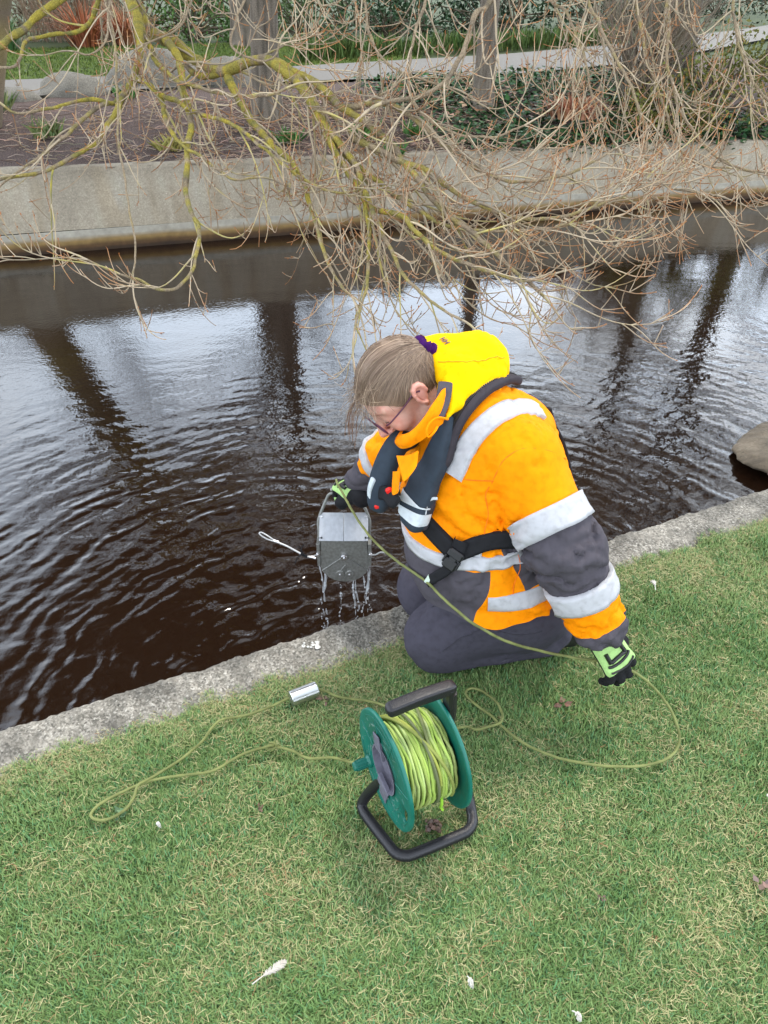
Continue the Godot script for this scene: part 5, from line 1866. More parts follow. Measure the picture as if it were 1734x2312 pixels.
func build_life_jacket(who: Node3D):
	var m := MB.new()
	# the left lobe lies from the shoulder down the chest
	var body := jacket
	var lay := func(pts: Array, step: float, lift: float) -> Array:
		var q := curve(pts, step)
		var nn := PackedVector3Array()
		for k in q.size():
			q[k] = body.onto(q[k], lift)
			nn.append(body.grad(q[k]))
		# even out
		for r in 3:
			for k in range(1, q.size() - 1):
				q[k] = (q[k - 1] + q[k] * 2.0 + q[k + 1]) * 0.25
				nn[k] = (nn[k - 1] + nn[k] * 2.0 + nn[k + 1]).normalized()
		return [q, nn]
	var vest: MeshInstance3D
	var lp: Array = lay.call([Vector3(0.149, 0.736, -1.592), Vector3(0.133, 0.717, -1.567), Vector3(0.108, 0.688, -1.547), Vector3(0.069, 0.627, -1.529), Vector3(0.042, 0.573, -1.515), Vector3(0.034, 0.517, -1.512)], 0.012, 0.028)
	var w := PackedFloat32Array()
	var n: int = lp[0].size()
	for k in n: w.append(lerpf(0.040, 0.086, smoothstep(0.0, 0.7, float(k) / n)) * (1.0 - 0.12 * smoothstep(0.85, 1.0, float(k) / n)))
	pad(m, lp[0], lp[1], w, 0.044, Color.WHITE, 24, 0.6)
	vest = part("life_jacket", m.mesh(), M.navy, who, "folded dark life jacket with black zips and white bands")
	# white bands at the foot of the lobe
	for f in [[0.77, 0.855], [0.89, 0.97]]:
		m = MB.new()
		var q := PackedVector3Array()
		var nn := PackedVector3Array()
		var ww := PackedFloat32Array()
		for k in 5:
			var i := clampf(lerpf(f[0], f[1], k / 4.0), 0, 1) * (n - 1)
			var a := int(i)
			var b := mini(a + 1, n - 1)
			q.append(lp[0][a].lerp(lp[0][b], i - a))
			nn.append(lp[1][a])
			ww.append(lerpf(w[a], w[b], i - a) + 0.004)
		var rows := []
		for k in q.size():
			var t := (q[mini(k + 1, 4)] - q[maxi(k - 1, 0)]).normalized()
			var no := (nn[k] - t * nn[k].dot(t)).normalized()
			nn[k] = no
			var s := t.cross(no).normalized()
			var row := PackedVector3Array()
			for i in 24:
				var a := TAU * i / 24
				row.append(q[k] + s * signf(cos(a)) * pow(absf(cos(a)), 0.6) * ww[k] * 0.5 + nn[k] * signf(sin(a)) * pow(absf(sin(a)), 0.6) * 0.0255)
			rows.append(row)
		m.sheet(rows, true, null, true)
		part("white_band", m.mesh(), M.white_tape, vest)
	# the zip edge down the outer side of the lobe, up round the neck under the hood
	m = MB.new()
	var zp: Array = lay.call([Vector3(0.327, 0.772, -1.776), Vector3(0.294, 0.775, -1.730), Vector3(0.221, 0.768, -1.640), Vector3(0.177, 0.756, -1.594), Vector3(0.151, 0.744, -1.567), Vector3(0.117, 0.712, -1.533), Vector3(0.093, 0.671, -1.510), Vector3(0.079, 0.614, -1.495), Vector3(0.071, 0.569, -1.488), Vector3(0.060, 0.518, -1.488)], 0.012, 0.018)
	var zw := PackedFloat32Array()
	for k in zp[0].size(): zw.append(lerpf(0.046, 0.034, smoothstep(0.1, 0.5, float(k) / zp[0].size())))
	pad(m, zp[0], zp[1], zw, 0.024, Color.WHITE, 16, 0.6)
	part("zip_cover", m.mesh(), M.zip_cloth, vest, "black zipped edge of the left lobe and collar")
	m = MB.new()
	var teeth := PackedVector3Array()
	for k in zp[0].size():
		teeth.append(zp[0][k] + zp[1][k] * 0.0128)
	for k in range(0, teeth.size() - 1):
		for s in 3:
			var p := teeth[k].lerp(teeth[k + 1], s / 3.0)
			var t := (teeth[k + 1] - teeth[k]).normalized()
			m.box(p, Vector3(0.0024, 0.0022, 0.0085), 0.0, Basis(t, zp[1][k], t.cross(zp[1][k])).orthonormalized())
	part("zip", m.mesh(), M.black_plastic, vest)
	m = MB.new()
	var tabp: Array = lay.call([Vector3(0.080, 0.609, -1.479), Vector3(0.077, 0.586, -1.475), Vector3(0.072, 0.562, -1.471)], 0.01, 0.036)
	pad(m, tabp[0], tabp[1], 0.007, 0.003)
	part("white_tab", m.mesh(), M.white_tape, vest)
	# the right lobe, bulging out beyond the chest
	m = MB.new()
	var rp := curve([Vector3(0.063, 0.645, -1.688), Vector3(0.037, 0.650, -1.654), Vector3(0.015, 0.623, -1.635), Vector3(-0.001, 0.585, -1.621), Vector3(-0.011, 0.541, -1.615), Vector3(-0.011, 0.504, -1.613)], 0.012)
	var rn := PackedVector3Array()
	var rw := PackedFloat32Array()
	for k in rp.size():
		rn.append(Vector3(-0.55, 0.45, 0.7).normalized())
		rw.append(lerpf(0.052, 0.058, float(k) / rp.size()))
	pad(m, rp, rn, rw, 0.055, Color.WHITE, 24, 0.7)
	part("lobe", m.mesh(), M.navy, vest, "right lobe of the life jacket")
	m = MB.new()
	var wp := curve([Vector3(-0.026, 0.575, -1.602), Vector3(-0.034, 0.544, -1.604), Vector3(-0.033, 0.512, -1.606)], 0.01)
	var wn := PackedVector3Array()
	for k in wp.size(): wn.append(Vector3(-0.8, 0.3, 0.5).normalized())
	pad(m, wp, wn, 0.016, 0.012)
	part("white_band", m.mesh(), M.white_tape, vest)
	m = MB.new()
	m.box(Vector3(-0.013, 0.506, -1.590), Vector3(0.022, 0.012, 0.014), 0.003, Basis(Vector3(0, 0, 1), 0.3))
	part("red_toggle", m.mesh(), M.red, vest)
	m = MB.new()
	m.box(Vector3(0.012, 0.581, -1.545), Vector3(0.016, 0.014, 0.012), 0.003, Basis(Vector3(0, 0, 1), 0.5))
	part("red_toggle", m.mesh(), M.red, vest)
	m = MB.new()
	var cp := curve([Vector3(-0.009, 0.538, -1.600), Vector3(0.007, 0.564, -1.557), Vector3(0.025, 0.564, -1.521)], 0.01)
	var cn := PackedVector3Array()
	for k in cp.size(): cn.append(Vector3(-0.3, 0.5, 0.8).normalized())
	pad(m, cp, cn, 0.034, 0.02)
	part("clip_strap", m.mesh(), M.black_cloth, vest)
	# belt and crotch strap with a buckle, drawn tight over the folds
	var tight := Blob.new()
	tight.caps = jacket.caps.slice(0, 3) + jacket.caps.slice(3, 5) + [jacket.caps[5]]
	m = MB.new()
	band(m, tight, curve([Vector3(0.061, 0.509, -1.531), Vector3(0.081, 0.499, -1.487), Vector3(0.110, 0.486, -1.454), Vector3(0.144, 0.470, -1.431), Vector3(0.162, 0.462, -1.425)], 0.012), 0.042, 0.013, 5)
	band(m, tight, curve([Vector3(0.162, 0.467, -1.428), Vector3(0.205, 0.489, -1.419), Vector3(0.248, 0.501, -1.428), Vector3(0.296, 0.496, -1.461), Vector3(0.336, 0.482, -1.500)], 0.012), 0.042, 0.012, 5)
	part("belt", m.mesh(), M.black_cloth, vest)
	m = MB.new()
	band(m, tight, curve([Vector3(0.169, 0.501, -1.428), Vector3(0.160, 0.483, -1.415), Vector3(0.150, 0.463, -1.414)], 0.008), 0.036, 0.017, 4)
	band(m, tight, curve([Vector3(0.138, 0.437, -1.407), Vector3(0.117, 0.411, -1.414), Vector3(0.092, 0.383, -1.430), Vector3(0.078, 0.357, -1.449)], 0.01), 0.026, 0.014, 4)
	part("crotch_strap", m.mesh(), M.black_cloth, vest)
	m = MB.new()
	var bo := tight.onto(Vector3(0.141, 0.462, -1.400), 0.020)
	var bn := tight.grad(bo)
	var bt := (Vector3(0.133, 0.431, -1.403) - Vector3(0.160, 0.479, -1.413))
	bt = (bt - bn * bt.dot(bn)).normalized()
	var bb := Basis(bt.cross(bn), bt, bn)
	m.box(bo - bt * 0.016, Vector3(0.040, 0.022, 0.014), 0.004, bb)
	m.box(bo + bt * 0.013, Vector3(0.036, 0.026, 0.015), 0.004, bb)
	m.box(bo + bt * 0.0, Vector3(0.022, 0.02, 0.011), 0.003, bb)
	for s in [-1, 1]: m.box(bo + bb.x * 0.019 * s + bt * 0.006, Vector3(0.006, 0.022, 0.011), 0.002, bb)
	part("buckle", m.mesh(), M.black_plastic, vest)
	m = MB.new()
	var to := tight.onto(Vector3(0.077, 0.374, -1.437), 0.014)
	m.box(to, Vector3(0.012, 0.024, 0.003), 0.001, bb)
	part("care_tag", m.mesh(), mat(Color(0.74, 0.80, 0.74), 0.6), vest)
	# a zip pull ribbon on the pocket and the back strap that shows behind the shoulder
	m = MB.new()
	band(m, body, curve([Vector3(0.217, 0.478, -1.411), Vector3(0.227, 0.470, -1.407), Vector3(0.238, 0.465, -1.403)], 0.006), 0.009, 0.006, 3)
	part("zip_pull", m.mesh(), M.tape, vest)
	m = MB.new()
	var sp: Array = lay.call([Vector3(0.398, 0.664, -1.762), Vector3(0.434, 0.606, -1.745), Vector3(0.453, 0.552, -1.708), Vector3(0.467, 0.503, -1.673), Vector3(0.482, 0.447, -1.659)], 0.012, 0.006)
	pad(m, sp[0], sp[1], 0.040, 0.010)
	part("back_strap", m.mesh(), M.black_cloth, vest)
# ---------------------------------------------------------------- head, hair, glasses; gloves

var head_at := Vector3(0.055, 0.761, -1.714)
var head_basis: Basis # x = facing, y = crown, z = left

func hp(f: float, u: float, l: float) -> Vector3:
	return head_at + head_basis * Vector3(f, u, l)

func build_head(who: Node3D):
	rng.seed = 611
	var f := Vector3(-0.626, -0.668, 0.403).normalized()
	var u := Vector3(-0.688, 0.716, 0.12)
	u = (u - f * u.dot(f)).normalized()
	head_basis = Basis(f, u, f.cross(u)) if f.cross(u).z > 0 else Basis(f, u, u.cross(f))
	var m := MB.new()
	# the body inside the clothes
	var b := Blob.new()
	b.chain([Vector3(0.288, 0.228, -1.591), Vector3(0.256, 0.377, -1.622), Vector3(0.260, 0.539, -1.662), Vector3(0.237, 0.655, -1.694)], [0.13, 0.12, 0.13, 0.08], 0.05)
	b.cap(Vector3(0.237, 0.655, -1.694), arm_l[0], 0.08, 0.06).chain(arm_l, [0.06, 0.05, 0.036])
	b.cap(Vector3(0.237, 0.655, -1.694), arm_r[0], 0.08, 0.055).chain(arm_r, [0.05, 0.042, 0.03])
	b.chain([Vector3(0.326, 0.213, -1.580), Vector3(0.155, 0.105, -1.542), Vector3(0.465, 0.062, -1.590)], [0.09, 0.05, 0.035], 0.02)
	b.chain([Vector3(0.286, 0.177, -1.775), Vector3(0.146, 0.092, -1.776), Vector3(0.459, 0.060, -1.754)], [0.085, 0.045, 0.035], 0.02)
	b.cap(Vector3(0.237, 0.655, -1.694), hp(-0.035, -0.06, 0), 0.07, 0.055, 0.04)
	b.cap(hp(-0.03, -0.02, 0), hp(-0.03, 0.03, 0), 0.06, 0.06, 0.03)
	b.build(0.018)
	var skin := func(p: Vector3, _n: Vector3) -> Color:
		var q := head_basis.inverse() * (p - head_at)
		var red := 0.0
		red = maxf(red, 0.8 * exp(-(q - Vector3(0.115, -0.03, 0.0)).length_squared() / 0.0005))
		red = maxf(red, 0.55 * exp(-(q - Vector3(0.075, -0.025, 0.045)).length_squared() / 0.0009))
		red = maxf(red, 0.55 * smoothstep(0.068, 0.078, absf(q.z)))
		var mott := 1.0 + 0.16 * nz(p, 40.0) + 0.10 * nz(p, 110.0)
		var c := Color(mott, mott * (1.0 - 0.25 * maxf(0.0, nz(p + Vector3(5, 5, 5), 28.0))), mott * (1.0 - 0.25 * maxf(0.0, nz(p + Vector3(5, 5, 5), 28.0)))).lerp(Color(1.0, 0.66, 0.61), red)
		var brow := exp(-pow((q.y - 0.036 + 4.0 * pow(absf(q.z) - 0.03, 2.0)) / 0.0042, 2.0)) * smoothstep(0.008, 0.014, absf(q.z)) * smoothstep(0.055, 0.045, absf(q.z)) * smoothstep(0.06, 0.08, q.x)
		c = c.lerp(Color(0.45, 0.36, 0.30), brow * 0.7)
		var lips := exp(-pow((q.y + 0.060) / 0.0065, 2.0)) * smoothstep(0.028, 0.018, absf(q.z)) * smoothstep(0.07, 0.085, q.x)
		c = c.lerp(Color(0.86, 0.50, 0.48), lips * 0.8)
		return c
	b.add_to(m, skin)
	var h := Blob.new()
	h.ball(Vector3(-0.006, 0.045, 0), Vector3(0.092, 0.083, 0.074), Basis(), 0.02)
	h.cap(Vector3(0.045, 0.0, 0), Vector3(0.052, -0.082, 0), 0.054, 0.030, 0.03)
	h.ball(Vector3(0.04, 0.035, 0), Vector3(0.055, 0.055, 0.064), Basis(), 0.02)
	for s in [-1, 1]:
		h.cap(Vector3(-0.005, -0.045, 0.052 * s), Vector3(0.058, -0.088, 0.016 * s), 0.016, 0.018, 0.03)
		h.ball(Vector3(0.062, -0.020, 0.038 * s), Vector3(0.028, 0.026, 0.024), Basis(), 0.02)
		h.cap(Vector3(0.083, 0.036, 0.014 * s), Vector3(0.070, 0.038, 0.048 * s), 0.011, 0.011, 0.012)
		h.ball(Vector3(0.078, 0.011, 0.031 * s), Vector3(0.013, 0.0115, 0.0155), Basis(), 0.003)
		h.cap(Vector3(0.104, -0.030, 0.009 * s), Vector3(0.100, -0.030, 0.012 * s), 0.0075, 0.007, 0.006)
	h.cap(Vector3(0.092, 0.022, 0), Vector3(0.116, -0.024, 0), 0.0085, 0.0105, 0.010)
	h.cap(Vector3(0.090, -0.056, -0.014), Vector3(0.090, -0.056, 0.014), 0.0075, 0.0075, 0.008)
	h.cap(Vector3(0.086, -0.067, -0.011), Vector3(0.086, -0.067, 0.011), 0.0075, 0.0075, 0.008)
	h.ball(Vector3(0.078, -0.092, 0), Vector3(0.017, 0.014, 0.018), Basis(), 0.012)
	h.cap(Vector3(-0.02, -0.03, 0), Vector3(-0.04, -0.09, 0), 0.052, 0.052, 0.03)
	# the left ear: a rimmed shell, and its lobe
	for s in [-1, 1]:
		var rim := []
		for k in 9:
			var a := lerpf(-0.5, 4.1, k / 8.0)
			rim.append(Vector3(-0.010 - 0.0165 * cos(a + 0.3), 0.004 + 0.026 * sin(a + 0.3) , (0.079 + 0.005 * sin(a * 0.5)) * s))
		for k in 8: h.cap(rim[k], rim[k + 1], 0.0042, 0.0042, 0.003)
		h.ball(Vector3(-0.010, 0.002, 0.073 * s), Vector3(0.014, 0.024, 0.006), Basis(), 0.005)
		h.ball(Vector3(-0.004, -0.024, 0.075 * s), Vector3(0.008, 0.009, 0.005), Basis(), 0.004)
	h.build(0.0032)
	h.mirror()
	for i in h.v.size():
		h.v[i] = head_at + head_basis * h.v[i]
		h.n[i] = head_basis * h.n[i]
	h.add_to(m, skin)
	part("body", m.mesh(), M.skin, who)
	# closed looking down: lash lines
	var lashes := []
	for s in [-1, 1]:
		var lash := MB.new()
		lashes.append(lash)
		var q := PackedVector3Array()
		for k in 7:
			var a := lerpf(-1.0, 1.0, k / 6.0)
			q.append(hp(0.0935 - 0.005 * a * a, 0.0065 - 0.002 * (1.0 - a * a), (0.031 + 0.0125 * a) * s))
		lash.tube(q, 0.0011, 5)
	var hair_cols := [lin(Color(0.58, 0.49, 0.415)), lin(Color(0.45, 0.37, 0.31)), lin(Color(0.72, 0.63, 0.535)), lin(Color(0.34, 0.275, 0.235))]
	# hair: a close cap under combed strands that run back to the band
	var cap := Blob.new()
	cap.ball(Vector3(-0.006, 0.049, 0), Vector3(0.100, 0.0905, 0.0805), Basis(), 0.02)
	cap.ball(Vector3(0.04, 0.040, 0), Vector3(0.060, 0.060, 0.068), Basis(), 0.02)
	cap.ball(Vector3(-0.052, 0.0, 0), Vector3(0.050, 0.056, 0.060), Basis(), 0.03)
	cap.build(0.005)
	var line := func(q: Vector3) -> float:
		var g := q.y * 0.80 - q.x * 0.60 - 0.002
		# the temple comes down in front of the ear, the hair goes round behind it
		g += 0.014 * exp(-pow((q.x - 0.038) / 0.018, 2.0)) * smoothstep(0.045, 0.065, absf(q.z))
		g -= 0.004 * exp(-pow((q.x + 0.004) / 0.014, 2.0)) * smoothstep(0.055, 0.075, absf(q.z))
		g += 0.046 * smoothstep(-0.010, -0.04, q.x)
		return g
	var kept: Blob = cap.split(line)[0]
	kept.mirror()
	for i in kept.v.size():
		kept.v[i] = head_at + head_basis * kept.v[i]
		kept.n[i] = head_basis * kept.n[i]
	var hair := part("hair", kept.mesh(hair_cols[1].lerp(hair_cols[0], 0.45)), M.hair, who)
	for e in lashes: part("eyelash", e.mesh(), mat(Color(0.2, 0.14, 0.11), 0.8), who)
	var tie := Vector3(-0.099, 0.034, 0.010)
	m = MB.new()
	var skull := Blob.new()
	skull.balls = cap.balls
	var made := 0
	while made < 1800:
		# start on the hairline all round
		var az := rnd(-PI, PI)
		var q := Vector3(cos(az), rnd(-1.0, 1.0), sin(az)).normalized() * 0.15 + Vector3(-0.01, 0.03, 0)
		q = skull.onto(q, 0.0)
		var g: float = line.call(q)
		if g < 0.0: continue
		if g > 0.016 and rng.randf() < 0.2: continue
		made += 1
		var pts := PackedVector3Array()
		var n := 11
		var phase := rnd(0, TAU)
		var lift := rnd(0.0003, 0.0022)
		for k in n:
			var t := float(k) / (n - 1)
			var p := q.lerp(tie, t)
			# the sweep bows upwards over the crown
			p += Vector3(0.01, 0.028, q.z * 0.35) * sin(t * PI)
			p = skull.onto(p, lift + 0.0016 * sin(t * 5.0 + phase)) if t < 0.96 else tie + (p - tie) * 0.6
			pts.append(hp(p.x, p.y, p.z))
		var c: Color = hair_cols[rng.randi() % 3].lerp(hair_cols[0], rnd(0.25, 0.8))
		m.tube(pts, rnd(0.0004, 0.0009), 3, c * rnd(0.68, 1.22), false, 0.7)
	# loose wisps blown forward over the brow
	for k in 190:
		var q := Vector3(rnd(0.03, 0.098), rnd(0.05, 0.115), rnd(-0.05, 0.055))
		q = skull.onto(q, 0.002)
		var d := Vector3(rnd(0.1, 1.0), rnd(-0.6, 0.5), rnd(-0.6, 0.6)).normalized()
		var curl := any_dir() * 0.4
		var pts := PackedVector3Array([hp(q.x, q.y, q.z)])
		var len := rnd(0.03, 0.075)
		for s in 8:
			d = (d + curl * 0.35 + Vector3(-0.02, -0.10, 0)).normalized()
			q += d * len / 8.0
			pts.append(hp(q.x, q.y, q.z))
		m.tube(pts, rnd(0.00025, 0.0005), 3, hair_cols[rng.randi() % 3], false)
	# long strands hanging in front of the face
	for k in 24:
		var q := skull.onto(Vector3(rnd(0.07, 0.10), rnd(0.03, 0.09), rnd(-0.06, -0.01)), 0.003)
		var w := hp(q.x, q.y, q.z)
		var pts := PackedVector3Array([w])
		var d := Vector3(-0.5, -0.4, rnd(-0.2, 0.4))
		for s in 9:
			d = (d + Vector3(rnd(-0.05, 0.12), -0.22, rnd(-0.1, 0.1))).normalized()
			w += d * rnd(0.009, 0.014)
			pts.append(w)
		m.tube(pts, 0.0005, 3, lin(Color(0.50, 0.37, 0.27)), false)
	part("strands", m.mesh(), M.hair, hair)
	# the tail below the band, going down into the hood
	var tail := Blob.new()
	tail.chain([hp(-0.101, 0.032, 0.0), hp(-0.108, 0.020, -0.02), hp(-0.108, 0.0, -0.03), hp(-0.10, -0.04, -0.03)], [0.012, 0.013, 0.012, 0.010], 0.01).build(0.006)
	part("ponytail", tail.mesh(hair_cols[1]), M.hair, hair)
	# scrunchie: a gathered ring of velvet
	m = MB.new()
	var c0 := hp(tie.x - 0.008, tie.y + 0.004, tie.z)
	var ax := (head_basis * Vector3(-0.92, 0.2, 0.05)).normalized()
	var a1 := ax.cross(Vector3.UP).normalized()
	var a2 := ax.cross(a1)
	var rows := []
	for k in 36:
		var w := TAU * k / 36
		var row := PackedVector3Array()
		var rr := 0.0135 + 0.0035 * sin(w * 9.0) + 0.002 * sin(w * 14.0 + 1.0)
		for i in 10:
			var v := TAU * i / 10
			row.append(c0 + (a1 * cos(w) + a2 * sin(w)) * (0.019 + rr * cos(v)) + ax * (rr * sin(v) + 0.003 * sin(w * 7.0)))
		rows.append(row)
	rows.append(rows[0])
	m.sheet(rows, true, null, true)
	part("scrunchie", m.mesh(), M.purple, hair)
	# glasses
	m = MB.new()
	var pane := MB.new()
	for s in [-1, 1]:
		var ringp := PackedVector3Array()
		for k in 25:
			var a := TAU * k / 24
			var x := 0.0255 * signf(cos(a)) * pow(absf(cos(a)), 0.75)
			var y := 0.0165 * signf(sin(a)) * pow(absf(sin(a)), 0.75)
			ringp.append(hp(0.112 - 0.10 * pow((0.033 + x), 2.0) * 4.0, 0.006 + y, (0.033 + x) * s))
		m.tube(ringp, 0.0021, 6, Color.WHITE, false)
		var mid := hp(0.111, 0.006, 0.033 * s)
		for k in 24: pane.tri(mid, ringp[k], ringp[k + 1])
		m.tube(curve([hp(0.098, 0.012, 0.058 * s), hp(0.085, 0.014, 0.069 * s), hp(0.04, 0.016, 0.076 * s), hp(0.004, 0.020, 0.079 * s), hp(-0.012, 0.012, 0.080 * s)], 0.008), 0.0021, 6)
	m.tube(curve([hp(0.1115, 0.010, -0.008), hp(0.1145, 0.013, 0), hp(0.1115, 0.010, 0.008)], 0.004), 0.0015, 6)
	var gl := part("glasses", m.mesh(), mat(Color(0.33, 0.13, 0.24), 0.3), who, "plum coloured glasses")
	var lens := mat(Color(1, 1, 1, 0.06), 0.02)
	lens.transparency = BaseMaterial3D.TRANSPARENCY_ALPHA
	part("lens", pane.mesh(), lens, gl)

# a gloved hand: palm, four fingers and a thumb, each its own bent chain
# wrist, towards the knuckles, across towards the index finger, out of the back of the hand
func hand_blob(w: Vector3, dir: Vector3, side: Vector3, back: Vector3, curls: Array, spread: float, thumb: Array) -> Dictionary:
	var b := Blob.new()
	b.cap(w - dir * 0.025, w + dir * 0.012, 0.030, 0.030, 0.02)
	var lens := [[0.044, 0.027, 0.022], [0.048, 0.030, 0.023], [0.044, 0.028, 0.022], [0.034, 0.022, 0.019]]
	var fingers := []
	for k in 4:
		var x := 0.031 - 0.0205 * k
		var kn := w + dir * (0.088 - 0.006 * absf(k - 1.0)) + side * x
		b.cap(w + dir * 0.012 + side * x * 0.7, kn, 0.0175, 0.0145, 0.014)
		var a := 0.0
		var p := kn
		var pts := [p]
		for j in 3:
			a += curls[k][j]
			var d := dir * cos(a) - back * sin(a) + side * spread * (1.5 - k)
			p += d.normalized() * lens[k][j]
			pts.append(p)
		fingers.append(pts)
		b.chain(pts, [0.0125, 0.0115, 0.0105, 0.0095], 0.006)
	var tp := []
	for q in thumb: tp.append(w + dir * q.x + side * q.y - back * q.z)
	b.chain(tp, [0.0185, 0.0145, 0.0125, 0.0105], 0.012)
	b.build(0.0034)
	return {"blob": b, "fingers": fingers}

func glove_parts(called_label: String, who: Node3D, w: Vector3, dir: Vector3, side: Vector3, back: Vector3, h: Dictionary):
	var b: Blob = h.blob
	# pale green back, dark palm and finger sides
	var halves := b.split(func(p):
		var q: Vector3 = p - w
		var s := q.dot(side)
		var g := q.dot(back) - 0.004 + 6.0 * s * s * 0.6
		var lim: float = q.dot(dir)
		return minf(q.dot(back) - 0.003, minf(lim - 0.004, 0.088 - lim)) - 0.0 * g)
	var glove := part("glove", halves[1].mesh(), M.black_cloth, who, called_label)
	part("back_panel", halves[0].mesh(), M.lime, glove, "pale lime back of the glove")
	# moulded bars over the knuckles
	var m := MB.new()
	for q in [[0.070, 0.040, 0.005], [0.090, 0.042, 0.0035]]:
		var path := PackedVector3Array()
		for k in 13:
			var x: float = lerpf(-1, 1, k / 12.0) * q[1]
			path.append(b.onto(w + dir * (q[0] - 0.010 * pow(x / 0.04, 2.0)) + side * x + back * 0.03, 0.001))
		m.tube(path, q[2] * 0.8, 6)
	var u := PackedVector3Array()
	for k in 15:
		var a := lerpf(-1.0, 1.0, k / 14.0)
		var x: float = clampf(a * 1.45, -1, 1) * 0.026
		var y := 0.056 - 0.028 * smoothstep(0.68, 1.0, absf(a))
		u.append(b.onto(w + dir * y + side * x + back * 0.03, 0.001))
	m.tube(u, 0.0055, 6)
	part("knuckle_guard", m.mesh(), M.black_plastic, glove)
	# lime tips with ribs
	m = MB.new()
	for fg in h.fingers:
		for s in 2:
			var a: Vector3 = fg[s + 1]
			var c: Vector3 = fg[s + 2]
			var along: Vector3 = (c - a).normalized()
			var out: Vector3 = (back + dir * 0.8).normalized()
			out = (out - along * out.dot(along)).normalized()
			var q := PackedVector3Array()
			for k in 4: q.append(a.lerp(c, 0.1 + 0.27 * k) + out * 0.0088)
			m.tube(q, PackedFloat32Array([0.005, 0.0065, 0.0065, 0.005]), 8)
	part("finger_pad", m.mesh(), M.lime, glove)

func glove_left(who: Node3D):
	var w := Vector3(0.531, 0.266, -1.367)
	var dir := (Vector3(0.587, 0.194, -1.335) - w).normalized()
	var back := (Vector3(0, 1.6, 0) - w).normalized() * 0.75 + Vector3(0.35, 0.15, 0.2)
	back = (back - dir * back.dot(dir)).normalized()
	var side := -dir.cross(back).normalized()
	# the thumb side is the one nearer the camera's left and below
	if side.dot(Vector3(1, 0, -0.6)) < 0: side = -side
	var h := hand_blob(w, dir, side, back, [[0.75, 0.8, 0.5], [0.55, 0.65, 0.45], [0.45, 0.55, 0.4], [0.55, 0.6, 0.4]], 0.13, [Vector3(0.015, 0.022, 0.008), Vector3(0.050, 0.046, 0.020), Vector3(0.078, 0.042, 0.036), Vector3(0.098, 0.028, 0.044)])
	glove_parts("left glove, pale lime and black, with the rope running through it", who, w, dir, side, back, h)

func glove_right(who: Node3D):
	var bar := Vector3(-0.124, 0.272, -2.0)
	var dir := Vector3(-0.50, -0.10, -0.86).normalized()
	var w := bar + Vector3(0, 0.034, 0) - dir * 0.085 + Vector3(0.004, 0.0, 0)
	var back := Vector3(-0.1, 0.95, 0.2)
	back = (back - dir * back.dot(dir)).normalized()
	var side := dir.cross(back).normalized()
	if side.x > 0: side = -side
	var h := hand_blob(w, dir, side, back, [[1.0, 1.3, 0.9], [1.0, 1.3, 0.9], [1.0, 1.3, 0.9], [1.0, 1.2, 0.8]], 0.03, [Vector3(0.015, 0.025, 0.010), Vector3(0.048, 0.045, 0.028), Vector3(0.070, 0.035, 0.052), Vector3(0.085, 0.012, 0.062)])
	glove_parts("right glove closed over the grab handle, black with a pale lime back", who, w, dir, side, back, h)
# ---------------------------------------------------------------- the sediment grab

const GRAB := Vector3(-0.126, 0.14, -1.93) # the top edge of its front plate

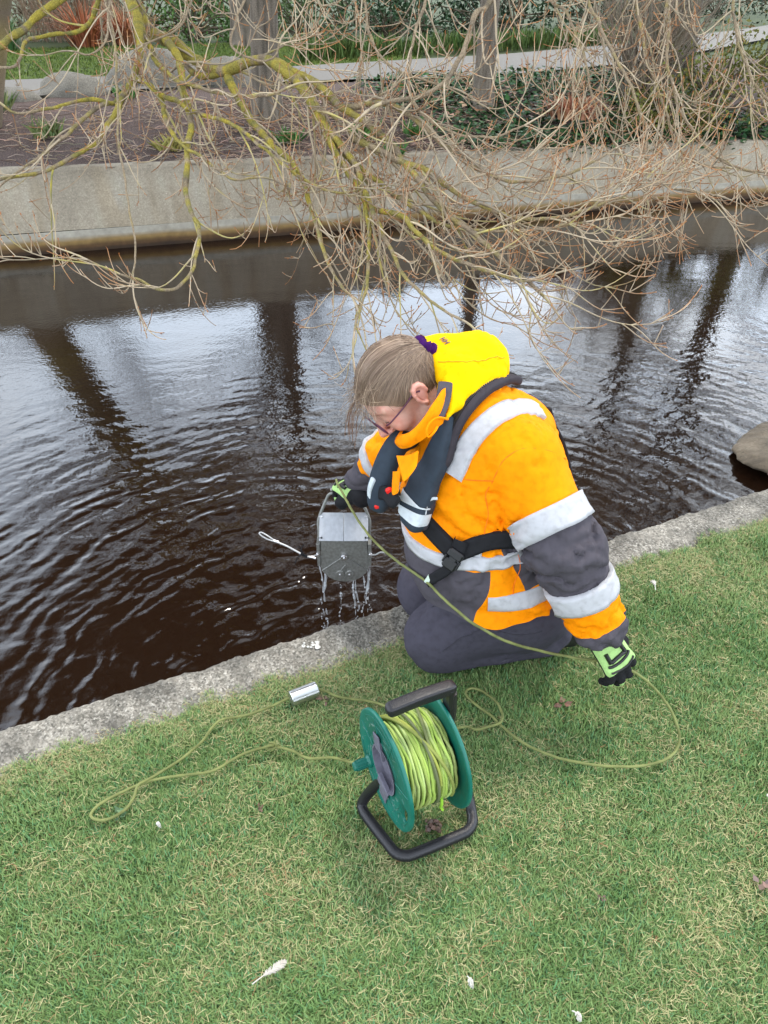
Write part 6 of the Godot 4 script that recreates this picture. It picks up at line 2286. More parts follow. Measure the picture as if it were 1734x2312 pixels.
func build_grab():
	var t := thing("sediment_grab", "stainless steel box shaped sediment grab dripping over the water, held by its handle", "grab", Vector3(-0.126, 0.0, -1.97))
	var o := GRAB
	# bucket: an outline with a rounded foot, pushed back through its depth
	var outline := PackedVector2Array([Vector2(-0.072, 0.0), Vector2(0.072, 0.0), Vector2(0.075, -0.05), Vector2(0.076, -0.095), Vector2(0.068, -0.113), Vector2(0.050, -0.130), Vector2(0.026, -0.141), Vector2(0.0, -0.145), Vector2(-0.026, -0.141), Vector2(-0.050, -0.130), Vector2(-0.068, -0.113), Vector2(-0.076, -0.095), Vector2(-0.075, -0.05)])
	for k in outline.size(): outline[k].y *= 1.16
	var m := MB.new()
	var n := outline.size()
	var depth := 0.15
	for z in [0.0, -depth]:
		var c := Vector3(0, -0.06, z)
		for k in n:
			var a := outline[k]
			var b := outline[(k + 1) % n]
			var pa := Vector3(a.x, a.y, z)
			var pb := Vector3(b.x, b.y, z)
			if z == 0.0: m.tri(o + c, o + pa, o + pb)
			else: m.tri(o + c, o + pb, o + pa)
	for k in n:
		var a := outline[k]
		var b := outline[(k + 1) % n]
		var rows := [[0.0, 0.994], [-0.003, 1.0], [-depth + 0.003, 1.0], [-depth, 0.994]]
		for j in 3:
			var r0: Array = rows[j]
			var r1: Array = rows[j + 1]
			m.quad(o + Vector3(a.x * r0[1], a.y, r0[0]), o + Vector3(a.x * r1[1], a.y, r1[0]), o + Vector3(b.x * r1[1], b.y, r1[0]), o + Vector3(b.x * r0[1], b.y, r0[0]))
	part("bucket", m.mesh(), M.steel, t)
	# lid plates, each hinged at the seam, sloping up and back
	var up := Vector3(0, 0.058, -0.070).normalized()
	var nrm := Vector3(0, 0.070, 0.058).normalized()
	for s in [-1, 1]:
		m = MB.new()
		var c := o + Vector3(0.0385 * s, 0.002, 0.006) + up * 0.045 + nrm * 0.004
		m.box(c, Vector3(0.0755, 0.092, 0.0025), 0.0008, Basis(Vector3(1, 0.012 * s, 0).normalized(), up, nrm))
		var lid := part("lid_plate", m.mesh(), M.lid, t)
		for q in [[0.030, -0.036], [0.030, 0.032]]:
			m = MB.new()
			var p: Vector3 = c + Vector3(q[0] * s, 0, 0) + up * q[1] + nrm * 0.002
			m.lathe(p, nrm, PackedVector2Array([Vector2(0.0032, 0), Vector2(0.0032, 0.002), Vector2(0.002, 0.003), Vector2(0, 0.003)]), 10)
			m.box(p + Vector3(0.006 * s, 0, 0), Vector3(0.008, 0.0016, 0.001), 0.0, Basis(Vector3.RIGHT, up, nrm))
			part("rivet", m.mesh(), M.bright_steel if q[1] > 0 else M.black_plastic, lid)
	# handle frame: a bent rod with a flat grip
	m = MB.new()
	var zf := -0.07
	var frame := curve([o + Vector3(-0.078, -0.05, -0.02), o + Vector3(-0.080, 0.01, -0.04), o + Vector3(-0.079, 0.045, -0.055), o + Vector3(-0.052, 0.112, zf), o + Vector3(-0.044, 0.126, zf), o + Vector3(-0.030, 0.131, zf), o + Vector3(0.030, 0.131, zf), o + Vector3(0.044, 0.126, zf), o + Vector3(0.052, 0.112, zf), o + Vector3(0.079, 0.045, -0.055), o + Vector3(0.080, 0.01, -0.04), o + Vector3(0.078, -0.05, -0.02)], 0.006)
	m.tube(frame, 0.0048, 8)
	var hd := part("handle", m.mesh(), M.steel, t)
	m = MB.new()
	m.box(o + Vector3(0, 0.140, zf - 0.006), Vector3(0.082, 0.006, 0.014), 0.0015)
	for x: float in [-0.03, -0.01, 0.012, 0.032]: m.box(o + Vector3(x, 0.1355, zf - 0.002), Vector3(0.004, 0.012, 0.008), 0.0008)
	part("grip_rack", m.mesh(), M.steel, hd)
	# side rails
	for s in [-1, 1]:
		m = MB.new()
		m.box(o + Vector3(0.084 * s, -0.055, -0.02), Vector3(0.003, 0.086, 0.05), 0.0008)
		m.box(o + Vector3(0.081 * s, -0.055, 0.004), Vector3(0.010, 0.086, 0.0025), 0.0008)
		m.box(o + Vector3(0.079 * s, -0.016, -0.02), Vector3(0.008, 0.005, 0.04), 0.0008)
		m.box(o + Vector3(0.079 * s, -0.092, -0.02), Vector3(0.008, 0.005, 0.04), 0.0008)
		part("side_rail", m.mesh(), M.steel, t)
		m = MB.new()
		m.lathe(o + Vector3(0.083 * s, -0.05, 0.005), Vector3(0, 0, 1), PackedVector2Array([Vector2(0.0055, 0), Vector2(0.0055, 0.005), Vector2(0.0035, 0.008), Vector2(0, 0.008)]), 12)
		part("bolt", m.mesh(), M.bright_steel, t)
	# pivot boss, ribs, and the two pulleys at the foot
	m = MB.new()
	m.lathe(o + Vector3(0, -0.062, 0), Vector3(0, 0, 1), PackedVector2Array([Vector2(0.011, 0), Vector2(0.011, 0.010), Vector2(0.0095, 0.012), Vector2(0.004, 0.012), Vector2(0.004, 0.017), Vector2(0.0, 0.018)]), 20)
	part("pivot_boss", m.mesh(), M.bright_steel, t)
	m = MB.new()
	for s in [-1, 1]:
		var a := o + Vector3(0.010 * s, -0.070, 0.001)
		var b := o + Vector3(0.072 * s, -0.120, 0.001)
		m.tube(PackedVector3Array([a, a.lerp(b, 0.5), b]), 0.0026, 6)
	m.tube(PackedVector3Array([o + Vector3(-0.014, -0.122, 0.001), o + Vector3(0.002, -0.098, 0.001), o + Vector3(0.006, -0.102, 0.001)]), 0.002, 6)
	m.tube(PackedVector3Array([o + Vector3(0.002, -0.104, 0.001), o + Vector3(0.003, -0.136, 0.001), o + Vector3(0.0, -0.164, 0.001)]), 0.0016, 6)
	part("rib", m.mesh(), M.steel, t)
	for s in [-1, 1]:
		m = MB.new()
		m.lathe(o + Vector3(0.0155 * s, -0.134, 0), Vector3(0, 0, 1), PackedVector2Array([Vector2(0.0145, 0), Vector2(0.0145, 0.0025), Vector2(0.012, 0.004), Vector2(0.0, 0.004)]), 22)
		var pl := part("pulley", m.mesh(), M.steel, t)
		m = MB.new()
		m.lathe(o + Vector3(0.0155 * s, -0.134, 0.003), Vector3(0, 0, 1), PackedVector2Array([Vector2(0.0036, 0), Vector2(0.0036, 0.004), Vector2(0.002, 0.0055), Vector2(0, 0.0055)]), 12)
		part("pulley_bolt", m.mesh(), M.bright_steel, pl)
	# left: a steel cable strop with an eye; right: a short cable to the rope
	m = MB.new()
	var cab := curve([o + Vector3(-0.084, -0.05, 0.010), Vector3(-0.234, 0.097, -1.902), Vector3(-0.260, 0.105, -1.908), Vector3(-0.303, 0.124, -1.921), Vector3(-0.335, 0.135, -1.928)], 0.008)
	m.tube(cab, 0.0030, 7)
	var eye := curve([Vector3(-0.335, 0.135, -1.928), Vector3(-0.361, 0.141, -1.933), Vector3(-0.383, 0.144, -1.947), Vector3(-0.392, 0.151, -1.952), Vector3(-0.386, 0.154, -1.954), Vector3(-0.370, 0.154, -1.942), Vector3(-0.347, 0.142, -1.933), Vector3(-0.335, 0.135, -1.928)], 0.005)
	m.tube(eye, 0.0022, 6)
	var cb := part("cable_strop", m.mesh(), M.wire, t, "pale steel cable with a spliced eye at its free end")
	m = MB.new()
	m.tube(PackedVector3Array([Vector3(-0.329, 0.134, -1.928), Vector3(-0.337, 0.136, -1.929), Vector3(-0.344, 0.138, -1.931)]), 0.0048, 8)
	m.tube(PackedVector3Array([Vector3(-0.214, 0.093, -1.899), Vector3(-0.224, 0.096, -1.901), Vector3(-0.234, 0.097, -1.902)]), 0.0042, 8)
	part("ferrule", m.mesh(), M.bright_steel, cb)
	m = MB.new()
	for q in [[Vector3(-0.239, 0.099, -1.901), Vector3(-0.259, 0.116, -1.903), Vector3(-0.250, 0.135, -1.916)], [Vector3(-0.245, 0.102, -1.903), Vector3(-0.262, 0.107, -1.896), Vector3(-0.273, 0.095, -1.888), Vector3(-0.278, 0.085, -1.882)], [Vector3(-0.251, 0.103, -1.904), Vector3(-0.259, 0.123, -1.908), Vector3(-0.268, 0.130, -1.913)]]:
		m.tube(curve(q, 0.006), 0.0018, 5)
	m.tube(PackedVector3Array([Vector3(-0.240, 0.097, -1.902), Vector3(-0.251, 0.102, -1.905), Vector3(-0.260, 0.105, -1.908)]), 0.0048, 8)
	part("string_knot", m.mesh(), M.black_cloth, cb, "black string knotted round the cable")
	m = MB.new()
	m.tube(curve([o + Vector3(0.084, -0.05, 0.010), Vector3(-0.025, 0.115, -1.890), Vector3(-0.011, 0.133, -1.879), Vector3(0.012, 0.161, -1.837), Vector3(0.034, 0.191, -1.772), Vector3(0.055, 0.226, -1.699)], 0.008), 0.0025, 6)
	part("cable", m.mesh(), M.wire, t)

	# water running out of the foot of the grab
	rng.seed = 77
	var w := thing("falling_water", "streams of water draining from the foot of the steel grab", "water", Vector3(-0.13, WATER, -1.93))
	for q in [[-0.070, -0.11, 0.0062, 0.50, 1.0], [0.070, -0.11, 0.0062, 0.55, 1.0], [0.058, -0.125, 0.004, 0.5, 0.6], [0.028, -0.14, 0.005, 0.5, 0.9], [0.036, -0.14, 0.004, 0.55, 0.8], [-0.02, -0.142, 0.0025, 0.5, 0.3], [-0.078, -0.10, 0.004, 0.5, 0.7], [0.076, -0.10, 0.004, 0.5, 0.7]]:
		var a := o + Vector3(q[0], q[1], rnd(-0.03, -0.002))
		var len: float = a.y - WATER
		var pts := PackedVector3Array()
		var rad := PackedFloat32Array()
		var run := 44
		var m2 := MB.new()
		var k := 0
		while k <= run:
			var f := float(k) / run
			var p := a + Vector3(0.008 * nz(Vector3(q[0] * 40.0, f * 2.0, 1), 3.0) * f * 2.0 + 0.004 * sin(f * 17.0 + q[0] * 90.0), -len * f, 0.006 * sin(f * 11.0 + q[0] * 50.0))
			pts.append(p)
			rad.append(maxf(0.0009, 0.75 * q[2] * (1.0 - 0.45 * f) * (0.65 + 0.8 * nz(Vector3(q[0] * 30.0, f, 3), 9.0) + 0.3 * sin(k * 1.7))))
			k += 1
		# a thread at first, then broken into runs and beads
		var cutoff := int(run * 0.34 * q[4])
		m2.tube(pts.slice(0, maxi(3, cutoff)), rad.slice(0, maxi(3, cutoff)), 7)
		k = cutoff + 1
		while k < run - 2:
			var n2 := rng.randi_range(2, 3)
			var seg := pts.slice(k, k + n2)
			if seg.size() < 2: break
			var r0 := rad[k] * rnd(0.6, 1.1)
			var sr := PackedFloat32Array()
			for j in seg.size(): sr.append(r0 * (0.35 if j == 0 or j == seg.size() - 1 else 1.0))
			var shift := Vector3(rnd(-1, 1), 0, rnd(-1, 1)) * 0.005
			for j in seg.size(): seg[j] += shift
			m2.tube(seg, sr, 7)
			k += n2 + (1 if rng.randf() < 0.5 else 0)
		for b in 26:
			var f := rnd(0.1, 1.0)
			var p := pts[int(f * run)] + Vector3(rnd(-1, 1), 0, rnd(-1, 1)) * 0.013 * f
			var r := rnd(0.0012, 0.0036)
			m2.tube(PackedVector3Array([p + Vector3(0, r * 1.6, 0), p + Vector3(0, r * 0.6, 0), p - Vector3(0, r * 0.6, 0), p - Vector3(0, r * 1.2, 0)]), PackedFloat32Array([r * 0.3, r, r, r * 0.4]), 7)
		part("stream", m2.mesh(), M.drop, w)
	var sp := MB.new()
	for k in 90:
		var c := Vector3(-0.126 + [-0.07, 0.07, 0.03, -0.07][k % 4] + rnd(-0.04, 0.04), WATER + absf(rnd(-0.03, 0.06)), -1.94 + rnd(-0.05, 0.05))
		var r := rnd(0.0012, 0.004)
		sp.tube(PackedVector3Array([c + Vector3(0, r, 0), c + Vector3(0, r * 0.4, 0), c - Vector3(0, r * 0.4, 0), c - Vector3(0, r, 0)]), PackedFloat32Array([r * 0.3, r, r, r * 0.3]), 6)
	part("splash", sp.mesh(), M.drop, w).set_meta("kind", "stuff")
# ---------------------------------------------------------------- the rope reel

const REEL := Vector3(0.003, 0.222, -1.025)
const REEL_AXIS := Vector3(0.909, 0, -0.417)

func build_reel():
	rng.seed = 91
	var t := thing("rope_reel", "green plastic cable reel wound with lime rope on a black tube stand", "reel", Vector3(0.06, 0, -1.05))
	var a := REEL_AXIS.normalized()
	var h := Vector3(0.417, 0, 0.909).normalized()
	var up := Vector3.UP
	var R := 0.1315
	var c0 := REEL
	var c1 := REEL + a * 0.132
	# flanges: dished discs with a rolled rim; the near one is open at the hub and has a slot
	for e in 2:
		var fl := CSGCombiner3D.new()
		fl.name = "flange" if e == 0 else "flange_001"
		t.add_child(fl, true)
		var at: Vector3 = c0 if e == 0 else c1
		fl.position = at - t.position
		fl.basis = Basis(h, a, h.cross(a)).orthonormalized()
		var disc := CSGPolygon3D.new()
		disc.mode = CSGPolygon3D.MODE_SPIN
		disc.spin_degrees = 360
		disc.spin_sides = 72
		disc.smooth_faces = true
		var inner := 0.052 if e == 0 else 0.012
		disc.polygon = PackedVector2Array([Vector2(inner, -0.003), Vector2(R - 0.012, -0.003), Vector2(R - 0.004, -0.0045), Vector2(R, -0.003), Vector2(R, 0.003), Vector2(R - 0.004, 0.0045), Vector2(R - 0.012, 0.003), Vector2(inner, 0.003)])
		disc.material = M.green_plastic
		fl.add_child(disc)
		if e == 0:
			var slot := CSGCylinder3D.new()
			slot.operation = CSGShape3D.OPERATION_SUBTRACTION
			slot.radius = 0.017
			slot.height = 0.05
			slot.sides = 28
			slot.material = M.green_plastic
			# an oval along the rim
			var sb := Basis.IDENTITY
			slot.position = flange_local(0.101, -0.028)
			slot.basis = Basis(Vector3.UP, flange_turn(0.101, -0.028)) * Basis.from_scale(Vector3(0.60, 1, 1.45))
			fl.add_child(slot)
		fl.set_meta("label", "near green flange with an open hub and a slot" if e == 0 else "far green flange, plain and unbroken")
	var out := -a
	var on := func(x: float, y: float, z := 0.0) -> Vector3: return c0 + h * x + up * y + out * z
	# raised ribs and rings moulded in the near flange
	var m := MB.new()
	for ra in [[0.070, 0.6, 2.3], [0.082, -2.6, -0.2], [0.092, -2.4, -0.4], [0.117, -2.9, -0.3], [0.117, 0.5, 2.6], [0.100, 1.1, 2.4]]:
		var q := PackedVector3Array()
		for k in 25:
			var w := lerpf(ra[1], ra[2], k / 24.0)
			q.append(on.call(cos(w) * ra[0], sin(w) * ra[0], 0.0032))
		m.tube(q, 0.0011, 5)
	for w: float in [0.35, 1.25, 2.0, 2.9, 3.9, 5.3]:
		m.tube(PackedVector3Array([on.call(cos(w) * 0.056, sin(w) * 0.056, 0.003), on.call(cos(w) * 0.09, sin(w) * 0.09, 0.0034), on.call(cos(w) * 0.12, sin(w) * 0.12, 0.003)]), 0.0016, 5)
	part("moulded_rib", m.mesh(), M.green_plastic, t)
	# scuffs on the face: pale scratches in the plastic
	m = MB.new()
	for k in 60:
		var w := rnd(0, TAU)
		var r := rnd(0.062, 0.12)
		if cos(w) * r > 0.075 and absf(sin(w) * r + 0.028) < 0.03: continue
		var d := rnd(0, TAU)
		var l := rnd(0.003, 0.012) if k < 45 else rnd(0.012, 0.03)
		var p: Vector3 = on.call(cos(w) * r, sin(w) * r, 0.0035)
		var dd := h * cos(d) + up * sin(d)
		m.box(p, Vector3(l, rnd(0.0004, 0.0012), 0.0003), 0.0, Basis(dd, out.cross(dd), out))
	part("scuff", m.mesh(), mat(Color(0.52, 0.62, 0.58), 0.8), t).set_meta("kind", "stuff")
	# hub cup: grey recess behind the opening
	m = MB.new()
	m.lathe(c0, a, PackedVector2Array([Vector2(0.0555, -0.006), Vector2(0.0515, -0.006), Vector2(0.0500, 0.010), Vector2(0.046, 0.016), Vector2(0.030, 0.018), Vector2(0.026, 0.012), Vector2(0.0, 0.012)]), 40)
	part("hub_cup", m.mesh(), M.grey_plastic, t)
	# drum between the flanges
	m = MB.new()
	m.lathe(c0, a, PackedVector2Array([Vector2(0.060, 0.004), Vector2(0.060, 0.129)]), 40)
	part("drum", m.mesh(), M.black_plastic, t)
	# grey strap that holds the hub: upper and lower tongue
	m = MB.new()
	var B := Basis(h, up, h.cross(up))
	m.box(on.call(-0.026, 0.058, 0.007), Vector3(0.030, 0.040, 0.003), 0.001, Basis(B.x, B.y, B.z) * Basis(Vector3(0, 0, 1), 0.35))
	m.box(on.call(-0.008, 0.046, 0.004), Vector3(0.003, 0.044, 0.010), 0.001, B * Basis(Vector3(0, 0, 1), 0.35))
	m.box(on.call(0.004, -0.054, 0.008), Vector3(0.050, 0.022, 0.003), 0.001, B * Basis(Vector3(0, 0, 1), -0.25))
	m.box(on.call(0.006, -0.042, 0.004), Vector3(0.052, 0.003, 0.010), 0.001, B * Basis(Vector3(0, 0, 1), -0.25))
	m.box(on.call(0.000, -0.082, 0.0055), Vector3(0.032, 0.032, 0.003), 0.001, B * Basis(Vector3(0, 0, 1), -0.1))
	part("hub_bracket", m.mesh(), M.grey_plastic, t)
	# the winding knob
	m = MB.new()
	m.lathe(on.call(-0.070, -0.055, 0.002), out, PackedVector2Array([Vector2(0.015, 0), Vector2(0.015, 0.006), Vector2(0.0125, 0.010), Vector2(0.011, 0.012), Vector2(0.0105, 0.040), Vector2(0.009, 0.043), Vector2(0.0, 0.043)]), 20)
	for k in 8:
		var w := TAU * k / 8
		var p: Vector3 = on.call(-0.070 + cos(w) * 0.0108, -0.055 + sin(w) * 0.0108, 0.013)
		m.tube(PackedVector3Array([p, p + out * 0.013, p + out * 0.026]), 0.0016, 5)
	part("winding_knob", m.mesh(), M.green_plastic, t)
	# rope: two layers of turns that wander, and a few crossing turns on top
	m = MB.new()
	var pts := PackedVector3Array()
	var cols := PackedColorArray()
	var turns := 54
	var per := 36
	var tone := lin(Color(0.62, 0.72, 0.33))
	for k in turns * per:
		var w := TAU * k / per
		var turn := float(k) / per
		var lay := fmod(turn, 18.0) / 18.0
		var x: float = lay if int(turn / 18.0) % 2 == 0 else 1.0 - lay
		var layer := int(turn / 18.0)
		var wob := 0.006 * nz(Vector3(turn * 0.37, w * 0.05, layer), 1.0) + 0.005 * nz(Vector3(cos(w), sin(w), turn * 0.4), 0.9)
		var r := 0.083 + 0.0065 * layer + 0.004 * nz(Vector3(cos(w) * 1.5, sin(w) * 1.5, turn), 1.0) - 0.010 * pow(absf(x - 0.5) * 2.0, 6.0)
		var ax := clampf(0.010 + 0.112 * x + wob * 1.6, 0.007, 0.125)
		pts.append(c0 + a * ax + (h * cos(w) + up * sin(w)) * r)
		var dirt := clampf(0.30 + 1.5 * nz(Vector3(turn * 0.55, 0, w * 0.12), 1.0), 0, 1)
		cols.append(tone.lerp(lin(Color(0.50, 0.50, 0.29)), dirt).lerp(lin(Color(0.77, 0.82, 0.58)), clampf(1.4 * nz(Vector3(turn * 0.8, w * 0.3, 2), 1.3), 0, 0.9)))
	m.tube(pts, 0.0036, 6, cols, true, 1.0, a)
	var coil := part("rope_coil", m.mesh(), M.rope, t, "lime green rope wound on the drum, dirty in places")
	for q in [[0.012, 0.080, 0.2, 3.4, 0.58], [0.108, 0.070, 0.4, 3.2, 0.42], [0.015, 0.11, -0.4, 3.0, 0.52], [0.055, 0.075, -0.8, 3.6, 0.38]]:
		m = MB.new()
		var p2 := PackedVector3Array()
		for k in 44:
			var f := k / 43.0
			var w := lerpf(q[3], q[2], f)
			p2.append(c0 + a * lerpf(q[0], q[1], smoothstep(0.05, 0.95, f)) + (h * cos(w) + up * sin(w)) * (0.0985 + 0.006 * sin(f * PI)))
		m.tube(p2, 0.0036, 6, lin(Color(q[4], q[4] + 0.03, 0.27)))
		part("crossing_turn", m.mesh(), M.rope, coil)
	# a tail hanging off the drum
	m = MB.new()
	m.tube(curve([c0 + a * 0.085 + h * 0.094 - up * 0.03, c0 + a * 0.088 + h * 0.092 - up * 0.055, c0 + a * 0.090 + h * 0.085 - up * 0.075, c0 + a * 0.096 + h * 0.084 - up * 0.09], 0.008), 0.0036, 6, lin(Color(0.60, 0.80, 0.24)))
	part("rope_tail", m.mesh(), M.rope, coil)
	# stand: one bent black tube
	m = MB.new()
	var y := 0.022
	var st := curve([c0 + a * 0.012 - up * 0.06 - h * 0.02, Vector3(-0.030, 0.075, -1.075), Vector3(-0.050, 0.030, -1.075), Vector3(-0.048, y, -1.062), Vector3(-0.036, y, -1.040), Vector3(0.008, y, -0.978), Vector3(0.026, y, -0.956), Vector3(0.046, y, -0.950), Vector3(0.070, y, -0.956), Vector3(0.165, y, -0.997), Vector3(0.188, y, -1.010), Vector3(0.200, y, -1.030), Vector3(0.200, 0.024, -1.060), Vector3(0.190, 0.06, -1.092), Vector3(0.170, 0.13, -1.110), c1 + a * 0.012 + up * 0.02, c1 + a * 0.018 + up * 0.10, c1 + a * 0.016 + up * 0.165], 0.008)
	m.tube(st, 0.0125, 14)
	part("stand", m.mesh(), M.black_paint, t)
	# flat leg and the bar handle above
	m = MB.new()
	var hb := Basis(a, up, a.cross(up))
	m.box(c1 + a * 0.010 + up * 0.135, Vector3(0.010, 0.10, 0.030), 0.002, hb)
	part("handle_leg", m.mesh(), M.black_plastic, t)
	m = MB.new()
	var ha := c0 + a * 0.014 + up * 0.180
	var hc := c1 + a * 0.012 + up * 0.182
	var grip := PackedVector3Array()
	for k in 9: grip.append(ha.lerp(hc, k / 8.0) + up * 0.003 * sin(k / 8.0 * PI))
	var nn := PackedVector3Array()
	for k in 9: nn.append(up)
	pad(m, grip, nn, 0.029, 0.026, Color.WHITE, 24, 0.5)
	part("handle", m.mesh(), M.black_paint, t)

func flange_local(x: float, y: float) -> Vector3: # (along h, up) in the axes of a flange: x = h, y = the axle, z = h x a
	var a := REEL_AXIS.normalized()
	var h := Vector3(0.417, 0, 0.909).normalized()
	return Vector3(x, 0, y * h.cross(a).dot(Vector3.UP))

func flange_turn(x: float, y: float) -> float:
	var p := flange_local(x, y)
	return atan2(-p.z, p.x)
# ---------------------------------------------------------------- rope, weight and the small things on the grass

func rope_mesh(pts: Array, r := 0.0036, c1 := Color(0.38, 0.40, 0.215), c2 := Color(0.48, 0.50, 0.29)) -> ArrayMesh:
	var m := MB.new()
	var q := curve(pts, 0.008)
	var cols := PackedColorArray()
	var rad := PackedFloat32Array()
	for k in q.size():
		cols.append(lin(c1).lerp(lin(c2), clampf(0.5 + 1.3 * nz(q[k], 20.0), 0, 1)))
		rad.append(r * (1.0 + 0.06 * sin(k * 2.1)))
		q[k] += Vector3(nz(q[k], 14.0), 0, nz(q[k] + Vector3(4, 4, 4), 14.0)) * 0.0025
	m.tube(q, rad, 7, cols)
	return m.mesh()

func build_ropes():
	var line := single("rope", rope_mesh([Vector3(-0.146, 0.327, -1.990), Vector3(-0.140, 0.332, -1.957), Vector3(-0.122, 0.337, -1.899), Vector3(-0.087, 0.324, -1.817), Vector3(-0.038, 0.316, -1.713), Vector3(0.010, 0.328, -1.624), Vector3(0.060, 0.346, -1.539), Vector3(0.104, 0.358, -1.474), Vector3(0.141, 0.352, -1.421), Vector3(0.178, 0.343, -1.378), Vector3(0.221, 0.323, -1.352), Vector3(0.287, 0.294, -1.332), Vector3(0.368, 0.261, -1.333), Vector3(0.452, 0.230, -1.342), Vector3(0.535, 0.208, -1.345), Vector3(0.584, 0.192, -1.346), Vector3(0.642, 0.156, -1.345), Vector3(0.701, 0.100, -1.330), Vector3(0.732, 0.060, -1.283), Vector3(0.737, 0.025, -1.254), Vector3(0.705, 0.022, -1.212), Vector3(0.640, 0.022, -1.185), Vector3(0.550, 0.022, -1.181), Vector3(0.452, 0.022, -1.197), Vector3(0.368, 0.022, -1.235), Vector3(0.311, 0.022, -1.288), Vector3(0.276, 0.022, -1.337), Vector3(0.238, 0.022, -1.376), Vector3(0.219, 0.022, -1.408), Vector3(0.227, 0.022, -1.427), Vector3(0.255, 0.022, -1.424), Vector3(0.292, 0.022, -1.388), Vector3(0.306, 0.024, -1.343), Vector3(0.298, 0.030, -1.308), Vector3(0.272, 0.022, -1.301), Vector3(0.235, 0.022, -1.290), Vector3(0.200, 0.030, -1.293), Vector3(0.10, 0.10, -1.20), Vector3(0.075, 0.135, -1.14)]), M.rope, "olive rope from the grab through both gloves and over the lawn to the reel", "rope")
	var slack := single("rope", rope_mesh([Vector3(0.02, 0.14, -1.10), Vector3(-0.01, 0.06, -1.16), Vector3(-0.067, 0.022, -1.190), Vector3(-0.124, 0.022, -1.204), Vector3(-0.186, 0.022, -1.205), Vector3(-0.234, 0.022, -1.229), Vector3(-0.281, 0.022, -1.238), Vector3(-0.325, 0.022, -1.226), Vector3(-0.362, 0.022, -1.205), Vector3(-0.402, 0.022, -1.174), Vector3(-0.443, 0.022, -1.159), Vector3(-0.508, 0.022, -1.151), Vector3(-0.560, 0.022, -1.138), Vector3(-0.617, 0.022, -1.106), Vector3(-0.657, 0.022, -1.077), Vector3(-0.669, 0.022, -1.053), Vector3(-0.658, 0.022, -1.039), Vector3(-0.629, 0.022, -1.037), Vector3(-0.596, 0.022, -1.059), Vector3(-0.583, 0.024, -1.090), Vector3(-0.577, 0.031, -1.123), Vector3(-0.552, 0.024, -1.149), Vector3(-0.501, 0.022, -1.196), Vector3(-0.456, 0.022, -1.252), Vector3(-0.436, 0.022, -1.300), Vector3(-0.416, 0.022, -1.322), Vector3(-0.359, 0.022, -1.337), Vector3(-0.302, 0.022, -1.363), Vector3(-0.266, 0.022, -1.385), Vector3(-0.233, 0.024, -1.406)]), M.rope, "olive rope on the lawn left of the reel, in one long knotted bight", "rope")
	var m := MB.new()
	var o := Vector3(-0.277, 0.024, -1.237)
	var knot := PackedVector3Array()
	for k in 26:
		var w := TAU * k / 13.0
		knot.append(o + Vector3(0.010 * cos(w) + (k - 13) * 0.0005, 0.003 + 0.006 * sin(w), 0.006 * sin(w * 0.5)))
	m.tube(knot, 0.0036, 6, lin(Color(0.42, 0.44, 0.25)))
	part("knot", m.mesh(), M.rope, slack)
	single("rope", rope_mesh([Vector3(-0.195, 0.024, -1.428), Vector3(-0.160, 0.022, -1.420), Vector3(-0.122, 0.022, -1.400), Vector3(-0.061, 0.022, -1.388), Vector3(-0.012, 0.022, -1.376), Vector3(0.025, 0.022, -1.357), Vector3(0.060, 0.030, -1.331), Vector3(0.06, 0.10, -1.20), Vector3(0.06, 0.15, -1.13)]), M.rope, "short length of olive rope between the steel cylinder and the reel", "rope")
	# the messenger: a bright steel cylinder with the rope through it
	var wt := thing("messenger_weight", "short bright steel cylinder threaded on the rope by the coping", "weight", Vector3(-0.217, 0.000, -1.434))
	var wa := Vector3(-0.245, 0.032, -1.383)
	var wb := Vector3(-0.179, 0.032, -1.418)
	m = MB.new()
	var l := wa.distance_to(wb)
	m.lathe(wa, wb - wa, PackedVector2Array([Vector2(0.006, 0.004), Vector2(0.006, 0.0), Vector2(0.0195, 0.0), Vector2(0.021, 0.0015), Vector2(0.021, l - 0.0015), Vector2(0.0195, l), Vector2(0.006, l), Vector2(0.006, l - 0.004)]), 32)
	part("cylinder", m.mesh(), M.bright_steel, wt)
	m = MB.new()
	m.lathe(wa + (wb - wa).normalized() * 0.0015, wb - wa, PackedVector2Array([Vector2(0.006, 0.0), Vector2(0.0, 0.0)]), 20)
	part("bore", m.mesh(), M.black_plastic, wt)

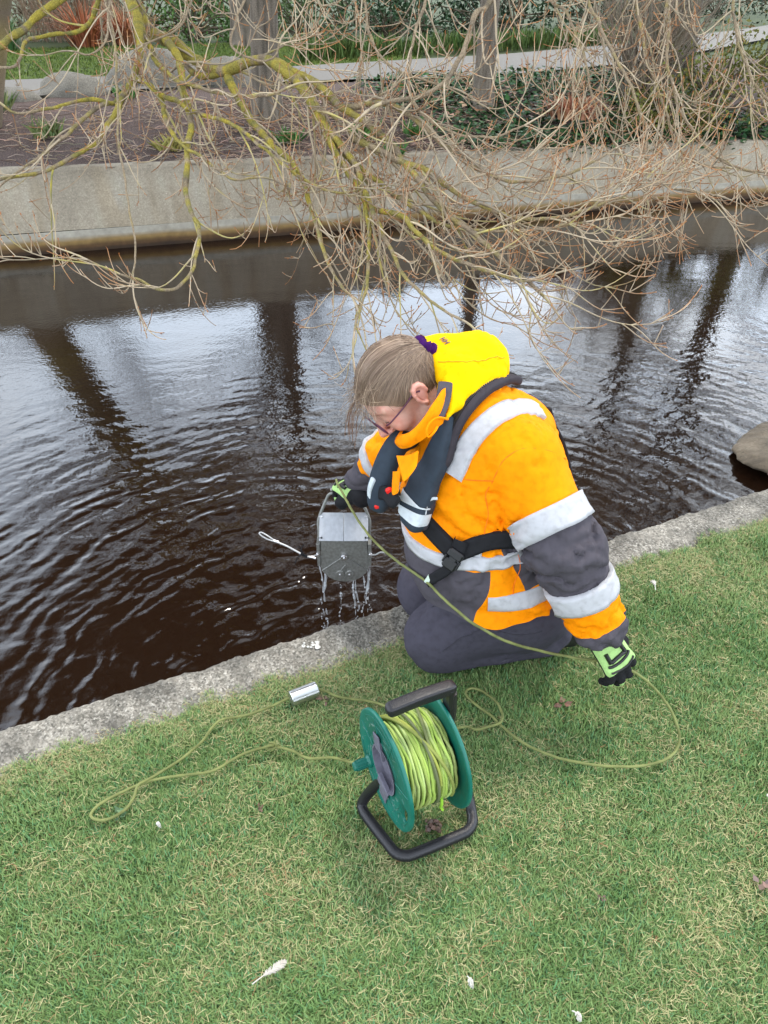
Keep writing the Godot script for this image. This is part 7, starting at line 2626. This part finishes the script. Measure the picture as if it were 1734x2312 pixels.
func feather(at: Vector3, dir: Vector3, len: float, wid: float, col: Color, label: String, sd: int, downy := false):
	rng.seed = sd
	var m := MB.new()
	dir = dir.normalized()
	var side := dir.cross(Vector3.UP).normalized()
	var q := PackedVector3Array()
	for k in 11:
		var f := k / 10.0
		q.append(at + dir * len * f + side * len * 0.10 * sin(f * 2.2) + Vector3(0, 0.030 + 0.010 * sin(f * PI), 0))
	var rad := PackedFloat32Array()
	for k in 11: rad.append(lerpf(0.0014, 0.0005, k / 10.0))
	var o := MeshInstance3D.new()
	m.tube(q, rad, 5, col)
	var root := thing("feather", label, "feather", at, "feathers dropped on the lawn")
	part("quill", m.mesh(), M.white, root)
	m = MB.new()
	for k in 150:
		var f := rnd(0.30, 1.0)
		var i := clampf(f * 10.0, 0, 9.99)
		var p := q[int(i)].lerp(q[int(i) + 1], i - int(i))
		var s := -1.0 if k % 2 == 0 else 1.0
		var w := wid * sin(clampf((f - 0.25) / 0.75, 0, 1) * PI * 0.85 + 0.25) * rnd(0.75, 1.05) * (0.6 if s < 0 else 1.0)
		var b := dir * rnd(0.7, 1.0) + side * s * 0.8
		if downy: b += any_dir() * 0.7
		b = b.normalized()
		var e := p + b * w + Vector3(0, rnd(-0.002, 0.004), 0)
		var wd := dir * 0.0011
		var n := Vector3.UP
		var c := tint(col, 0.06)
		var a := m.vert(p - wd, n, c)
		m.vert(p + wd, n, c); m.vert(e + wd * 0.5, n, c); m.vert(e - wd * 0.5, n, c)
		if (e - p).cross(wd).y < 0: m.ix.append_array([a, a + 2, a + 1, a, a + 3, a + 2])
		else: m.ix.append_array([a, a + 1, a + 2, a, a + 2, a + 3])
	part("vane", m.mesh(), M.white, root)
	o.free()

func build_small_things():
	var white := Color(0.62, 0.585, 0.545)
	feather(Vector3(-0.249, 0.000, -0.686), Vector3(-0.197, 0.000, -0.731) - Vector3(-0.249, 0.000, -0.686), 0.072, 0.016, white, "large cream feather lying on the lawn at the bottom left of the reel", 801)
	feather(Vector3(0.884, 0.000, -1.055), Vector3(0.887, 0.000, -1.091) - Vector3(0.884, 0.000, -1.055), 0.04, 0.014, Color(0.9, 0.9, 0.88), "white feather at the right edge of the lawn", 803)
	feather(Vector3(0.840, 0.000, -1.822), Vector3(0.828, 0.000, -1.875) - Vector3(0.840, 0.000, -1.822), 0.038, 0.010, Color(0.82, 0.80, 0.78), "small pale curled feather on the grass beyond the left glove", 805, true)
	feather(Vector3(0.159, 0.000, -0.700), Vector3(0.170, 0.000, -0.679) - Vector3(0.159, 0.000, -0.700), 0.022, 0.008, Color(0.75, 0.76, 0.72), "tiny grey downy feather in the grass below the reel stand", 807, true)
	feather(Vector3(0.347, 0.000, -0.640), Vector3(0.356, 0.000, -0.630) - Vector3(0.347, 0.000, -0.640), 0.02, 0.009, Color(0.82, 0.80, 0.78), "tiny downy feather at the bottom edge of the lawn", 809, true)
	feather(Vector3(-0.511, 0.000, -1.023), Vector3(-0.500, 0.000, -1.015) - Vector3(-0.511, 0.000, -1.023), 0.016, 0.006, Color(0.82, 0.82, 0.82), "tiny white fluff of down below the bight of rope", 811, true)
	# dead leaves pressed into the turf
	leaf_heap(Vector3(0.472, 0.008, -1.385), 0.028, Color(0.20, 0.115, 0.09), 821, "brown crumpled dead leaf on the lawn right of the reel handle")
	leaf_heap(Vector3(0.806, 0.008, -0.889), 0.024, Color(0.22, 0.14, 0.12), 823, "brown dead leaf at the right edge of the lawn")
	leaf_heap(Vector3(-0.160, 0.006, -1.403), 0.022, Color(0.17, 0.115, 0.085), 827, "scrap of dark dead leaf beside the steel cylinder")
	leaf_heap(Vector3(-0.290, 0.006, -1.078), 0.012, Color(0.12, 0.08, 0.06), 829, "small dark leaf scrap in the grass left of the reel")
	leaf_heap(Vector3(0.457, 0.006, -0.865), 0.012, Color(0.15, 0.10, 0.08), 831, "dark leaf scrap on the open lawn at the lower right")
	leaf_heap(Vector3(-0.600, 0.010, -1.055), 0.024, Color(0.10, 0.18, 0.09), 833, "fresh broad green weed leaf under the bight of rope")
	# a crumb of soil under the reel
	rng.seed = 835
	var m := MB.new()
	var c := Vector3(0.112, 0.012, -1.026)
	for k in 40:
		var p := c + Vector3(rnd(-0.016, 0.016), rnd(0, 0.010), rnd(-0.012, 0.012))
		m.box(p, Vector3(rnd(0.004, 0.010), rnd(0.004, 0.009), rnd(0.004, 0.010)), 0.0015, Basis(any_dir(), rnd(0, 3.0)), tint(Color(0.10, 0.066, 0.05), 0.4))
	single("soil_clod", m.mesh(), M.twig, "dark crumbly clod of soil on the grass under the reel", "soil")
	# guano on the coping
	m = MB.new()
	var g := Vector3(-0.210, 0.010, -1.606)
	for k in 14:
		var p := g + Vector3(rnd(-0.022, 0.022), 0.0, rnd(-0.012, 0.012))
		m.lathe(p, Vector3.UP, PackedVector2Array([Vector2(rnd(0.003, 0.008), -0.001), Vector2(0.002, 0.0012), Vector2(0, 0.0012)]), 9, Color(0.72, 0.72, 0.70))
	single("dropping", m.mesh(), M.white, "white bird dropping splashed on the coping above the steel cylinder", "bird dropping")

func leaf_heap(at: Vector3, size: float, col: Color, sd: int, label: String):
	rng.seed = sd
	var m := MB.new()
	for k in 7:
		var yaw := rnd(0, TAU)
		var d := Vector3(cos(yaw), rnd(-0.15, 0.12), sin(yaw)).normalized()
		var p := at + Vector3(rnd(-0.7, 0.7), 0.2, rnd(-0.5, 0.5)) * size * 0.6
		leaf(m, p, d, d.cross(Vector3(rnd(-0.4, 0.4), 1, rnd(-0.4, 0.4))).normalized(), size * rnd(0.5, 1.1), size * rnd(0.18, 0.34), tint(col, 0.35))
	single("fallen_leaf", m.mesh(), M.leaf, label, "leaf", "leaves on the lawn")
# ---------------------------------------------------------------- grass

func build_grass():
	rng.seed = 301
	# one tuft of mown blades, leaning every way
	var m := MB.new()
	for k in 13:
		var yaw := rnd(0, TAU)
		var out := Vector3(cos(yaw), 0, sin(yaw))
		var side := Vector3(-out.z, 0, out.x)
		var a := Vector3(rnd(-0.014, 0.014), -0.004, rnd(-0.014, 0.014))
		var len := rnd(0.016, 0.039)
		var lean := rnd(0.25, 1.25)
		var w := rnd(0.0008, 0.0018)
		var b := rnd(0.55, 1.5)
		var c := Color(b * rnd(0.85, 1.35), b, b * rnd(0.75, 1.2))
		var q := PackedVector3Array()
		for i in 4:
			var f := i / 3.0
			var an := lean * (0.8 + 0.35 * f)
			q.append((a if i == 0 else q[i - 1] + (out * sin(an) + Vector3.UP * cos(an)) * len / 3.0))
		var up := (side.cross(q[2] - q[0])).normalized()
		if up.y < 0: up = -up
		up = (up + Vector3.UP * 0.5).normalized()
		var s := m.v.size()
		for i in 3:
			var ww: float = w * [0.8, 1.0, 0.75][i]
			m.vert(q[i] - side * ww, up, c * (0.9 if i == 0 else 1.0))
			m.vert(q[i] + side * ww, up, c * (0.9 if i == 0 else 1.0))
		m.vert(q[3], up, c)
		m.ix.append_array([s, s + 2, s + 1, s + 1, s + 2, s + 3, s + 2, s + 4, s + 3, s + 3, s + 4, s + 5, s + 4, s + 6, s + 5])
	var tuft := m.mesh()
	# dry, flattened blades
	m = MB.new()
	for k in 2:
		var yaw := rnd(0, TAU)
		var a := Vector3(rnd(-0.02, 0.02), rnd(0.002, 0.018), rnd(-0.02, 0.02))
		var d := Vector3(cos(yaw), rnd(-0.15, 0.35), sin(yaw)) * rnd(0.014, 0.040)
		var bend := Vector3(-sin(yaw), 0.15, cos(yaw)) * rnd(-0.0018, 0.0018)
		var b := rnd(0.7, 1.2)
		var side := Vector3(-sin(yaw), 0, cos(yaw)) * rnd(0.0004, 0.0009)
		var s := m.v.size()
		for i in 5:
			var f := i / 4.0
			var p := a + d * f + bend * sin(f * PI)
			m.vert(p - side * (1.0 - 0.6 * f), Vector3.UP, Color(b, b, b * 0.95))
			m.vert(p + side * (1.0 - 0.6 * f), Vector3.UP, Color(b, b, b * 0.95))
			if i > 0: m.ix.append_array([s + 2 * i - 2, s + 2 * i, s + 2 * i - 1, s + 2 * i - 1, s + 2 * i, s + 2 * i + 1])
	var straw := m.mesh()
	far_lawn_grass(tuft)
	scatter("grass", tuft, 105000, 401, false, "short green lawn grass of the near bank")
	scatter("dead_grass", straw, 38000, 402, true, "dry straw coloured blades matted into the lawn")

func scatter(called: String, mesh: Mesh, n: int, sd: int, dry: bool, label: String):
	rng.seed = sd
	var xf := []
	var cs := []
	while xf.size() < n:
		var x := rnd(-1.75, 2.3)
		var z := rnd(-2.65, 0.1)
		var d := behind_edge(x, z)
		var s := (Vector2(x, z) - EDGE_A).dot(EDGE_DIR)
		var rag := coping_width(s) + 0.035 * fast_noise.get_noise_1d(s * 30.0) + 0.025 * fast_noise.get_noise_1d(s * 6.0) + 0.012
		if d < rag: continue
		# thinner outside what the camera sees
		var half := 0.16 + 0.58 * (-z * 0.82 + 0.92)
		if absf(x) > half and rng.randf() < 0.75: continue
		if z > -0.5 and rng.randf() < 0.7: continue
		var dryness := 0.46 + 0.38 * nz(Vector3(x, 0, z), 2.2) + 0.5 * nz(Vector3(x, 3, z), 7.0)
		var near := smoothstep(0.16, 0.0, d - rag)
		dryness = clampf(dryness + near * 0.45, 0, 1)
		if dry:
			if rng.randf() > 0.10 + 0.9 * dryness * dryness: continue
		elif rng.randf() < dryness * 0.25: continue
		var k := rnd(0.75, 1.25) * (1.0 - 0.25 * near)
		if not dry: k *= 0.9 + 0.35 * nz(Vector3(x, 9, z), 3.0)
		var b := Basis(Vector3.UP, rnd(0, TAU)).scaled(Vector3(k, k * rnd(0.75, 1.1), k))
		b = Basis(Vector3(rnd(-1, 1), 0, rnd(-1, 1)).normalized(), rnd(0, 0.25)) * b
		xf.append(Transform3D(b, Vector3(x, 0.008 * nz(Vector3(x, 0, z), 3.0) - 0.010, z)))
		var c: Color
		if dry:
			c = lin(Color(0.77, 0.735, 0.56)).lerp(lin(Color(0.58, 0.56, 0.39)), rng.randf())
			if rng.randf() < 0.06: c = lin(Color(0.62, 0.46, 0.34))
		else:
			c = lin(Color(0.385, 0.51, 0.29)).lerp(lin(Color(0.58, 0.645, 0.42)), clampf(dryness * 0.6 + rnd(-0.25, 0.4), 0, 1))
			if rng.randf() < 0.15: c = lin(Color(0.38, 0.55, 0.37))
		cs.append(c)
	var mm := MultiMesh.new()
	mm.transform_format = MultiMesh.TRANSFORM_3D
	mm.use_colors = true
	mm.mesh = mesh
	mm.instance_count = n
	for k in n:
		mm.set_instance_transform(k, xf[k])
		mm.set_instance_color(k, cs[k])
	var o := MultiMeshInstance3D.new()
	o.name = called
	o.multimesh = mm
	o.material_override = M.grass
	add_child(o, true)
	tag(o, label, "grass", "", "stuff")

func far_lawn_grass(tuft: Mesh):
	rng.seed = 405
	var xf := []
	while xf.size() < 16000:
		var x := rnd(-12.0, 0.6)
		var z := edge_at(path_far, x) - 0.03 - 5.5 * pow(rng.randf(), 1.3)
		if z < -18.2: continue
		var k := rnd(1.3, 2.2)
		xf.append(Transform3D(Basis(Vector3.UP, rnd(0, TAU)).scaled(Vector3(k * 1.6, k, k * 1.6)), Vector3(x, far_height(x, z), z)))
	var mm := MultiMesh.new()
	mm.transform_format = MultiMesh.TRANSFORM_3D
	mm.use_colors = true
	mm.mesh = tuft
	mm.instance_count = xf.size()
	for k in xf.size():
		mm.set_instance_transform(k, xf[k])
		mm.set_instance_color(k, lin(Color(0.30, 0.41, 0.14)).lerp(lin(Color(0.44, 0.50, 0.22)), rng.randf()))
	var o := MultiMeshInstance3D.new()
	o.name = "far_lawn_grass"
	o.multimesh = mm
	o.material_override = M.grass
	add_child(o, true)
	tag(o, "smooth green grass of the lawn beyond the path", "grass", "", "stuff")
